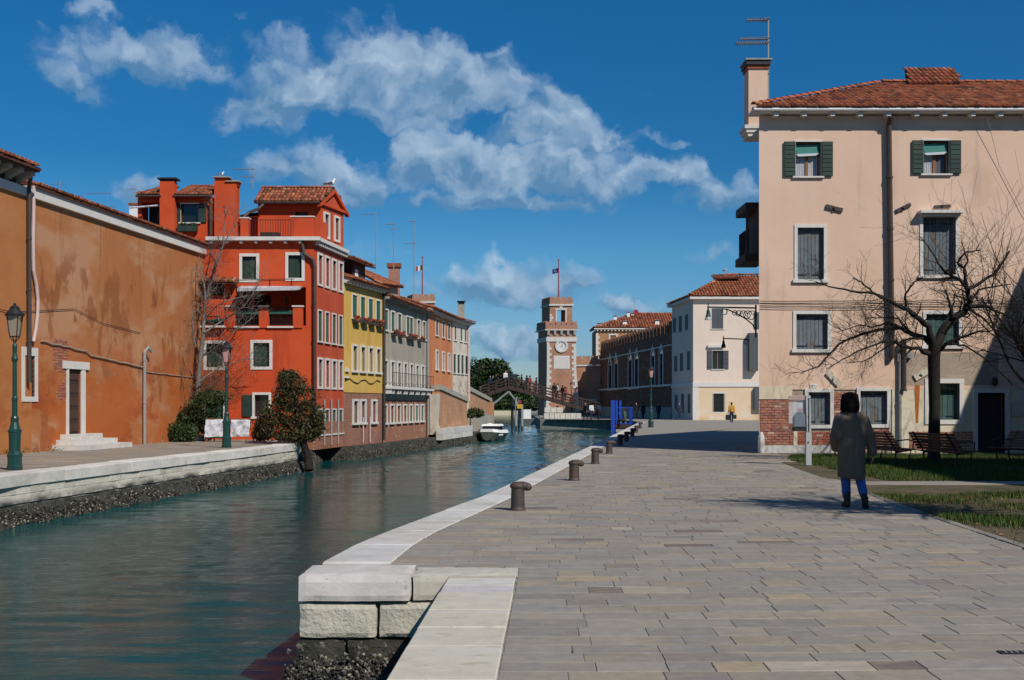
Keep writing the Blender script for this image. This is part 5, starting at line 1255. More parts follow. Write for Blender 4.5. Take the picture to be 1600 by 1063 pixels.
M['coat'] = mat('brown grey wool coat', (.135,.103,.074), .95, [((.165,.125,.09),(4,4,4),.45,.65,.6)], [((120,120,120),.4,.003),((4,4,1.5),.5,.03)], var=.08, vscale=6, spec=.1)
M['jeans'] = mat('blue jeans', (.035,.10,.30), .9, [((.06,.15,.38),(9,9,3),.5,.7,.6)], [((60,60,12),.3,.004)], var=.1)
M['boots'] = mat('dark brown boots', (.035,.020,.015), .6, [((.07,.04,.03),(9,9,9),.5,.7,.6)], var=.15)
M['blackcloth'] = mat('black cloth', (.012,.012,.015), .9, var=.1)
M['navycloth'] = mat('navy cloth', (.02,.028,.055), .9, var=.1)
M['mustard'] = mat('mustard jacket', (.50,.25,.025), .85, var=.08)
M['whitecloth'] = mat('white clothing', (.62,.6,.58), .9, var=.05)
M['greencloth'] = mat('olive green jacket', (.06,.085,.05), .9, var=.08)
M['redcloth'] = mat('brick red jacket', (.28,.05,.04), .9, var=.08)
M['bluecloth'] = mat('blue jacket', (.05,.10,.22), .9, var=.08)
M['bag'] = mat('black bag', (.015,.015,.02), .6, var=.1)
M['deadleaf'] = mat('dead leaves', (.20,.12,.06), .9, [], tint=True, var=.2)
# ================================================================== ARSENAL WALL, GATE, TOWERS, BRIDGE
M['leaf'] = mat('dark foliage', (.028,.045,.012), .65, [((.055,.075,.02),(1.2,1.2,1.2),.5,.65,.7)], tint=True, var=.2, vscale=3, spec=.3)
M['leafdark'] = mat('evergreen leaves', (.026,.05,.012), .55, [], tint=True, var=.2, vscale=4, spec=.35)
M['leafolive'] = mat('oleander leaves', (.046,.044,.016), .6, [], tint=True, var=.2, vscale=4, spec=.3)
M['bark'] = mat('dark bark', (.014,.011,.009), .9, [((.035,.032,.02),(5,5,2),.55,.7,.6)], [((30,30,8),.6,.015)], var=.2, vscale=5)
M['barkgrey'] = mat('pale grey bark', (.17,.15,.13), .9, [((.14,.12,.10),(6,6,2),.5,.68,.7)], [((30,30,8),.6,.015)], var=.15, vscale=5)
M['twig'] = mat('dry twigs', (.16,.085,.045), .9, [], var=.2)
towerbrick = brick_mat('tower brick', (.43,.19,.105),(.36,.15,.085),(.42,.32,.24), (1,0), .3, .1, wear=((.46,.36,.27),.58,.72,.5))
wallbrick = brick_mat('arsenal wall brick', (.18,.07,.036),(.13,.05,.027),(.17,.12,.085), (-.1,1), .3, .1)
M['gatebrick'] = brick_mat('gate house brick', (.46,.21,.09),(.38,.17,.07),(.42,.30,.20), (1,0), .3, .1, wear=((.5,.36,.24),.6,.75,.4))

def merlons(mb, a, b, z, w=.55, h=.8, gap=.28, th=.35):
    a = Vector(a); b = Vector(b); d = b-a; L = d.length; d.normalize(); n = max(1, int(L/(w+gap))); pitch = L/n; s = Vector((d.y,-d.x,0))
    for i in range(n):
        p = a+d*(i*pitch); ww = pitch-gap*.7
        for k in range(2):  # swallow-tail merlon
            q0 = p+d*(ww/2*k); q1 = p+d*(ww/2*(k+1)); zl, zr = (z+h, z+h*.72) if k == 0 else (z+h*.72, z+h)
            mb.hexa([q0-s*th/2+Vector((0,0,z)), q1-s*th/2+Vector((0,0,z)), q1+s*th/2+Vector((0,0,z)), q0+s*th/2+Vector((0,0,z)), q0-s*th/2+Vector((0,0,zl)), q1-s*th/2+Vector((0,0,zr)), q1+s*th/2+Vector((0,0,zr)), q0+s*th/2+Vector((0,0,zl))])
def tower(name, label, flagcols, flag_h):
    Z = 165.0; k_ = Z/FPX
    X = lambda x: (x-800)*k_
    zz = lambda y: CAMH-(y-HY)*k_
    x0, x1 = X(855), X(900); cxx = (x0+x1)/2; 
    t = thing(name, label, 'tower', (cxx, Z+2, 0)); dp = 4.4; sk = -.27           # the flank leans away to the left
    def prism(a, b, y0, y1, z0, z1, mb): 
        mb.hexa([(a,y0,z0),(b,y0,z0),(b+sk*(y1-y0)*1,y1,z0),(a+sk*(y1-y0)*1,y1,z0),(a,y0,z1),(b,y0,z1),(b+sk*(y1-y0),y1,z1),(a+sk*(y1-y0),y1,z1)])
    mb = MB(); prism(x0,x1,Z,Z+dp,-1,zz(516.6),mb); mb.hexa([(x0-.15,Z-.35,-1),(x1+.55,Z-.35,-1),(x1+.2,Z+dp,-1),(x0-1.3,Z+dp,-1),(x0,Z-.002,zz(575)),(x1+.01,Z-.002,zz(575)),(x1-1,Z+dp-.1,zz(575)),(x0-1.17,Z+dp-.1,zz(575))]); mb.build('shaft', towerbrick, t)
    mb = MB(); prism(x0-.12,x1+.12,Z-.12,Z+dp+.1,zz(534),zz(527),mb); mb.build('white_band', M['white'], t)
    # quoins
    i = 0; y = 538
    while y < 640:
        for s in (0,1):
            w = .62 if (i+s) % 2 else .36; q = MB(); xa = x0-.03 if s == 0 else x1-w; lean = max(0,(y-575)/60)*.45
            q.box(xa+(lean if s else -lean*.3), xa+w+.03+(lean if s else -lean*.3), Z-.06-lean*.7, Z+.3, zz(y+4.4), zz(y)); q.build('quoin', M['white'], t)
        y += 4.6; i += 1
    q = MB(); q.box(x0-.05,x0+.28,Z-.04,Z+.3,zz(640),zz(534)); q.build('corner_strip', M['white'], t)
    # clock and inscription tablet
    q = MB(); n = 28; c = Vector(((x0+x1)/2+.0, Z, zz(541))); vs = []
    for r, y in ((.92,-.02),(.92,-.16),(.66,-.16),(.62,-.06)):
        for j in range(n): vs.append(c+Vector((r*cos(2*pi*j/n), y, r*sin(2*pi*j/n))))
    q.add(vs, [(a*n+j,a*n+(j+1)%n,(a+1)*n+(j+1)%n,(a+1)*n+j) for a in range(3) for j in range(n)]); ck = q.build('clock', M['white'], t)
    q = MB(); q.add([c+Vector((.63*cos(2*pi*j/n),-.05,.63*sin(2*pi*j/n))) for j in range(n)],(tuple(range(n)),)); q.build('clock_face', M['whitepaint'], ck)
    q = MB(); q.add([c+Vector((.30*cos(2*pi*j/n),-.06,.30*sin(2*pi*j/n))) for j in range(n)],(tuple(range(n)),)); q.build('clock_boss', M['white'], ck)
    q = MB(); 
    for j in range(12): a = 2*pi*j/12; q.cbox(c+Vector((.5*cos(a),-.065,.5*sin(a))),(.05,.03,.14),M=Matrix.Rotation(-a+pi/2,3,'Y'))
    q.cbox(c+Vector((.12,-.075,.2)),(.06,.02,.5),M=Matrix.Rotation(.5,3,'Y')); q.build('clock_marks', M['iron'], ck)
    q = MB(); q.box(X(866),X(889),Z-.07,Z+.1,zz(576),zz(557)); tb = q.build('tablet', M['white'], t); q = MB(); q.box(X(865.2),X(889.8),Z-.05,Z+.1,zz(576.7),zz(556.3)); q.build('tablet_frame', M['whitepaint'], tb)
    # corbelled gallery
    mb = MB(); a0, a1 = X(851.5), X(903)
    prism(a0,a1,Z-.42,Z+dp+.4,zz(516.5),zz(515),mb); mb.build('gallery_slab', M['white'], t)
    for j in range(5): q = MB(); xx = x0+.05+j*(x1-x0-.4)/4; q.hexa([(xx,Z-.16,zz(523.5)),(xx+.3,Z-.16,zz(523.5)),(xx+.3,Z+.2,zz(523.5)),(xx,Z+.2,zz(523.5)),(xx,Z-.4,zz(516.6)),(xx+.3,Z-.4,zz(516.6)),(xx+.3,Z+.2,zz(516.6)),(xx,Z+.2,zz(516.6))]); q.build('corbel', M['white'], t)
    mb = MB(); prism(a0+.08,a1-.08,Z-.36,Z-.12,zz(515),zz(508),mb); mb.hexa([(a0+.08,Z-.1,zz(515)),(a0+.36,Z-.1,zz(515)),(a0+.36+sk*4.5,Z+4.5,zz(515)),(a0+.08+sk*4.5,Z+4.5,zz(515)),(a0+.08,Z-.1,zz(508)),(a0+.36,Z-.1,zz(508)),(a0+.36+sk*4.5,Z+4.5,zz(508)),(a0+.08+sk*4.5,Z+4.5,zz(508))]); merlons(mb,(a0+.08,Z-.24,0),(a1-.05,Z-.24,0),zz(508.01),.5,.55,.22,.24); merlons(mb,(a0+.2,Z-.1,0),(a0+.2+sk*4.5,Z+4.4,0),zz(508.01),.5,.55,.22,.24); mb.build('gallery_parapet', towerbrick, t)
    # open belfry
    bx0, bx1 = X(859.5), X(894.5); wx0, wx1 = X(870), X(883.5); zb0, zb1 = zz(516), zz(478); ow0, ow1 = zz(507), zz(484.5); sk2 = -.30; bd = 3.6
    def leg(a, b, y0, y1, z0, z1, mb): mb.hexa([(a+sk2*(y0-Z),y0,z0),(b+sk2*(y0-Z),y0,z0),(b+sk2*(y1-Z),y1,z0),(a+sk2*(y1-Z),y1,z0),(a+sk2*(y0-Z),y0,z1),(b+sk2*(y0-Z),y0,z1),(b+sk2*(y1-Z),y1,z1),(a+sk2*(y1-Z),y1,z1)])
    mb = MB()
    ya, yb = Z+.1, Z+.6
    leg(bx0,wx0,ya,yb,zb0,zb1,mb); leg(wx1,bx1,ya,yb,zb0,zb1,mb); leg(wx0,wx1,ya,yb,ow1,zb1,mb); leg(wx0,wx1,ya,yb,zb0,ow0,mb)
    ya, yb = Z+bd-.4, Z+bd
    leg(bx0,wx0+.2,ya,yb,zb0,zb1,mb); leg(wx1+.6,bx1,ya,yb,zb0,zb1,mb); leg(wx0+.2,wx1+.6,ya,yb,ow1+.2,zb1,mb)
    leg(bx0,bx0+.4,Z+.61,Z+bd-.41,zb0,zb1,mb); leg(bx1-.4,bx1,Z+.61,Z+bd-.41,zb0,zb1,mb); mb.build('belfry', towerbrick, t)
    q = MB(); q.box(wx0-.16,wx0,Z+.04,Z+.4,zz(510),ow1); q.box(wx1,wx1+.16,Z+.04,Z+.4,zz(510),ow1); q.box(wx0-.22,wx1+.22,Z+.03,Z+.4,ow1+.002,zz(482)); q.box((wx0+wx1)/2-.22,(wx0+wx1)/2+.22,Z+.0,Z+.4,zz(482)+.002,zz(479)); q.build('belfry_arch', M['white'], t)
    for j in range(5): q = MB(); w = .42 if j%2 else .25; q.box(bx0-.03,bx0+w,Z+.05,Z+.4,zz(491+j*4+3.4),zz(491+j*4)); q.build('quoin', M['white'], t)
    mb = MB(); leg(bx0-.14,bx1+.14,Z-.08,Z+bd+.15,zb1,zb1+.24,mb); mb.build('belfry_cornice', M['white'], t)
    mb = MB(); leg(bx0-.04,bx1+.04,Z,Z+.28,zb1+.241,zz(468),mb); leg(bx0-.04,bx0+.22,Z+.29,Z+bd,zb1+.241,zz(468),mb); leg(bx1-.22,bx1+.04,Z+.29,Z+bd,zb1+.241,zz(468),mb)
    merlons(mb,(bx0-.02,Z+.14,0),(bx1+.06,Z+.14,0),zz(468.01),.5,.42,.2,.24); merlons(mb,(bx0+.08,Z+.3,0),(bx0+.08-.3*bd,Z+bd,0),zz(468.01),.5,.42,.2,.24); mb.build('belfry_parapet', towerbrick, t)
    px_ = X(873.5); q = MB(); q.tube([(px_,Z+1.6,zb1),(px_,Z+1.6,zz(405))],[.11,.06],8); q.ell((px_,Z+1.6,zz(404)),(.13,.13,.13),8,6); pole = q.build('flag_pole', M['flagred'], t)
    fz0, fz1 = zz(424), zz(416.5); L = .85
    n = len(flagcols)
    for j, c in enumerate(flagcols):
        q = MB(); xa = px_-.06-L*j/n; xb = px_-.06-L*(j+1)/n; f = lambda x: .12*sin((px_-x)*5.2); dr = lambda x: -.28*(px_-x)
        for i in range(3):
            u0_ = xa+(xb-xa)*i/3; u1_ = xa+(xb-xa)*(i+1)/3
            q.hexa([(u0_,Z+1.6+f(u0_),fz0+dr(u0_)),(u1_,Z+1.6+f(u1_),fz0+dr(u1_)),(u1_,Z+1.62+f(u1_),fz0+dr(u1_)),(u0_,Z+1.62+f(u0_),fz0+dr(u0_)),(u0_,Z+1.6+f(u0_),fz1+dr(u0_)),(u1_,Z+1.6+f(u1_),fz1+dr(u1_)),(u1_,Z+1.62+f(u1_),fz1+dr(u1_)),(u0_,Z+1.62+f(u0_),fz1+dr(u0_))])
        q.build('flag_cloth', c, t)
    if n == 1:
        q = MB()
        for j in range(12): a = 2*pi*j/12; q.ell((px_-.48+.16*cos(a), Z+1.54, (fz0+fz1)/2-.13+.16*sin(a)), (.03,.03,.03), 5, 4)
        q.build('flag_stars', M['whitepaint'], t)
    return t
M['flagred'] = mat('red pole paint', (.28,.045,.05), .6, var=.05)
M['flagblue'] = mat('blue flag cloth', (.012,.02,.16), .8, var=.05); M['flaggreen'] = mat('green flag cloth', (.02,.16,.06), .8, var=.05); M['flagwhite'] = mat('white flag cloth', (.6,.6,.58), .8, var=.05); M['flagred2'] = mat('crimson flag cloth', (.30,.02,.03), .8, var=.05)
tower('clock_tower', 'brick clock tower with crenellated gallery and blue flag behind the bridge', [M['flagblue']], 0)
t2 = tower('clock_tower', 'crenellated tower with green white and red flag rising behind the canal roofs', [M['flaggreen'],M['flagwhite'],M['flagred2']], 0)
t2.location.x = -12.6; t2.location.y = 167; t2.location.z = .4

# brick curtain wall next to the tower
Zw = 166.5; k_ = Zw/FPX
t = thing('brick_wall', 'sunlit crenellated brick wall joined to the clock tower', 'wall', ((925-800)*k_,Zw,0))
fwl = FR(((898-800)*k_,Zw),((975-800)*k_,Zw)); dh = fwl.rect(918,626,930,650); dh = (dh[0],dh[1],0,dh[3])
mb = MB(); wall(mb, fwl, 0, fwl.L, -.5, fwl.px(920,571)[1], [dh], .5); mb.fbox(fwl, 0, fwl.L, fwl.px(920,570)[1], fwl.px(920,561)[1], -.5, 0); merlons(mb, fwl.pt(0,0,-.25), fwl.pt(fwl.L,0,-.25), fwl.px(920,561.02)[1], .8, .5, .25, .4); mb.build('wall', towerbrick, t)
q = MB(); q.fbox(fwl, 0, fwl.L, fwl.px(920,572.4)[1], fwl.px(920,570.8)[1], 0, .15); q.build('string_course', M['white'], t)
q = MB(); q.fbox(fwl, dh[0]-.2,dh[1]+.2,dh[3],dh[3]+.22,0,.1); q.fbox(fwl, dh[0]-.2,dh[0],0,dh[3],0,.1); q.fbox(fwl,dh[1],dh[1]+.2,0,dh[3],0,.1); ds = q.build('door_surround', M['white'], t); q = MB(); q.fbox(fwl, dh[0],dh[1],0,dh[3],-.45,-.4); q.build('door', M['iron'], ds)
# long shaded arsenal wall
a = ((945-800)/FPX*163-.37, 166.4); b = cside
fa = FR(a, b)
t = thing('arsenal_wall', 'long shaded brick wall with battlements and tall arched windows', 'wall', fa.pt(fa.L/2,0))
holes = []
for xx, ya, yb in ((953.5,572,608),(963,569,607),(985,563,606),(995,561,605),(1020.5,556,602),(1033.5,553,601)):
    h = fa.rect(xx-2.6,ya,xx+2.6,yb); holes.append(h)
ht = fa.px(1000,532)[1]
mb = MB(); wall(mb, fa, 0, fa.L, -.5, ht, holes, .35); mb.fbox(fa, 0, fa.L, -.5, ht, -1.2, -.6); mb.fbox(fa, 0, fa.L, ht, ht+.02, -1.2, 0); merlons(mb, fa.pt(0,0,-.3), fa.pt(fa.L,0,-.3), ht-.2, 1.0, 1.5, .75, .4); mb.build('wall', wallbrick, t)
for h in holes:
    q = MB(); a_,b_,c_,e_ = h; 
    q.fbox(fa, a_-.22,a_,c_,e_,-.1,.08); q.fbox(fa, b_,b_+.22,c_,e_,-.1,.08); q.fbox(fa, a_-.3,b_+.3,c_-.25,c_,-.1,.12)
    m_ = (a_+b_)/2; w2_ = (b_-a_)/2
    q.hexa([fa.pt(a_-.22,e_,-.1),fa.pt(m_,e_+w2_*.9,-.1),fa.pt(m_,e_+w2_*.9,.08),fa.pt(a_-.22,e_,.08),fa.pt(a_-.22,e_+.3,-.1),fa.pt(m_,e_+w2_*1.5,-.1),fa.pt(m_,e_+w2_*1.5,.08),fa.pt(a_-.22,e_+.3,.08)])
    q.hexa([fa.pt(m_,e_+w2_*.9,-.1),fa.pt(b_+.22,e_,-.1),fa.pt(b_+.22,e_,.08),fa.pt(m_,e_+w2_*.9,.08),fa.pt(m_,e_+w2_*1.5,-.1),fa.pt(b_+.22,e_+.3,-.1),fa.pt(b_+.22,e_+.3,.08),fa.pt(m_,e_+w2_*1.5,.08)])
    w = q.build('window', M['white'], t); q = MB(); q.fbox(fa,a_,b_,c_,e_,-.32,-.3); q.build('pane', M['glass'], w)
    q = MB(); q.add([fa.pt(a_,e_,.01),fa.pt(b_,e_,.01),fa.pt(m_,e_+w2_*.9,.01)],((0,1,2),)); q.build('arch_pane', M['glass'], w)
for y0, y1, o in ((558.2,556.6,.12),(609.6,606.8,.22)):
    q = MB(); q.fbox(fa, 0, fa.L, fa.px(945,y0+4)[1] if 0 else fa.px(1000,(y0-8 if y0 < 600 else y0-3))[1], fa.px(1000,(y1-8 if y0 < 600 else y1-3))[1], 0, o); q.build('string_course', M['white'], t)
q = MB(); q.fbox(fa, .05, fa.L, -.3, 1.25, 0, .15); q.build('skirting', M['concrete'], t)
# gate house behind
Zg = 178.0; fgt = FR(((931.5-800)/FPX*Zg,Zg),((1075-800)/FPX*Zg,Zg))
t = thing('gate_house', 'orange brick house with red tiled hip roof behind the battlements', 'building', fgt.pt(6,0))
gh = [fgt.rect(953.5,524,963,545), fgt.rect(989,524,999.5,545)]
ze_ = fgt.px(960,515)[1]
mb = MB(); wall(mb, fgt, 0, fgt.L, 0, ze_, gh, .3); shell(mb, [fgt.pt(0,0),fgt.pt(fgt.L,0),fgt.pt(fgt.L,0,-9),fgt.pt(0,0,-9)], 0, ze_, skip=(0,)); mb.build('wall', M['gatebrick'], t)
for h in gh: window(t, fgt, h, 'closed', .22, 'wood', rd=.1)
for i in range(11): q = MB(); q.fbox(fgt, -.05, .5 if i%2 else .32, ze_-.6-(i+1)*.42, ze_-.62-i*.42, 0, .06); q.build('quoin', M['white'], t)
q = MB(); q.fbox(fgt, -.35, fgt.L, ze_, ze_+.25, -.3, .45); ev = q.build('eave', M['white'], t)
for i in range(26): q = MB(); q.fbox(fgt, .1+i*.55, .3+i*.55, ze_-.25, ze_-.003, 0, .35); q.build('corbel', M['white'], ev)
e0 = fgt.pt(-.4,ze_+.27,.5); e1 = fgt.pt(fgt.L,ze_+.27,.5); r0 = P(990,490,184.5); r1 = Vector((e1.x,r0.y,r0.z))
tiled(t, (e0,e1,r1,r0), .42, .8)
tiled(t, (fgt.pt(-.4,ze_+.27,-9), e0, r0, r0+Vector((.5,.5,0))), .42, .8)
q = MB(); ridge(q, e0, r0, .4, .7); ridge(q, r0, r1, .4, .7); q.build('ridge_tile', M['tile'], t, kind='stuff')
for xx, y0, y1, ww, Zq in ((961,501,493,.5,181),(981.5,500,487,.45,182.5),(976,510,501,.62,179),(1026.5,510,500,.62,179),(936.5,511,505,.6,178.6),(988,495,489,.4,183)):
    c = P(xx,y0,Zq); c1_ = P(xx,y1,Zq); chimney(t, (c.x,Zq), ww, ww, c.z-.3, c1_.z-.25, 'whitepaint', 'concrete', .05)
c = P(993.5,488,182); q = MB(); 
n = 18; q.add([c+Vector((.42*cos(2*pi*j/n),y_,.42*sin(2*pi*j/n))) for y_ in (0,.12) for j in range(n)], [tuple(range(n)),tuple(range(2*n-1,n-1,-1))]+[(j,(j+1)%n,n+(j+1)%n,n+j) for j in range(n)]); q.build('round_red_board', M['flagred2'], t)
q = MB(); q.tube([P(991,491,182),P(991,466,182)],.03,5); q.tube([P(985,466.5,182),P(997,466.5,182)],.02,4); q.build('roof_aerial', M['greypipe'], t)

# ---- far basin, trees, sheds, far wall
FZ = 300.0
b = MB(); b.poly([(-140,FZ),(2.0,FZ),(2,FZ+200),(-140,FZ+200)], -2.6, 0); b.build('far_bank', M['creamlow'], kind='structure')
b = MB(); b.poly([(-138,FZ+1.5),(1.0,FZ+1.5),(1,FZ+190),(-138,FZ+190)], -.1, .25); b.build('far_lawn', M['grass'], kind='structure')
t = thing('crenellated_wall', 'far red brick crenellated wall left of the clock tower', 'wall', (5,330,0))
q = MB(); xa, xb = (800-800)/FPX*330-9, (850-800)/FPX*330+2; zt_ = CAMH+(HY-599)/FPX*330; q.box(xa,xb,330,331,0,zt_); merlons(q,(xa,330.4,0),(xb,330.4,0),zt_,1.1,.8,.7,.7); q.build('wall', brick_mat('far wall brick', (.42,.17,.12),(.38,.15,.11),(.45,.33,.27),(1,0),.5,.2), t)
t = thing('boat_shed', 'old brick boat sheds with gabled roofs behind the evergreen tree', 'building', P(795,640,345))
for k,(xa,xb,yt) in enumerate(((738,765,572),(776,792,575),(791,804,581))):
    q = MB(); c0_ = P(xa,600,340+k); c1_ = P(xb,600,340+k); z_ = P(0,yt,340).z; q.box(c0_.x,c1_.x,340+k,352+k,0,z_-1.2); q.build('wall', towerbrick, t)
    q = MB(); q.hexa([(c0_.x-.3,339.6+k,z_-1.2),(c1_.x+.6,339.6+k,z_-2.2),(c1_.x+.6,353,z_-2.2),(c0_.x-.3,353,z_-1.2),(c0_.x-.3,339.6+k,z_),(c1_.x+.6,339.6+k,z_-1.9),(c1_.x+.6,353,z_-1.9),(c0_.x-.3,353,z_)]); q.build('roof', M['tile'], t)

# ---- brick ramps at the foot of the bridge on the left
rb = brick_mat('ramp brick', (.48,.20,.09),(.40,.16,.075),(.44,.33,.23), (.2,1), .26, .085, wear=((.5,.42,.30),.52,.68,.7))
fr1 = FR(rowx(667,69.4), rowx(718,79.6))
t = thing('brick_ramp', 'sloping brick stair wall with stone coping beside the grey house', 'wall', fr1.pt(2,-.3))
z0a, z1a = fr1.px(675,609)[1], fr1.px(717,628)[1]; ua_, ub_ = fr1.ux(674), fr1.ux(718)
q = MB(); q.hexa([fr1.pt(ua_,-.2,.52),fr1.pt(ub_,-.2,.52),fr1.pt(ub_,-.2,.05),fr1.pt(ua_,-.2,.05),fr1.pt(ua_,z0a,.52),fr1.pt(ub_,z1a,.52),fr1.pt(ub_,z1a,.05),fr1.pt(ua_,z0a,.05)]); q.build('wall', rb, t)
q = MB(); q.hexa([fr1.pt(ua_-.1,z0a+.0,.62),fr1.pt(ub_+.1,z1a,.62),fr1.pt(ub_+.1,z1a,0),fr1.pt(ua_-.1,z0a,0),fr1.pt(ua_-.1,z0a+.3,.62),fr1.pt(ub_+.1,z1a+.3,.62),fr1.pt(ub_+.1,z1a+.3,0),fr1.pt(ua_-.1,z0a+.3,0)]); q.build('coping', M['concrete'], t)
q = MB(); q.fbox(fr1, ua_-.7, ua_-.02, -.3, fr1.px(670,616)[1], .05, .55); q.build('end_pier', M['worn'], t)
t = thing('low_quay_wall', 'low white stone quay wall in front of the brick ramp', 'wall', fr1.pt(2,-.5,1.6))
for i in range(8):
    for r in range(2): q = MB(); k = .95+R.random()*.15; q.c = (k,k,k); L8 = (fr1.L)/8; q.fbox(fr1, i*L8+.02, (i+1)*L8-.02, -.62+r*.36, -.62+r*.36+.35, .56, .92); q.build('wall_stone', M['istria'], t)
fr2 = FR(rowx(719,80), rowx(767,101))
t = thing('garden_wall', 'second brick ramp with plants and concrete panel at the bridge foot', 'wall', fr2.pt(3,-.3))
ua_, ub_ = fr2.ux(733), fr2.ux(764); z0a, z1a = fr2.px(735,611)[1], fr2.px(764,628)[1]
q = MB(); q.hexa([fr2.pt(ua_,-.4,0),fr2.pt(ub_,-.4,0),fr2.pt(ub_,-.4,-1),fr2.pt(ua_,-.4,-1),fr2.pt(ua_,z0a,0),fr2.pt(ub_,z1a,0),fr2.pt(ub_,z1a,-1),fr2.pt(ua_,z0a,-1)]); q.fbox(fr2, ub_+.02, ub_+1.5, -1.2, z1a, -1, .3); q.fbox(fr2, 0, fr2.ux(732), -.4, fr2.px(725,650)[1], -.5, .1); q.fbox(fr2, fr2.ux(748), fr2.ux(753), -.9, fr2.px(750,660)[1], .12, .5); q.build('wall', rb, t)
q = MB(); q.hexa([fr2.pt(ua_,z0a,.12),fr2.pt(ub_+1.6,z1a,.12),fr2.pt(ub_+1.6,z1a,-1.1),fr2.pt(ua_,z0a,-1.1),fr2.pt(ua_,z0a+.3,.12),fr2.pt(ub_+1.6,z1a+.3,.12),fr2.pt(ub_+1.6,z1a+.3,-1.1),fr2.pt(ua_,z0a+.3,-1.1)]); q.build('coping', M['concrete'], t)
q = MB(); q.fbox(fr2, fr2.ux(733.5), fr2.ux(748), -.9, fr2.px(740,647)[1], .1, .7); q.build('concrete_panel', M['concrete'], t)
q = MB(); q.fbox(fr2, fr2.ux(755), fr2.ux(760), -.9, fr2.px(757,648)[1], .25, .6); q.build('concrete_post', M['concrete'], t)

# ---- wooden bridge
ZB = 128.0
def bp(x, y, dz=0): return P(x, y, ZB+dz)
t = thing('wooden_bridge', 'dark timber footbridge rising to a point over the canal', 'bridge', bp(800,640))
arch = [(752,621),(775,613),(795,606.5),(820,613),(850,622),(880,631),(910,640),(938,648)]
deck = [bp(x,y) for x,y in arch]
def strip(mb, pts, h, y0, y1, dz=0):
    for a_, b_ in zip(pts, pts[1:]):
        mb.hexa([(a_.x,ZB+y0,a_.z+dz),(b_.x,ZB+y0,b_.z+dz),(b_.x,ZB+y1,b_.z+dz),(a_.x,ZB+y1,a_.z+dz),(a_.x,ZB+y0,a_.z+dz+h),(b_.x,ZB+y0,b_.z+dz+h),(b_.x,ZB+y1,b_.z+dz+h),(a_.x,ZB+y1,a_.z+dz+h)])
q = MB(); strip(q, deck, .34, 0, 3.2); q.build('deck', M['bridgewood'], t)
for s in (0, 3.1):
    q = MB(); strip(q, deck, .40, -.12+s, .0+s, -.16); q.build('side_beam', M['bridgewood'], t)
    q = MB()
    for dz in (.55,.85,1.2): strip(q, deck, .10, -.06+s, .02+s, dz)
    q.build('handrail', M['bridgewood'], t)
    d = 0
    for a_, b_ in zip(deck, deck[1:]):
        n = max(1, round((b_-a_).length/1.1))
        for i in range(n):
            p = a_+(b_-a_)*i/n; q = MB(); q.box(p.x-.06,p.x+.06,ZB-.17+s,ZB-.062+s,p.z-.1,p.z+1.3); q.build('railing_post', M['bridgewood'], t)
q = MB(); q.tube([bp(795,612,-.1),bp(809,631,-.1)],.10,6); q.tube([bp(795,612,-.1),bp(768,634,-.1)],.12,6); q.tube([bp(795,612,3.2),bp(768,634,3.2)],.12,6); q.build('brace', M['greypipe'], t)
for xx in (800.5,924): q = MB(); q.tube([bp(xx,HY+(CAMH+1.6)*FPX/ZB,.6),bp(xx,618 if xx < 900 else 644,.6)],.16 if xx < 900 else .1,8); q.build('pile', M['iron'], t)
q = MB(); q.tube([bp(871,671,-.3),bp(871,634,-.3)],.12,8); q.build('pile', M['bridgewood'], t)
t = thing('bridge_abutment', 'white stone abutment under the right end of the timber bridge', 'wall', bp(870,655))
pts = [(849,655),(851,627),(905,645),(912,655)]
zz_ = [bp(*p) for p in pts]
q = MB(); n_ = 7
rows = [(645.5,655),(636.5,645),(627.5,636)]
for (ya,yb) in rows:
    xl = 849.5+ (655-(ya+yb)/2)*.07; xr = 905-(645-ya)*3.0 if ya < 645 else 908
    nn_ = max(2,int((xr-xl)/8))
    for i in range(nn_):
        x0_ = xl+(xr-xl)*i/nn_; x1_ = xl+(xr-xl)*(i+1)/nn_; a_ = bp(x0_,yb); b_ = bp(x1_,ya); q = MB(); k = .9+R.random()*.2; q.c = (k,k*.98,k*.92)
        q.box(a_.x+.02,b_.x-.02,ZB-.45,ZB+3,a_.z+.02,b_.z-.02); q.build('wall_stone', M['istria'], t)
# mooring piles with yellow sign
t = thing('mooring_piles', 'bundle of grey mooring piles carrying a yellow notice', 'mooring post', P(812,667,117))
for xx, w, yt in ((806,2.3,622),(815.5,2.1,632),(810.5,1.5,625)): q = MB(); c = P(xx,667,117); q.tube([(c.x,117+(.4 if xx==810.5 else 0),WZ-.8),(c.x,117+(.4 if xx==810.5 else 0),P(xx,yt,117).z)],[w*117/FPX,w*117/FPX*.9],9); q.build('pile', M['pilewood'], t)
q = MB(); a_ = P(808,638.5,116.75); b_ = P(816,632,116.75); q.box(a_.x,b_.x,116.7,116.76,a_.z,b_.z); q.build('yellow_sign', M['signyellow'], t)
q = MB(); a_ = P(812.5,629,116.9); q.lathe((a_.x,116.95,P(0,632,116.9).z),[(.12,0),(.12,.3),(.05,.4)],8); q.build('red_lamp', M['flagred2'], t)
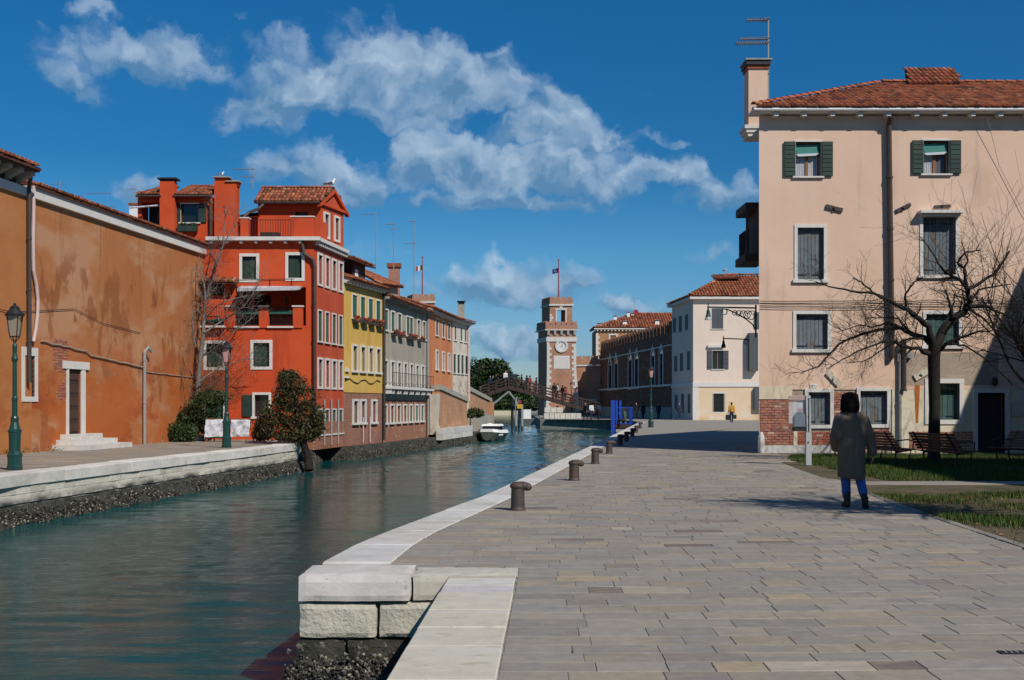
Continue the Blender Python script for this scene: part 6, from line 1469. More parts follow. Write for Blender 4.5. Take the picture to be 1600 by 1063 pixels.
# triple lamp on the far quay
t = thing('triple_lamp', 'black three armed street lamp in front of the clock tower', 'street lamp', P(893,652,131))
Zt = 131.0; c = P(892.5,650,Zt); zt_ = P(0,599,Zt).z
q = MB(); q.lathe((c.x,Zt,0),[(.16,0),(.14,.5),(.07,.6),(.05,1.5),(.045,zt_-.5)],8); q.build('pole', M['iron'], t)
q = MB()
for s in (-1,1): q.tube([(c.x,Zt,zt_-1.5),(c.x+s*.25,Zt,zt_-1.25),(c.x+s*.5,Zt,zt_-1.35),(c.x+s*.62,Zt,zt_-1.1)],.03,5)
q.build('arm', M['iron'], t)
for s, dz in ((-1,-.55),(0,0),(1,-.55)):
    q = MB(); cc = (c.x+s*.62,Zt,zt_+dz-.5); q.lathe(cc,[(.06,0),(.08,.05),(.16,.42)],6); ln = q.build('lantern', M['lampglass'], t); q = MB(); q.lathe(cc,[(.2,.42),(.1,.55),(.03,.6),(.03,.68)],6); q.build('lantern_cap', M['iron'], ln)
# blue landing stage
t = thing('landing_stage', 'bright blue boat landing stage with tall posts by the right quay', 'pontoon', P(972,668,108))
for xx, Zq in ((957.5,106),(964.5,111),(968,111)): q = MB(); c = P(xx,625,Zq); q.box(c.x-.17,c.x+.17,Zq-.17,Zq+.17,-2,P(0,625.5 if xx < 960 else 626,Zq).z); q.build('post', M['bluepaint'], t)
a_ = P(960,670,106.5); b_ = P(989,670,106.5); q = MB(); q.box(a_.x,b_.x,106,109,-.62,-.30); q.build('float_deck', M['darkwood'], t)
q = MB(); q.box(a_.x+.1,b_.x-.1,106.1,108.9,-1.0,-.622); q.build('float_hull', M['concrete'], t)
railing(t, [(a_.x+.1,106.1,-.3),(b_.x-.1,106.1,-.3),(b_.x-.1,108.8,-.3)], 1.55, 'bluepaint', .62, 'railing', .035)
q = MB(); q.tube([(a_.x+.2,106.1,-.2),(b_.x-.6,106.1,.9)],.05,6); q.tube([(a_.x+.2,106.1,.9),(b_.x-.6,106.1,-.2)],.05,6); q.build('brace', M['bluepaint'], t)

# ---- white motor boat
Zb = 80.6
t = thing('motor_boat', 'small white motor boat with dark windscreen and grey green hull moored by the ledge', 'boat', P(761,690,Zb))
cx_ = P(761,690,Zb).x; hw = .78; hd = Vector((.16,1,0)).normalized(); sdv = Vector((hd.y,-hd.x,0))
def bpnt(s, f, z): p = Vector((cx_,Zb,0))+sdv*s+hd*f; return (p.x,p.y,z)
def hull_ring(f, w, zk, zg): return [bpnt(-w,f,zg), bpnt(-w*.92,f,zg-.22), bpnt(-w*.55,f,zk+.12), bpnt(0,f,zk), bpnt(w*.55,f,zk+.12), bpnt(w*.92,f,zg-.22), bpnt(w,f,zg)]
rings = [hull_ring(-.15,hw*.55,-1.0,-.30), hull_ring(.25,hw*.9,-1.2,-.34), hull_ring(1.2,hw,-1.3,-.40), hull_ring(3.2,hw,-1.3,-.44), hull_ring(4.6,hw*.95,-1.3,-.44)]
q = MB(); vs = [p for r in rings for p in r]; n = 7; q.add(vs, [(i*n+j,i*n+j+1,(i+1)*n+j+1,(i+1)*n+j) for i in range(4) for j in range(6)]+[tuple(range(n)), tuple(4*n+j for j in range(n))]); q.build('hull', M['hullgreen'], t, smooth=False)
q = MB(); vs = []
for f, w, zg in ((-.2,hw*.58,-.29),(.25,hw*.95,-.33),(1.2,hw*1.05,-.39),(3.2,hw*1.05,-.43),(4.6,hw,-.43)): vs += [bpnt(-w,f,zg-.1),bpnt(w,f,zg-.1),bpnt(w*.9,f,zg+.12),bpnt(-w*.9,f,zg+.12)]
q.add(vs, [(i*4+j,i*4+(j+1)%4,(i+1)*4+(j+1)%4,(i+1)*4+j) for i in range(4) for j in range(4)]+[(0,1,2,3),(16,17,18,19)]); q.build('deck', M['whitepaint'], t)
q = MB(); q.hexa([bpnt(-.62,1.2,-.28),bpnt(.62,1.2,-.28),bpnt(.62,3.0,-.3),bpnt(-.62,3.0,-.3),bpnt(-.56,1.5,.0),bpnt(.56,1.5,.0),bpnt(.56,3.0,.0),bpnt(-.56,3.0,.0)]); q.build('windscreen', M['glass'], t)
q = MB(); q.hexa([bpnt(-.68,1.35,.002),bpnt(.68,1.35,.002),bpnt(.68,3.1,.002),bpnt(-.68,3.1,.002),bpnt(-.6,1.5,.13),bpnt(.6,1.5,.13),bpnt(.6,3.0,.13),bpnt(-.6,3.0,.13)]); q.ell(bpnt(-.15,1.8,.14),(.22,.3,.07),8,5); q.build('roof', M['whitepaint'], t)
q = MB()
q.cap(bpnt(-.88,.6,-.92),bpnt(-.88,.6,-.58),.07,.07); q.cap(bpnt(.8,.4,-.62),bpnt(.9,1.2,-.62),.05,.05)
q.build('fender', M['whitepaint'], t)
t = thing('moored_barge', 'small pale work boat moored beyond the bridge piles', 'boat', P(824,662,150))
q = MB(); c = P(824,660,150); q.hexa([(c.x-.7,150,WZ-.1),(c.x+.7,150,WZ-.1),(c.x+.7,154,WZ-.1),(c.x-.7,154,WZ-.1),(c.x-.95,149.6,-.3),(c.x+.95,149.6,-.3),(c.x+.9,154.3,-.3),(c.x-.9,154.3,-.3)]); q.build('hull', M['greypipe'], t); q = MB(); q.box(c.x-.5,c.x+.5,151,152.6,-.3,.9); q.build('cabin', M['whitepaint'], t)
# ================================================================== STREET FURNITURE
# bollards along the right kerb
t = thing('mooring_bollard', '', 'bollard', (0,0,0), 'iron mooring bollards along the right kerb')
mb = MB(); mb.lathe((0,0,0), [(.112,-.01),(.112,.02),(.10,.05),(.098,.20),(.095,.30),(.095,.33)], 18); mb.build('shaft', M['bollard'], t, smooth=False)
mb = MB(); mb.ell((0,0,.345), (.115,.112,.065), 18, 10); mb.tube([(0,0,.345),(.06,-.01,.35),(.10,-.02,.345),(.14,-.03,.335)], [.06,.064,.062,.055], 12); mb.ell((.14,-.03,.335),(.062,.062,.058),12,8); h_ = mb.build('knob', M['bollard'], t, smooth=True)
BX = [(809,797.5),(897,751),(930,725),(952,709),(969,696),(979,690),(988,682.5),(994,676.7),(1000,670)]
BL = ['large rusty bollard nearest to the camera on the right quay','second nearest bollard, standing well beyond the largest one','third bollard along the kerb, in full sun','bollard standing right at the front edge of the house shadow','bollard black with shade where the house shadow reaches the kerb',
 'bollard just behind the shadow on the kerb, sixth along','seventh small bollard along the kerb, before the seated person','eighth bollard, beside the seated person in green','farthest tiny bollard by the blue landing stage']
for i, (q, lb) in enumerate(zip(BX, BL)):
    p = G(*q); o = t if i == 0 else dup(t, p, jit(.25))
    o.location = p; o['label'] = lb
    if i == 0: o.rotation_euler = (0,0,0)

# green street lamps
def make_lamp(H, glass):
    t = thing('street_lamp', '', 'street lamp', (0,0,0), 'green cast iron street lamps')
    mb = MB(); mb.lathe((0,0,0), [(.17,0),(.17,.10),(.155,.12),(.155,.30),(.165,.32),(.165,.36),(.14,.40),(.125,.45)], 8)
    mb.lathe((0,0,0), [(.125,.45),(.13,.70),(.135,.86),(.155,.885),(.155,.92),(.12,.95),(.085,1.10),(.09,1.2),(.07,1.24)], 12); mb.build('base', M['lampgreen'], t)
    mb = MB(); mb.lathe((0,0,0), [(.062,1.24),(.058,1.6),(.066,1.62),(.066,1.66),(.052,1.70),(.047,H-1.35),(.06,H-1.33),(.075,H-1.27),(.06,H-1.22),(.045,H-1.15),(.055,H-.98),(.028,H-.90),(.04,H-.86)], 14); mb.build('post', M['lampgreen'], t)
    mb = MB()
    for k in range(4):
        a = pi/4+k*pi/2; c, s_ = cos(a), sin(a); mb.tube([(c*.035,s_*.035,H-.86),(c*.09,s_*.09,H-.80),(c*.11,s_*.11,H-.76)],.012,5); mb.tube([(c*.115,s_*.115,H-.76),(c*.185,s_*.185,H-.27)],.013,4)
    mb.lathe((0,0,0), [(.10,H-.77),(.125,H-.77),(.125,H-.745),(.10,H-.745)], 4); mb.build('lantern_frame', M['iron'], t)
    mb = MB(); mb.lathe((0,0,0), [(.105,H-.745),(.172,H-.28)], 4); mb.build('lantern_glass', M[glass], t)
    mb = MB(); mb.lathe((0,0,0), [(.215,H-.28),(.225,H-.255),(.20,H-.235),(.12,H-.14),(.105,H-.12),(.115,H-.10),(.06,H-.05),(.03,H-.03),(.035,H-.01),(.015,H+.02)], 12); mb.build('lantern_cap', M['iron'], t)
    return t
t1 = make_lamp(3.83, 'clearglass'); t1.location = G(23,735); t1['label'] = 'green street lamp with clear lantern at the left edge by the ochre wall'
t2 = make_lamp(3.74, 'lampglass'); t2.location = G(354,700); t2['label'] = 'green street lamp with rosy lantern in front of the red house'
t3 = dup(t2, G(1017,668), .3, 'green street lamp standing alone in front of the dark battlemented wall', 1.12)
# bell lamps on scrolled arms at the corner of the pink house
def bell_lamp(x, y, xw, Z, label, scroll, m, sz):
    c = P(x,y,Z); e = P(xw,y+1.5,Z)
    t = thing('wall_lamp', label, 'wall lamp', e, 'bell lamps on the pink house corner')
    q = MB(); q.tube([c+Vector((-.03,0,0)), e],.028*sz,6); q.tube([c+Vector((0,0,.12*sz)), c],.02*sz,5); q.build('arm', M[m], t)
    q = MB(); z = c.z; q.lathe((c.x,c.y,z), [(.04*sz*.56,-.02),(.05*sz*.56,-.16*sz*.56),(.09*sz*.56,-.2*sz*.56),(.11*sz*.56,-.42*sz*.56),(.17*sz*.56,-.55*sz*.56)], 12); hd_ = q.build('lamp_hood', M[m], t)
    q = MB(); q.lathe((c.x,c.y,z), [(.15*sz*.56,-.552*sz*.56),(.21*sz*.56,-.74*sz*.56)], 12); q.build('lamp_shade', M['boothgrey'] if scroll else M[m], hd_)
    if scroll:
        q = MB(); L = e.x-c.x
        pts = [Vector((e.x,e.y,e.z-.75))+Vector((-(L*.62)*k/10, 0, .72*(k/10)**.55)) for k in range(11)]; q.tube(pts,.022,5)
        for k in range(1,6):
            a_ = Vector((e.x-.62*L*k/7, e.y, e.z-.02)); r_ = .17*(1-k/8)+.03; cc = a_+Vector((0,0,-r_-.05)); q.tube([cc+Vector((r_*cos(w_*.6)*(1-w_*.04),0,r_*sin(w_*.6)*(1-w_*.04))) for w_ in range(13)],.014,4)
        q.tube([Vector((e.x,e.y,e.z+.1)),Vector((e.x,e.y,e.z-.95))],.03,6); cc = Vector((e.x-.66*L,e.y,e.z-.12)); q.tube([cc+Vector((.09*cos(w_*.6),0,.09*sin(w_*.6))) for w_ in range(12)],.018,5); q.build('scroll_bracket', M[m], t)
    else:
        q = MB(); q.tube([e+Vector((-.1+.08*cos(w_*.6),0,-.1+.08*sin(w_*.6))) for w_ in range(12)],.014,4); q.build('scroll_bracket', M[m], t)
bell_lamp(1106.5,480,1181,37.0,'green bell lamp on a long scrolled arm at the pink house corner',True,'lampgreen',1)
bell_lamp(1130.5,529,1170,44.0,'small black bell lamp on a thin arm below the green one',False,'iron',.85)

# public telephone
p0 = G(1263,727)
t = thing('telephone_stand', 'grey public telephone stand with clear side panel and steel hood on the grass edge', 'telephone stand', p0)
Zp = p0.y; K = Zp/FPX; px_ = lambda x: (x-800)*K
zz = lambda y: CAMH-(y-HY)*K
q = MB(); q.box(px_(1259),px_(1267.5),Zp-.04,Zp+.10,0,zz(675)); q.hexa([(px_(1260),Zp-.05,zz(674.9)),(px_(1267),Zp-.05,zz(674.9)),(px_(1267),Zp+.11,zz(674.9)),(px_(1260),Zp+.11,zz(674.9)),(px_(1258.5),Zp-.05,zz(618)),(px_(1265.5),Zp-.05,zz(618)),(px_(1265.5),Zp+.11,zz(618)),(px_(1258.5),Zp+.11,zz(618))]); post = q.build('post', M['boothgrey'], t)
q = MB(); 
for y in (650,664,690): q.box(px_(1261.5),px_(1263.2),Zp-.058,Zp-.041,zz(y+2.5),zz(y))
q.box(px_(1262.2),px_(1263.6),Zp-.06,Zp-.052,zz(674),zz(622)); q.build('post_slot', M['iron'], post)
q = MB(); q.box(px_(1233),px_(1258.4),Zp+.02,Zp+.035,zz(662),zz(618)); q.build('clear_panel', M['plexi'], t)
q = MB(); q.box(px_(1232),px_(1257),Zp-.02,Zp+.016,zz(625),zz(618.5)); q.build('top_sign', M['signpink'], t)
q = MB(); q.box(px_(1246),px_(1257.5),Zp+.04,Zp+.07,zz(644),zz(627)); c_ = q.build('poster', M['posterblue'], t); q = MB(); q.box(px_(1247),px_(1257),Zp+.03,Zp+.038,zz(643),zz(639)); q.build('poster_band', M['flagred2'], c_)
q = MB()
for i, (y, w) in enumerate(((630.5,9),(633,7),(635.5,8))): q.box(px_(1248),px_(1248+w),Zp+.03,Zp+.038,zz(y+.9),zz(y))
q.build('poster_lettering', M['whitepaint'], c_)
q = MB(); n = 10; x0_, x1_ = px_(1241), px_(1258.3); vs = []
for i in range(n+1):
    a = pi*i/n; vs += [((x0_+x1_)/2-(x1_-x0_)/2*cos(a), Zp-.02, zz(652)+.14*sin(a)), ((x0_+x1_)/2-(x1_-x0_)/2*cos(a), Zp+.3, zz(652)+.14*sin(a))]
q.add(vs, [(2*i,2*i+2,2*i+3,2*i+1) for i in range(n)]+[tuple(range(0,2*n+2,2))]); q.box(x0_,x1_,Zp-.02,Zp+.3,zz(667),zz(652.1)); q.build('hood', M['steel'], t)
q = MB(); q.box(px_(1242),px_(1258),Zp-.0,Zp+.28,zz(674),zz(667.3)); q.build('phone_body', M['iron'], t)

# park benches
def make_bench(i):
    t = thing('park_bench', '', 'bench', (0,0,0), 'slatted park benches on the lawn')
    L = 1.7
    for k in range(6):
        q = MB(); q.box(-L/2,L/2,-.02+.075*k,.035+.075*k,.42-.012*k*(1 if k < 5 else .5),.445-.012*k*(1 if k < 5 else .5)); q.build('seat_slat', M['benchwood'], t)
    for k in range(6):
        y = .44+.045*k; z = .47+.068*k; q = MB(); q.cbox((0,y,z),(L,.022,.056),M=Matrix.Rotation(-.5,3,'X')); q.build('back_slat', M['benchwood'], t)
    for s in (-.62,.62):
        q = MB(); q.tube([(s,.02,0),(s,.06,.2),(s,.0,.40),(s,.42,.36),(s,.46,.47),(s,.72,.86)],.022,6); q.tube([(s,.50,0),(s,.42,.2),(s,.42,.37)],.022,6); q.tube([(s,-.05,.42),(s,-.06,.62),(s,.1,.66),(s,.5,.62)],.018,6); q.build('leg', M['iron'], t)
    return t
b0 = make_bench(0); b0.location = (9.55,28.6,0); b0.rotation_euler = (0,0,radians(104)); b0['label'] = 'bench nearest the brick wall with its back to the walking woman'
dup(b0, (10.5,27.3,0), radians(106), 'middle bench just in front of the bare tree trunk')
dup(b0, (12.35,28.4,0), radians(-72), 'bench at the right edge of the picture facing the other two')
# covered table / laundry rack in front of the red house
p0 = Vector((-11.55,47.2,0)); t = thing('covered_rack', 'rack covered with white sheets in front of the red house', 'rack', p0)
q = MB()
for x in (-.8,.8):
    for s in (-.3,.3): q.tube([(p0.x+x+s*.3,p0.y+s,0),(p0.x+x,p0.y-s*.3,.95)],.025,5)
q.tube([(p0.x-.95,p0.y,.92),(p0.x+.85,p0.y,.92)],.02,5); q.build('frame', M['wood'], t)
for xa, xb in ((-.98,-.02),(.06,.85)):
    nx, nz = 18, 14; vs = []
    for j in range(nz+1):
        for i in range(nx+1):
            u_, v_ = i/nx, j/nz; x = xa+(xb-xa)*u_; s = v_*1.6-.5
            yy_ = -.06-.25*min(1,max(0,s)) if s > 0 else .3*(-s)*1.2; z = .93-(max(0,s)*.66+max(0,-s)*.5)+.04*mnoise.noise(Vector((x*3,s*3,1)))
            vs.append((p0.x+x+.05*mnoise.noise(Vector((x*4,s*5,4))), p0.y+yy_*.7-.05+.09*mnoise.noise(Vector((x*5+7,s*4,2))), z))
    q = MB(); q.add(vs, [(j*(nx+1)+i,j*(nx+1)+i+1,(j+1)*(nx+1)+i+1,(j+1)*(nx+1)+i) for j in range(nz) for i in range(nx)]); q.build('sheet', M['fabric'], t, smooth=True)
# roof aerials
def aerial(x, y0, y1, Z, label, arms, m='greypipe', r=.02):
    t = thing('roof_aerial', label, 'aerial', P(x,y0,Z), 'rooftop aerials')
    q = MB(); a = P(x,y0,Z); b = P(x,y1,Z); q.tube([a,b], r, 6); q.build('mast', M[m], t)
    for (f, l, rr) in arms:
        q = MB(); c = a+(b-a)*f; s = Z/FPX; e0_ = c+Vector((l*s,0,-.02*abs(l)*s)); e1_ = c+Vector((rr*s,0,.02*abs(rr)*s)); q.tube([e0_,e1_], r*.7, 4)
        n = int(abs(rr-l)/4)
        for i in range(n+1): k_ = e0_+(e1_-e0_)*i/max(1,n); q.tube([k_+Vector((0,-.22,0)),k_+Vector((0,.22,0))], r*.4, 4); q.tube([k_+Vector((0,0,-.0)),k_+Vector((0,0,.05))], r*.4, 4)
        q.build('antenna', M[m], t)
aerial(1200,165,30,38.2,'tall aerial with four combs beside the pink house chimney',[(.99,-33,0),(.99,-12,-1),(.77,-44,0),(.72,-50,0),(.36,-8,0)],r=.035)
aerial(395,296,263,54,'aerial between the chimneys and ridge of the red house',[(.97,-30,1),(.6,-18,1)],r=.02)
aerial(615,455,347,66,'tallest thin aerial above the grey house roof',[(.97,-12,2),(.9,-4,4)],r=.025)
aerial(587,425,332,64,'faint aerial above the yellow house terrace',[(.97,-22,4)],r=.02)
aerial(647,470,342,70,'thin aerial beside the brick chimney of the grey house',[(.97,-10,2),(.7,-14,2)],r=.022)
for x, y0, y1, lb, arms in ((94,315,281,'aerial peeping over the ochre wall roof, leftmost of all',[(.8,-14,8)]),(168,330,297,'bushy aerial above the middle of the ochre wall roof',[(.85,-32,6),(.2,-8,12)]),(67,310,283,'small aerial next to the bracketed eave',[(.9,-10,2)]),(210,345,293,'aerial right by the red house balcony',[(.95,-9,1),(.5,-9,2)]),(118,318,305,'low aerial over the ochre wall roof',[(.9,-16,10)])): aerial(x,y0,y1,62,lb,arms,'greypipe',.016)
# small pale chimney pot behind the ochre roof
t = thing('distant_chimney', 'small pale chimney behind the ochre wall beside the red balcony', 'chimney', P(211,345,60)); a_ = P(211,345,60); b_ = P(211,322,60); q = MB(); q.cbox((a_.x,60,(a_.z+b_.z)/2),(.45,.45,b_.z-a_.z)); q.build('stack', M['whitepaint'], t); q = MB(); q.cbox((a_.x,60,b_.z+.06),(.56,.56,.1)); q.build('cap', M['tile'], t); q = MB(); q.tube([P(206,345,60),P(206,318,60)],.06,6); q.build('flue_pipe', M['iron'], t)
# drain cover, pigeon litter
t = thing('drain_cover', 'dark iron drain cover in the paving at the right edge', 'drain cover', G(1583,1021)); c = G(1583,1021); q = MB(); q.cbox((c.x,c.y,.004),(.17,.075,.012)); q.build('plate', M['iron'], t); q = MB()
for i in range(4): q.cbox((c.x-.05+.035*i,c.y,.0115),(.012,.05,.003))
q.build('slots', M['joint'], t)
# low rocks beside the bush, small chair frame
t = thing('kerb_rocks', 'low pale rocks around the clipped bush by the ochre wall', 'rock', G(270,689))
for x, y, s in ((262,688.5,.34),(303,689.5,.42)): q = MB(); c = G(x,y); q.ell((c.x,c.y+.3,.06),(s*1.2,s*.7,.22),10,6); o = q.build('rock', M['istria'], t)

# ================================================================== BIRDS
def bird(name, label, pos, s, yaw, body, wing):
    t = thing(name, label, 'bird', pos); M3 = Matrix.Rotation(yaw,3,'Z'); pos = Vector(pos)
    f = lambda x,y,z: pos+M3@Vector((x*s,y*s,z*s))
    q = MB(); q.cap(f(-.12,0,.15),f(.10,0,.20),.07*s,.085*s); q.cap(f(.10,0,.2),f(.17,0,.31),.06*s,.045*s); q.ell(f(.185,0,.34),(.055*s,.05*s,.05*s),10,8); q.cap(f(-.12,0,.15),f(-.30,0,.11),.055*s,.02*s); o = q.build('body', M[body], t); remesh(o,.018*s,3)
    q = MB()
    for k in (-1,1): q.cap(f(.05,.075*k,.20),f(-.30,.05*k,.13),.05*s,.012*s)
    q.build('wing', M[wing], t, smooth=True)
    q = MB(); q.cap(f(.23,0,.335),f(.30,0,.32),.018*s,.008*s)
    for k in (-1,1): q.tube([f(0,.03*k,.12),f(.01,.03*k,0)],.008*s,5); q.tube([f(.01,.03*k,0.005),f(.06,.03*k,.005)],.01*s,4)
    q.build('beak_and_legs', M['signyellow'], t)
    return t
bird('seagull','white seagull with grey wings standing on the red house roof ridge',P(515.5,293.5,53.1),1.15,.4,'whitepaint','greyshutter')
bird('pigeon','pale bird perched on the chimney cap of the red house',P(345,276.3,50.2),.6,.3,'whitepaint','greyshutter')
bird('pigeon','small pale bird standing on the cream house roof hatch',P(1132,425.5,119),1.0,.3,'boothgrey','greyshutter')
# ================================================================== TREES AND PLANTS
def branch(mb, tw, p, d, L, r, dep, wig=.28, up=.05, spread=.75, kids_=3, sides=6):
    n = max(3, int(L/.18)) if dep > 1 else 3; pts = [Vector(p)]; rs = [r]; d = Vector(d).normalized()
    for i in range(n):
        d = (d+Vector((jit(wig),jit(wig),jit(wig)+up))*.6).normalized()
        pts.append(pts[-1]+d*L/n); rs.append(max(r*(1-.6*(i+1)/n), .0032))
    (mb if dep > 1 else tw).tube(pts, rs, sides if dep > 1 else 3, cap=False)
    if dep <= 0: return
    for k in range(kids_):
        i = R.randint(max(1, int(n*.25)), n); a = pts[i]; b = (pts[i]-pts[i-1]).normalized()
        o = Vector((jit(1),jit(1),jit(1)+.15)); o = (o-b*o.dot(b)).normalized()
        branch(mb, tw, a, b*(1-spread*.5)+o*spread, L*R.uniform(.5,.75), rs[i]*.62, dep-1, wig, up, spread, kids_, max(3,sides-1))
def guided(mb, tw, pts, r0, r1, dens, tl=.8, dep=1):
    P_ = []
    for a, b in zip(pts, pts[1:]):
        for k in range(4): P_.append(a+(b-a)*k/4+Vector((jit(.02),jit(.04),jit(.02))))
    P_.append(pts[-1]); n = len(P_); rs = [r0+(r1-r0)*(i/(n-1))**.8 for i in range(n)]
    mb.tube(P_, [q*1.18 for q in rs], 7, cap=False)
    for k in range(int(dens*1.35)):
        i = min(n-2, int(n*(.18+.82*R.random()))); b = (P_[i+1]-P_[i]).normalized(); o = Vector((jit(1),jit(.9),jit(1)+.12)); o = (o-b*o.dot(b)).normalized()
        branch(mb, tw, P_[i], b*.55+o*.8, tl*R.uniform(.5,1.15), max(rs[i]*.4,.008), dep, .35, .02, .8, 3, 5)
ZT = 30.6
t = thing('bare_tree', 'dark leafless spreading tree in front of the pink house', 'tree', (( 1458-800)/FPX*ZT, ZT, 0))
mb = MB(); tw = MB()
def zp(zx, zy, dz=0): return P(1240+zx/3.797, 340+zy/3.797, ZT+dz)
base = Vector(((1459-800)/FPX*ZT,ZT,0)); top_ = zp(832,815)
mb.tube([base, base+Vector((0,0,.15)), base+(top_-base)*.5+Vector((.02,0,0)), top_+Vector((0,0,-.1)), zp(838,760)], [.22,.165,.145,.16,.17], 12, cap=False)
J = zp(835,780)
LIMBS = [([(835,780),(800,650),(740,600),(680,555),(570,492),(480,455),(300,430),(130,385)],-.8,.085,.012,14),
 ([(835,770),(780,715),(700,690),(640,655),(560,660),(400,690),(270,750),(150,880),(40,930)],.5,.08,.010,26),
 ([(835,800),(790,810),(740,778),(650,770),(600,735),(540,737),(440,767),(330,822),(200,900)],-1.2,.06,.010,22),
 ([(838,770),(900,650),(950,600),(1010,560),(1045,500),(1030,430),(990,370),(900,330),(850,250),(745,110)],.6,.12,.010,22),
 ([(1030,430),(1100,390),(1200,330),(1280,200)],.9,.05,.022,9),([(1030,430),(1012,300),(975,270),(1010,210),(1105,195)],.2,.045,.016,8),([(1010,330),(1030,250),(995,145)],.0,.03,.01,6),
 ([(1045,530),(1150,530),(1260,580),(1350,640)],1.4,.05,.012,16),([(845,810),(900,750),(1000,710),(1090,680),(1210,670)],-.6,.055,.014,16),([(1045,500),(1100,430),(1290,395)],1.1,.04,.012,8),
 ([(660,548),(667,450),(720,380),(765,350)],-.6,.035,.010,12),([(560,490),(470,440),(400,380),(350,360)],-.9,.03,.010,10),([(950,600),(925,500),(900,430)],.3,.05,.015,10),([(880,690),(935,560),(960,440)],1.6,.05,.012,12),
 ([(640,655),(560,620),(470,650),(380,640),(260,680)],1.1,.03,.008,18),([(700,690),(620,600),(520,590),(420,600)],.2,.03,.008,16),([(900,750),(1010,760),(1150,850),(1300,1000)],.8,.03,.010,12),([(780,715),(690,720),(560,760),(430,850),(330,860)],-.3,.03,.008,14),([(1045,540),(1130,600),(1220,700),(1330,760)],.2,.035,.010,14)]
for pts, dz, r0, r1, dn in LIMBS:
    n = len(pts); v = [zp(x,y,dz*(i/(n-1))) for i, (x,y) in enumerate(pts)]
    guided(mb, tw, v, r0, r1, dn, .62, 2 if dn > 12 else 1)
mb.build('trunk', M['bark'], t, smooth=True); tw.build('twigs', M['bark'], t, kind='stuff')
# second bare tree half outside the frame on the right
t = thing('bare_tree', 'thin leafless tree with upright whips at the right edge of the picture', 'tree', (14.6,31.5,0))
mb = MB(); tw = MB(); b0_ = Vector((14.7,31.5,0)); mb.tube([b0_,b0_+Vector((0,0,1.2)),b0_+Vector((-.05,0,2.3))],[.17,.12,.11],9,cap=False)
for k in range(13):
    a = R.uniform(0,6.28); branch(mb, tw, b0_+Vector((-.05,0,1.6+R.random()*.7)), Vector((cos(a)*.7-.25,sin(a)*.6,.75+R.random()*.6)), R.uniform(1.6,3.6), .05, 3, .2, .12, .7, 4, 6)
mb.build('trunk', M['bark'], t, smooth=True); tw.build('twigs', M['bark'], t, kind='stuff')
# bare tree just outside the frame: its shadow falls across the path
t = thing('bare_tree', 'leafless tree standing on the near lawn just outside the right edge', 'tree', (9.15,11.9,0))
mb = MB(); tw = MB(); b0_ = Vector((9.15,11.9,0)); mb.tube([b0_,b0_+Vector((0,0,2.5)),b0_+Vector((.05,0,5.2))],[.2,.15,.14],9,cap=False)
for k in range(30):
    a = R.uniform(0,6.28); branch(mb, tw, b0_+Vector((.05,0,4.4+R.random()*1.6)), Vector((cos(a),sin(a)*.9,.25+R.random()*.6)), R.uniform(1.1,1.75), .085, 3, .25, .05, .8, 4, 6)
mb.build('trunk', M['bark'], t, smooth=True); tw.build('twigs', M['bark'], t, kind='stuff')
# pale bare tree in front of the red house
ZL = 48.6
t = thing('bare_tree', 'tall pale leafless tree against the corner of the red house', 'tree', P(312,690,ZL)); mb = MB(); tw = MB()
def lp_(x, y, dz=0): return P(x,y,ZL+dz)
mb.tube([lp_(301,HY+CAMH*FPX/ZL),lp_(303,660),lp_(309,610),lp_(313,560),lp_(318,520)],[.16,.12,.11,.10,.085],9,cap=False)
for pts, r0, dn in (([(318,520),(319,490),(321,460),(316,430),(311,400)],.075,16),([(320,470),(330,440),(338,410),(348,385),(352,340),(350,320)],.06,24),([(319,500),(335,480),(355,470),(385,462)],.035,14),([(313,560),(335,545),(365,520),(400,492)],.035,16),([(318,520),(350,500),(380,480),(400,450),(410,430)],.035,18),([(312,560),(302,530),(300,490),(290,450),(298,415)],.04,16),([(348,385),(365,355),(372,325)],.025,10),([(306,600),(340,575),(380,562),(410,560)],.03,16),([(309,600),(290,570),(280,540),(285,500)],.03,14)):
    guided(mb, tw, [lp_(x,y,jit(.5)) for x,y in pts], r0, .012, dn, .75, 2 if dn > 15 else 1)
mb.build('trunk', M['barkgrey'], t, smooth=True); tw.build('twigs', M['barkgrey'], t, kind='stuff')
def leaves(mb, centers, n, s0, s1, tone=(.5,1.6), flat=.5, inside=None):
    for i in range(n):
        c, rr = R.choice(centers); 
        while True:
            q = Vector((jit(1),jit(1),jit(1)))
            if .35 < q.length < 1: break
        q = q.normalized()*(q.length**.5)*R.choice((1,1,1,1.12,1.3))
        p = Vector(c)+Vector((q.x*rr[0],q.y*rr[1],q.z*rr[2]))
        k = R.uniform(*tone); w = R.random(); mb.c = (k*(1+.15*w),k,k*(1-.15*w)); s = R.uniform(s0,s1)
        a = Vector((jit(1),jit(1),jit(1))).normalized(); b = a.cross(Vector((jit(1),jit(1),jit(1)))).normalized()
        mb.add([p-a*s, p+b*s*flat, p+a*s, p-b*s*flat],((0,1,2,3),))
def bush(name, label, cat, loc, centers, n, s0, s1, m, tone=(.5,1.6), flat=.5, trunk=None, tm='barkgrey'):
    t = thing(name, label, cat, loc)
    if trunk:
        q = MB()
        for pts, rs in trunk: q.tube(pts, rs, 8, cap=False)
        q.build('trunk', M[tm], t, smooth=True)
    q = MB(); leaves(q, centers, n, s0, s1, tone, flat); q.build('crown', M[m], t)
    return t
Zb_ = 47.6
def bl_(x, y, r, rz=None, dz=0): Z_ = Zb_+dz; c = P(x,y,Z_); k = Z_/FPX; return (tuple(c), (r*k,r*k,(rz or r)*k))
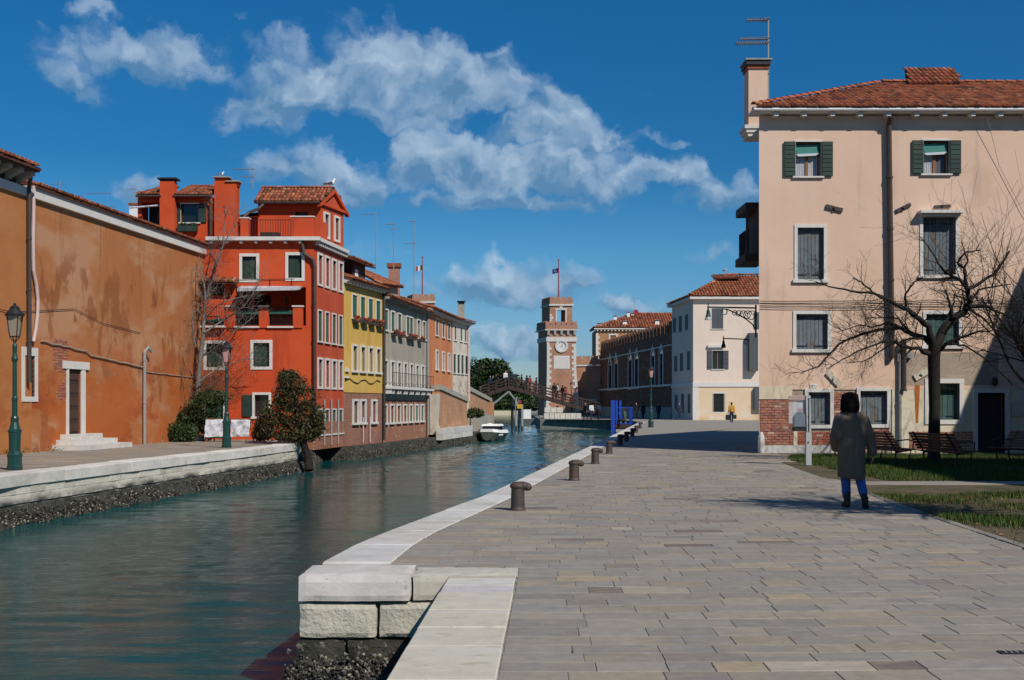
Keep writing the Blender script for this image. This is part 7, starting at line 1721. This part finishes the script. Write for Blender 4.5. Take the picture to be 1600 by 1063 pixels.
bush('clipped_bush','rounded clipped green bush at the foot of the ochre wall','bush',G(280,690),[bl_(280,676,22,15,-.8),bl_(268,678,14,12,-.8),bl_(294,678,14,12,-.8)],5200,.03,.06,'leafdark',(.5,1.7))
bush('ivy_shrub','dark ivy shrub climbing beside the pale tree trunk','bush',G(310,688),[bl_(300,655,22,20),bl_(318,640,24,18),bl_(330,622,26,12),bl_(290,662,22,14),bl_(325,665,12,20)],5200,.04,.08,'leaf',(.4,1.5))
q = MB(); tx = thing('dry_creeper','tangle of dry brown twigs spreading over the red and ochre walls','creeper',P(330,600,48.9))
for k in range(150): a = R.uniform(.1,3.0); branch(q, q, P(R.uniform(300,335),R.uniform(600,640),48.9+jit(.5)), Vector((cos(a)*1.1,jit(.3),sin(a)*.8)), R.uniform(.7,1.7), .012, 1, .3, .02, .7, 3, 3)
for k in range(26): a = R.uniform(1.2,2.4); branch(q, q, P(R.uniform(262,300),R.uniform(560,640),47.6), Vector((cos(a)*.6,.0,sin(a))), R.uniform(.9,2.2), .012, 1, .2, .05, .6, 3, 3)
q.build('twigs', M['twig'], tx, kind='stuff')
zo = 44.5; Zb_ = zo
tr = [([Vector((-7.75,44.0,-1.0)),P(481,712,44.2),P(474,694,44.3),P(468,680,44.5),P(455,660,44.5)],[.17,.15,.14,.10,.05]),([P(470,684,44.4),P(462,650,44.6),P(455,610,44.6)],[.09,.06,.03]),([P(470,684,44.4),P(440,660,44.6),P(425,640,44.6)],[.08,.05,.03])]
bush('oleander_bush','large dull green oleander leaning over the quay in front of the red house','bush',G(470,693),[bl_(457,602,20,20),bl_(447,592,12,13),bl_(466,622,28,22),bl_(446,645,36,22),bl_(478,648,26,20),bl_(426,660,24,20,.3),bl_(458,672,46,18),bl_(489,668,16,16),bl_(410,674,13,14,.4),bl_(446,622,18,22),bl_(494,655,10,12),bl_(462,682,30,9),bl_(478,676,18,12)],13500,.045,.10,'leafolive',(.35,1.7),.32,tr,'bark')
Zb_ = 47.3
bush('red_leaf_bush','small red leaved bush between the covered rack and the oleander','bush',G(408,690),[bl_(412,668,12,18),bl_(420,660,10,10),bl_(405,680,10,8)],1500,.04,.08,'flowers',(.6,1.8),.4)
# plants on the bridge ramps and beyond
Zb_ = 80
bush('ramp_plant','green plants hanging over the low wall at the bridge foot','plant',P(742,650,80),[bl_(742,645,11,7),bl_(750,646,6,5),bl_(735,648,6,5)],900,.06,.13,'leaf',(.6,1.7))
bush('roof_plant','bush growing behind the coping of the first brick ramp','plant',P(692,610,77),[bl_(692,610,10,7,-2),bl_(703,614,6,5,-1)],700,.05,.11,'leafolive',(.5,1.6))
Zb_ = 318
bush('evergreen_tree','broad dark evergreen tree behind the timber bridge','tree',P(775,640,318),[bl_(770,600,26,22),bl_(757,575,12,12),bl_(775,580,20,15),bl_(790,600,22,16),bl_(765,625,34,14),bl_(750,610,18,22),bl_(785,618,24,14),bl_(742,600,10,30)],9000,.35,.8,'leafdark',(.3,1.7),.5,[([P(768,645,318),P(768,600,318)],[.6,.4])],'bark')
bush('evergreen_tree','low dark evergreen right of the taller one behind the bridge','tree',P(810,640,316),[bl_(806,610,16,12),bl_(818,618,14,9),bl_(828,622,12,8),bl_(800,625,30,9)],4000,.3,.7,'leafdark',(.4,1.9),.5)
bush('hedge','strip of dark hedge under the bridge on the far bank','hedge',P(790,641,308),[bl_(760,632,20,8,-8),bl_(785,633,20,8,-8),bl_(810,634,18,7,-8),bl_(832,634,14,7,-8)],5000,.3,.6,'leaf',(.3,1.4),.5)
bush('far_tree','tiny bare topped tree above the evergreen by the cream house','tree',P(742,600,300),[bl_(741,568,7,10,-15),bl_(748,575,8,8,-15)],260,.2,.5,'leaf',(.4,1.2),.3)
Zb_ = 40
bush('wall_weeds','small weeds at the foot of the ochre wall','plant',fw_.pt(fw_.ux(8),0,.2),[((fw_.pt(fw_.ux(x),.08,.15)),(.35,.2,.1)) for x in (2,14,40,72,150)],260,.03,.07,'leaf',(.8,1.8),.25)

# ---- lawns
LE = LAWN_EDGE
near_poly = [(20,LE[0][1])]+LE[:6]+[(20,LE[5][1])]
far_poly = [tuple(G(1315,751.0).xy)]+LE[8:]+[tuple(G(1640,711).xy),tuple(G(1760,711).xy),tuple(G(1760,751).xy)]
q = MB(); q.poly([(8.0,9),(40,9),(40,36),(8.35,36),(8.2,33),(LE[10][0],LE[10][1]),(LE[9][0],LE[9][1]),(LE[8][0],LE[8][1]),(LE[7][0],LE[7][1])]+[LE[5],LE[4],LE[3],LE[2],LE[1],LE[0]], -.05, -.012)
soil = q.build('lawn_soil', M['soil'], kind='structure')
pe = [tuple(G(*p).xy) for p in ((1320,753),(1500,752.5),(1760,752.5),(1760,757),(1500,757),(1352,757))]
q = MB(); q.poly(pe, -.04, .006); q.build('lawn_path', M['farpave'], kind='structure')
q = MB(); q.poly([tuple(G(*p).xy) for p in ((1455,727),(1480,724),(1760,722),(1760,735),(1500,735.5),(1478,733))], -.04, .008); q.build('bench_path', M['farpave'], kind='structure')
q = MB()
for a_, b_ in zip(LE[:6], LE[1:6]):
    A_ = Vector(a_); B_ = Vector(b_); d = B_-A_; n = max(1, int(d.length/.7)); s = Vector((d.y,-d.x)).normalized()*.10
    for i in range(n): 
        p, r_ = A_+d*(i+.01)/n, A_+d*(i+.99)/n; q.c = (.85+jit(.15),)*3
        stone(q, [p-s*.2, r_-s*.2, r_+s*.9, p+s*.9], -.04, .012+jit(.004), .008)
q.build('lawn_edging', M['slab'], kind='structure')
def inpoly(x, y, pl):
    c = False; n = len(pl)
    for i in range(n):
        (x0,y0),(x1,y1) = pl[i], pl[(i+1)%n]
        if (y0 > y) != (y1 > y) and x < (x1-x0)*(y-y0)/(y1-y0)+x0: c = not c
    return c
gm = MB()
def blades(pl, n, box, dens):
    k = 0
    for _ in range(n):
        x = R.uniform(box[0],box[1]); y = R.uniform(box[2],box[3])
        if not inpoly(x,y,pl): continue
        d = dens(x,y)
        if R.random() > d: continue
        h = R.uniform(.03,.10)*(.5+.8*d); a = R.uniform(0,6.28); w = .0062; lx, ly = cos(a)*h*.5, sin(a)*h*.5
        t_ = .6+.8*R.random(); dry = R.random() < .12+.5*max(0,.75-d); gm.c = (t_*2.6,t_*1.05,t_*1.6) if dry else (t_,t_,t_*.9)
        gm.add([(x-w*sin(a),y+w*cos(a),-.012),(x+w*sin(a),y-w*cos(a),-.012),(x+lx,y+ly,h)],((0,1,2),))
fb = [tuple(q_) for q_ in far_poly]
def d_far(x, y): return min(1, max(.1, .9+1.2*mnoise.noise(Vector((x*.8,y*.8,0)))-.7*max(0,(1-(x-lawn_x(min(y,30))))*.9)))
def d_near(x, y): return min(1, max(.02, .20+1.4*mnoise.noise(Vector((x*.55,y*.55,3)))+.25*(y > 20.2)-.35*max(0,1-(x-lawn_x(y))*.8)))
blades(fb, 200000, (7.5,20,22.8,35.3), d_far)
blades(near_poly, 200000, (5,13,10.5,22.0), d_near)
gm.build('grass', M['grass'], kind='stuff')
# dead leaves and grit on the bare soil and path edge
lm = MB()
for i in range(1500):
    x = R.uniform(5,13); y = R.uniform(10.5,22)
    ins = inpoly(x,y,near_poly)
    if not ins and not (R.random() < .04 and x > 3): continue
    s = R.uniform(.012,.035); a = R.uniform(0,6.28); k = R.uniform(.6,2.2); lm.c = (k,k*.8,k*.6); c = Vector((x,y,.005 if not ins else .0)); u_ = Vector((cos(a),sin(a),jit(.3)))*s; v_ = Vector((-sin(a),cos(a),.2+jit(.3)))*s*.6
    lm.add([c-u_,c+v_+Vector((0,0,.008)),c+u_,c-v_+Vector((0,0,.008))],((0,1,2,3),))
lm.build('dead_leaves', M['deadleaf'], kind='stuff')
# ================================================================== PEOPLE
def hand(q, wrist, d, side, s=1.0):
    "palm, four unequal bent fingers and a thumb leaving the side of the palm"
    d = Vector(d).normalized(); sd_ = Vector(side).normalized(); nn = d.cross(sd_).normalized(); w = Vector(wrist)
    q.cap(w, w+d*.035*s, .024*s, .024*s, 8)
    for k, (L, o) in enumerate(((.072,-.028),(.082,-.010),(.077,.009),(.060,.027))):
        a = w+d*.075*s+sd_*o*s; q.cap(w+d*.02*s+sd_*o*.6*s, a, .013*s, .0105*s, 6); b = a+d*L*.5*s+nn*.014*s; q.cap(a, b, .0098*s, .009*s, 6); q.cap(b, b+d*L*.42*s+nn*.032*s, .009*s, .007*s, 6)
    a = w+d*.022*s-sd_*.026*s; b = a+d*.032*s-sd_*.026*s; q.cap(a, b, .013*s, .011*s, 6); q.cap(b, b+d*.032*s-sd_*.004*s, .0105*s, .008*s, 6)
def person(label, loc, h=1.72, yaw=0., top='blackcloth', legs='navycloth', hair='hair', shoes='boots', stride=.18, pose='stand', vox=.022, coat=False, lean=0., arm=(.0,.0), group=None, skirt=False):
    t = thing('person', label, 'person', loc, group); S = h/1.72; M3 = Matrix.Rotation(yaw,3,'Z'); L0 = Vector(loc)
    def f(x, y, z): 
        if z > .9: y += (z-.9)*lean
        return L0+M3@(Vector((x,y,z))*S)
    sit = pose == 'sit'
    dz = -.47 if sit else 0
    hip = {-1: f(-.09,0,.92+dz), 1: f(.09,0,.92+dz)}
    if sit: knee = {s: f(s*.12,.40,.46) for s in (-1,1)}; ank = {s: f(s*.12,.42,.06) for s in (-1,1)}
    else: knee = {s: f(s*.095,stride*.45*s+.04,.50) for s in (-1,1)}; ank = {s: f(s*.095,stride*s-.02*(s<0),.085+(.05 if s < 0 and stride > .1 else 0)) for s in (-1,1)}
    sh = {s: f(s*.185,0,1.40+dz) for s in (-1,1)}
    elb = {s: f(s*(.245),-.03+.05*s*(stride > 0)+arm[(s+1)//2]*.5,1.11+dz) for s in (-1,1)}; wr = {s: f(s*.25,.06-.06*s*(stride > 0)+arm[(s+1)//2],.87+dz+abs(arm[(s+1)//2])*.6) for s in (-1,1)}
    q = MB(); neck = f(0,0,1.46+dz); hc = f(0,.015,1.605+dz)
    q.ell(hc, (.078*S,.098*S,.115*S), 12, 9, M3); q.ell(f(0,.045,1.55+dz),(.055*S,.06*S,.06*S),10,7,M3); q.cap(f(0,-.01,1.42+dz), f(0,.0,1.56+dz), .058*S, .055*S)
    q.cap(f(0,.1,1.60+dz), f(0,.125,1.585+dz), .012*S, .016*S, 6)                        # nose
    for s in (-1,1): q.ell(f(s*.08,0,1.60+dz),(.012*S,.02*S,.03*S),6,5,M3); q.ell(f(s*.03,.098,1.615+dz),(.014*S,.01*S,.01*S),6,5,M3)
    q.cap(f(-.02,.098,1.545+dz), f(.02,.098,1.545+dz), .011*S, .011*S, 6)
    q.ell(f(0,0,1.26+dz),(.165*S,.10*S,.22*S),12,9,M3); q.ell(f(0,0,1.02+dz),(.15*S,.105*S,.18*S),12,9,M3); q.cap(f(-.15,0,1.385+dz), f(.15,0,1.385+dz), .07*S, .07*S)
    for s in (-1,1):
        q.cap(hip[s], knee[s], .085*S, .058*S); q.cap(knee[s], ank[s], .058*S, .04*S); q.cap(ank[s], ank[s]+M3@Vector((0,.12,-.05))*S, .04*S, .035*S)
        q.cap(sh[s], elb[s], .052*S, .04*S); q.cap(elb[s], wr[s], .04*S, .028*S)
        d = (wr[s]-elb[s]); hand(q, wr[s], d, M3@Vector((0,-1,0)), S)
    remesh(q.build('body', M['skin'], t), min(vox,.016), 1)
    q = MB(); e = .016
    q.ell(f(0,0,1.24+dz),((.185)*S,.125*S,.24*S),12,9,M3); q.ell(f(0,-.0,1.0+dz),(.178*S,.13*S,.20*S),12,9,M3); q.cap(f(-.15,0,1.385+dz), f(.15,0,1.385+dz), .085*S, .085*S); q.cap(f(0,-.01,1.41+dz), f(0,0,1.47+dz), .075*S, .066*S)
    for s in (-1,1): q.cap(sh[s], elb[s], .07*S, .056*S); q.cap(elb[s], elb[s]+(wr[s]-elb[s])*.93, .056*S, .044*S)
    if coat: q.tube([f(0,0,1.05+dz),f(0,.0,.85+dz),f(0,0,.55+dz)],[.19*S,.2*S,.22*S],14)
    remesh(q.build('coat' if coat else 'jacket', M[top], t), vox, 2)
    q = MB(); q.ell(f(0,0,.93+dz),(.165*S,.12*S,.12*S),12,8,M3)
    for s in (-1,1): q.cap(hip[s], knee[s], .10*S, .074*S); q.cap(knee[s], ank[s]+(knee[s]-ank[s])*.08, .074*S, .062*S)
    remesh(q.build('trousers', M[legs], t), vox, 2)
    q = MB()
    for s in (-1,1): a = ank[s]; q.cap(a+M3@Vector((0,-.03,-.035))*S, a+M3@Vector((0,.14,-.05))*S, .05*S, .042*S); q.cap(a+M3@Vector((0,-.01,.05))*S, a, .05*S, .05*S)
    remesh(q.build('shoes', M[shoes], t), vox, 1)
    q = MB(); q.ell(f(0,-.018,1.635+dz),(.092*S,.102*S,.105*S),12,9,M3); q.ell(f(0,-.05,1.58+dz),(.085*S,.07*S,.085*S),10,8,M3)
    remesh(q.build('hair', M[hair], t), vox, 1)
    return t, f
# the woman in the long coat, walking away
wl = Vector(((1330-800)/FPX*16.87, 16.87, 0)); t = thing('person', 'woman with dark bobbed hair in a long brown grey coat and blue jeans walking away', 'person', wl)
def wf(x, y, z): return wl+Vector((x,y,z))
q = MB()
q.ell(wf(-.02,.02,1.575),(.075,.095,.112),14,10); q.ell(wf(-.02,.065,1.52),(.052,.055,.055),10,8); q.cap(wf(-.01,-.0,1.36),wf(-.02,.01,1.52),.055,.052); q.cap(wf(-.02,.115,1.57),wf(-.02,.135,1.555),.011,.015,6); q.cap(wf(-.04,.11,1.515),wf(0,.11,1.515),.010,.010,6)
for s in (-1,1): q.ell(wf(-.02+s*.077,.02,1.57),(.012,.02,.03),6,5); q.ell(wf(-.02+s*.03,.11,1.585),(.014,.010,.010),6,5)
q.ell(wf(0,0,1.2),(.165,.105,.2),12,9); q.ell(wf(.005,0,.96),(.165,.12,.2),12,9); q.cap(wf(-.16,0,1.32),wf(.16,0,1.32),.07,.07)
HIPL, KNL, ANL = wf(-.075,0,.88), wf(-.065,.07,.47), wf(-.055,.03,.10)
HIPR, KNR, ANR = wf(.095,0,.88), wf(.125,.02,.46), wf(.125,-.22,.16)
SHL, ELL, WRL = wf(-.178,0,1.285), wf(-.262,-.06,1.02), wf(-.21,.08,.87)
SHR, ELR, WRR = wf(.185,0,1.285), wf(.27,-.03,1.03), wf(.315,.0,.80)
for a, b, c in ((HIPL,KNL,ANL),(HIPR,KNR,ANR)): q.cap(a,b,.088,.058); q.cap(b,c,.058,.04)
q.cap(ANL,ANL+Vector((0,.13,-.06)),.038,.034); q.cap(ANR,ANR+Vector((.02,.05,-.12)),.038,.034)
for a, b, c, n_ in ((SHL,ELL,WRL,-1),(SHR,ELR,WRR,1)): q.cap(a,b,.05,.04); q.cap(b,c,.04,.028); hand(q, c, c-b, Vector((0,-1,0)))
remesh(q.build('body', M['skin'], t), .013, 1)
# coat: rings of the trunk plus sleeves, grown into one cloth surface
q = MB(); rings = [(.42,.196,.145,-.005),(.55,.198,.15,-.005),(.72,.2,.152,-.002),(.88,.202,.15,0),(1.02,.2,.14,0),(1.16,.203,.135,0),(1.25,.205,.125,0),(1.31,.185,.108,0),(1.37,.125,.085,-.002),(1.425,.085,.075,-.006)]
n = 28; vs = []
for z, rx, ry, cx_ in rings:
    for j in range(n):
        a = 2*pi*j/n; fold = 1+.06*sin(a*5+z*3)*max(0,1.2-z)+.03*sin(a*9+2+z*2)*max(0,1.0-z)+.014*sin(a*3+z*16)*(.5 < z < 1.25)
        vs.append(wf(cx_+rx*cos(a)*fold, ry*sin(a)*fold-.02*(z < .7), z-.03*cos(a)*(z < .5)))
m_ = len(rings); q.add(vs, [(i*n+j,i*n+(j+1)%n,(i+1)*n+(j+1)%n,(i+1)*n+j) for i in range(m_-1) for j in range(n)]+[tuple(range(n-1,-1,-1)), tuple((m_-1)*n+j for j in range(n))])
q.cap(wf(-.10,0,1.335),SHL,.082,.080); q.cap(wf(.10,0,1.335),SHR,.082,.080); q.cap(SHL,ELL,.082,.070); q.cap(ELL,WRL,.070,.064); q.cap(SHR,ELR,.082,.070); q.cap(ELR,WRR+(ELR-WRR)*.03,.070,.068)
ct = remesh(q.build('coat', M['coat'], t), .011, 4)
q = MB(); nn_ = 20; vs = []
for z, r_ in ((1.365,.112),(1.405,.100),(1.41,.092),(1.38,.09)):
    for j in range(nn_): a = 2*pi*j/nn_; vs.append(wf(-.012+r_*1.05*cos(a), r_*.95*sin(a), z+.012*sin(a)))
q.add(vs, [(i*nn_+j,i*nn_+(j+1)%nn_,(i+1)*nn_+(j+1)%nn_,(i+1)*nn_+j) for i in range(3) for j in range(nn_)]); q.build('collar', M['coat'], ct, smooth=True)
q = MB(); q.tube([wf(0,-.135,1.36),wf(0,-.147,1.1),wf(0,-.158,.8),wf(.002,-.17,.46)],.0035,4); q.build('back_seam', M['coat'], ct)
q = MB(); n = 72; vs = []; prof = [(1.415,.070),(1.398,.102),(1.402,.120),(1.425,.131),(1.47,.137),(1.52,.137),(1.57,.131),(1.615,.117),(1.65,.096),(1.675,.068),(1.688,.036),(1.692,.006)]
for z, r_ in prof:
    for j in range(n):
        a = 2*pi*j/n; k = 1+.05*mnoise.noise(Vector((cos(a)*5,sin(a)*5,z*2.5)))+.025*mnoise.noise(Vector((cos(a)*16,sin(a)*16,z*3)))
        vs.append(wf(-.02+r_*.96*cos(a)*k, -.005+r_*1.0*sin(a)*k, z+(.018*mnoise.noise(Vector((cos(a)*7,sin(a)*7,3))) if z < 1.43 else 0)))
q.add(vs, [(i*n+j,i*n+(j+1)%n,(i+1)*n+(j+1)%n,(i+1)*n+j) for i in range(len(prof)-1) for j in range(n)]+[tuple(range(n-1,-1,-1)),tuple((len(prof)-1)*n+j for j in range(n))])
for k in range(260):
    a = R.uniform(0, 2*pi); rr = R.uniform(.0,.10); z0_ = 1.69-.35*rr; pts = []
    for i in range(7):
        f_ = i/6; z = z0_+(1.40+jit(.016)-z0_)*f_; r_ = (.02+rr)+(.136+jit(.004)-.02-rr)*min(1, f_*1.7)**.6-(.02 if f_ > .9 else 0)
        pts.append(wf(-.02+r_*.97*cos(a+.12*f_), -.005+r_*sin(a+.12*f_), z))
    q.tube(pts, [.0035]*6+[.001], 3, cap=False)
q.build('hair', M['hair'], t, smooth=True)
q = MB()
for a, b, c in ((HIPL,KNL,ANL),(HIPR,KNR,ANR)): q.cap(a,b,.105,.076); q.cap(b,c+(b-c)*.20,.076,.064)
remesh(q.build('jeans', M['jeans'], t), .012, 2)
q = MB(); q.cap(ANL+Vector((0,-.01,.10)),ANL+Vector((0,-.02,-.03)),.055,.05); q.cap(ANL+Vector((0,-.045,-.055)),ANL+Vector((-.01,.13,-.062)),.043,.042)
q.cap(ANR+Vector((0,.07,.085)),ANR,.055,.052); q.cap(ANR+Vector((0,-.03,.0)),ANR+Vector((.025,.055,-.125)),.05,.043)
bt = remesh(q.build('boots', M['boots'], t), .010, 2)
q = MB(); a = ANR+Vector((.0,-.062,.0)); b = ANR+Vector((.03,.02,-.165)); q.tube([a,a+(b-a)*.3,a+(b-a)*.55,a+(b-a)*.8,b],[.03,.042,.035,.046,.03],10); q.build('boot_sole', M['darkwood'], bt)
# others
p = G(1143,660.6); _, f = person('man in a mustard jacket carrying two black bags across the square', p, 1.72, 0, 'mustard', 'navycloth', 'hair', 'boots', .12, vox=.022)
for s, w_, lb in ((-1,.36,'larger black bag in the left hand of the man in mustard'),(1,.24,'smaller black bag in the right hand of the man in mustard')):
    t = thing('bag', lb, 'bag', f(s*.3,.05,.4)); c = f(s*.30,.06,.50-.05*(s<0)); q = MB(); q.bbox((c.x,c.y,c.z),(w_,.18,.46-.1*(s>0)),.05); q.build('bag_body', M['bag'], t); q = MB(); q.tube([c+Vector((-.1,0,.2)),c+Vector((-.05,0,.36)),c+Vector((.05,0,.36)),c+Vector((.1,0,.2))],.012,5); q.build('handle', M['bag'], t)
person('dark jacketed person with white shirt walking from the shade beside the cream house', G(1061,656.8), 1.7, pi, 'navycloth', 'navycloth', 'wood', stride=.15, vox=.025, arm=(.1,.0))
bib = MB()
for x, lb, tp, st in ((994,'dark figure walking along the shaded wall, nearest the landing stage','blackcloth',.15),(1005,'second dark figure along the shaded wall','blackcloth',.1),(1029,'dark figure by the shaded wall right of the green lamp post','navycloth',.16)):
    person(lb, G(x,655.3), 1.72, pi if x != 1005 else .4, tp, 'blackcloth', stride=st, vox=.03, group='walkers in the shade of the battlemented wall', coat=(x == 1005))
person('person in an olive jacket sitting on the quay kerb beside the landing stage', G(984,668)+Vector((-.35,0,0)), 1.75, 1.2, 'greencloth', 'blackcloth', 'wood', pose='sit', vox=.03)
person('lone figure in blue standing in the shade by the far wall foot', G(936,655.6), 1.7, .5, 'navycloth', 'blackcloth', vox=.03)
person('person in white top at the foot of the timber bridge', G(924,655.9), 1.7, .3, 'whitecloth', 'navycloth', vox=.03)
person('person in black beside the white topped one at the bridge foot', G(915,656.0), 1.72, 2.4, 'blackcloth', 'blackcloth', vox=.03)
# people on the bridge
def deck_z(x):
    for a, b in zip(arch, arch[1:]):
        if a[0] <= x <= b[0]: y = a[1]+(b[1]-a[1])*(x-a[0])/(b[0]-a[0]); return P(x,y,ZB).z+.34
for x, dy, tp, lb in ((790,1.6,'whitecloth','person in white at the peak of the timber bridge'),(786,2.2,'redcloth','person in brick red just left of the bridge peak'),(800,1.2,'navycloth','fair haired person just right of the bridge peak'),
    (775,1.4,'blackcloth','dark figure climbing the left side of the bridge'),(766,2.0,'navycloth','lowest figure on the left side of the bridge'),(815,1.8,'blackcloth','dark figure a little below the bridge peak on the right'),(823,1.0,'blackcloth','black clothed figure half way down the bridge'),(828,2.0,'redcloth','person in red half way down the bridge'),
    (838,1.3,'navycloth','dark blue figure by the tower edge on the bridge'),(866,1.0,'blackcloth','left one of the group leaning on the lower bridge rail'),(871,1.6,'whitecloth','white clothed one of the group on the lower bridge'),(879,1.1,'blackcloth','right one of the group on the lower bridge'),(882.5,1.9,'redcloth','bareheaded one behind the group on the lower bridge')):
    c = P(x,600,ZB+dy); person(lb, (c.x,ZB+dy,deck_z(x)), R.uniform(1.6,1.78), R.uniform(0,6.28), tp, R.choice(('navycloth','blackcloth')), R.choice(('hair','wood','boots')), vox=.035, stride=.12, group='people on the timber bridge')
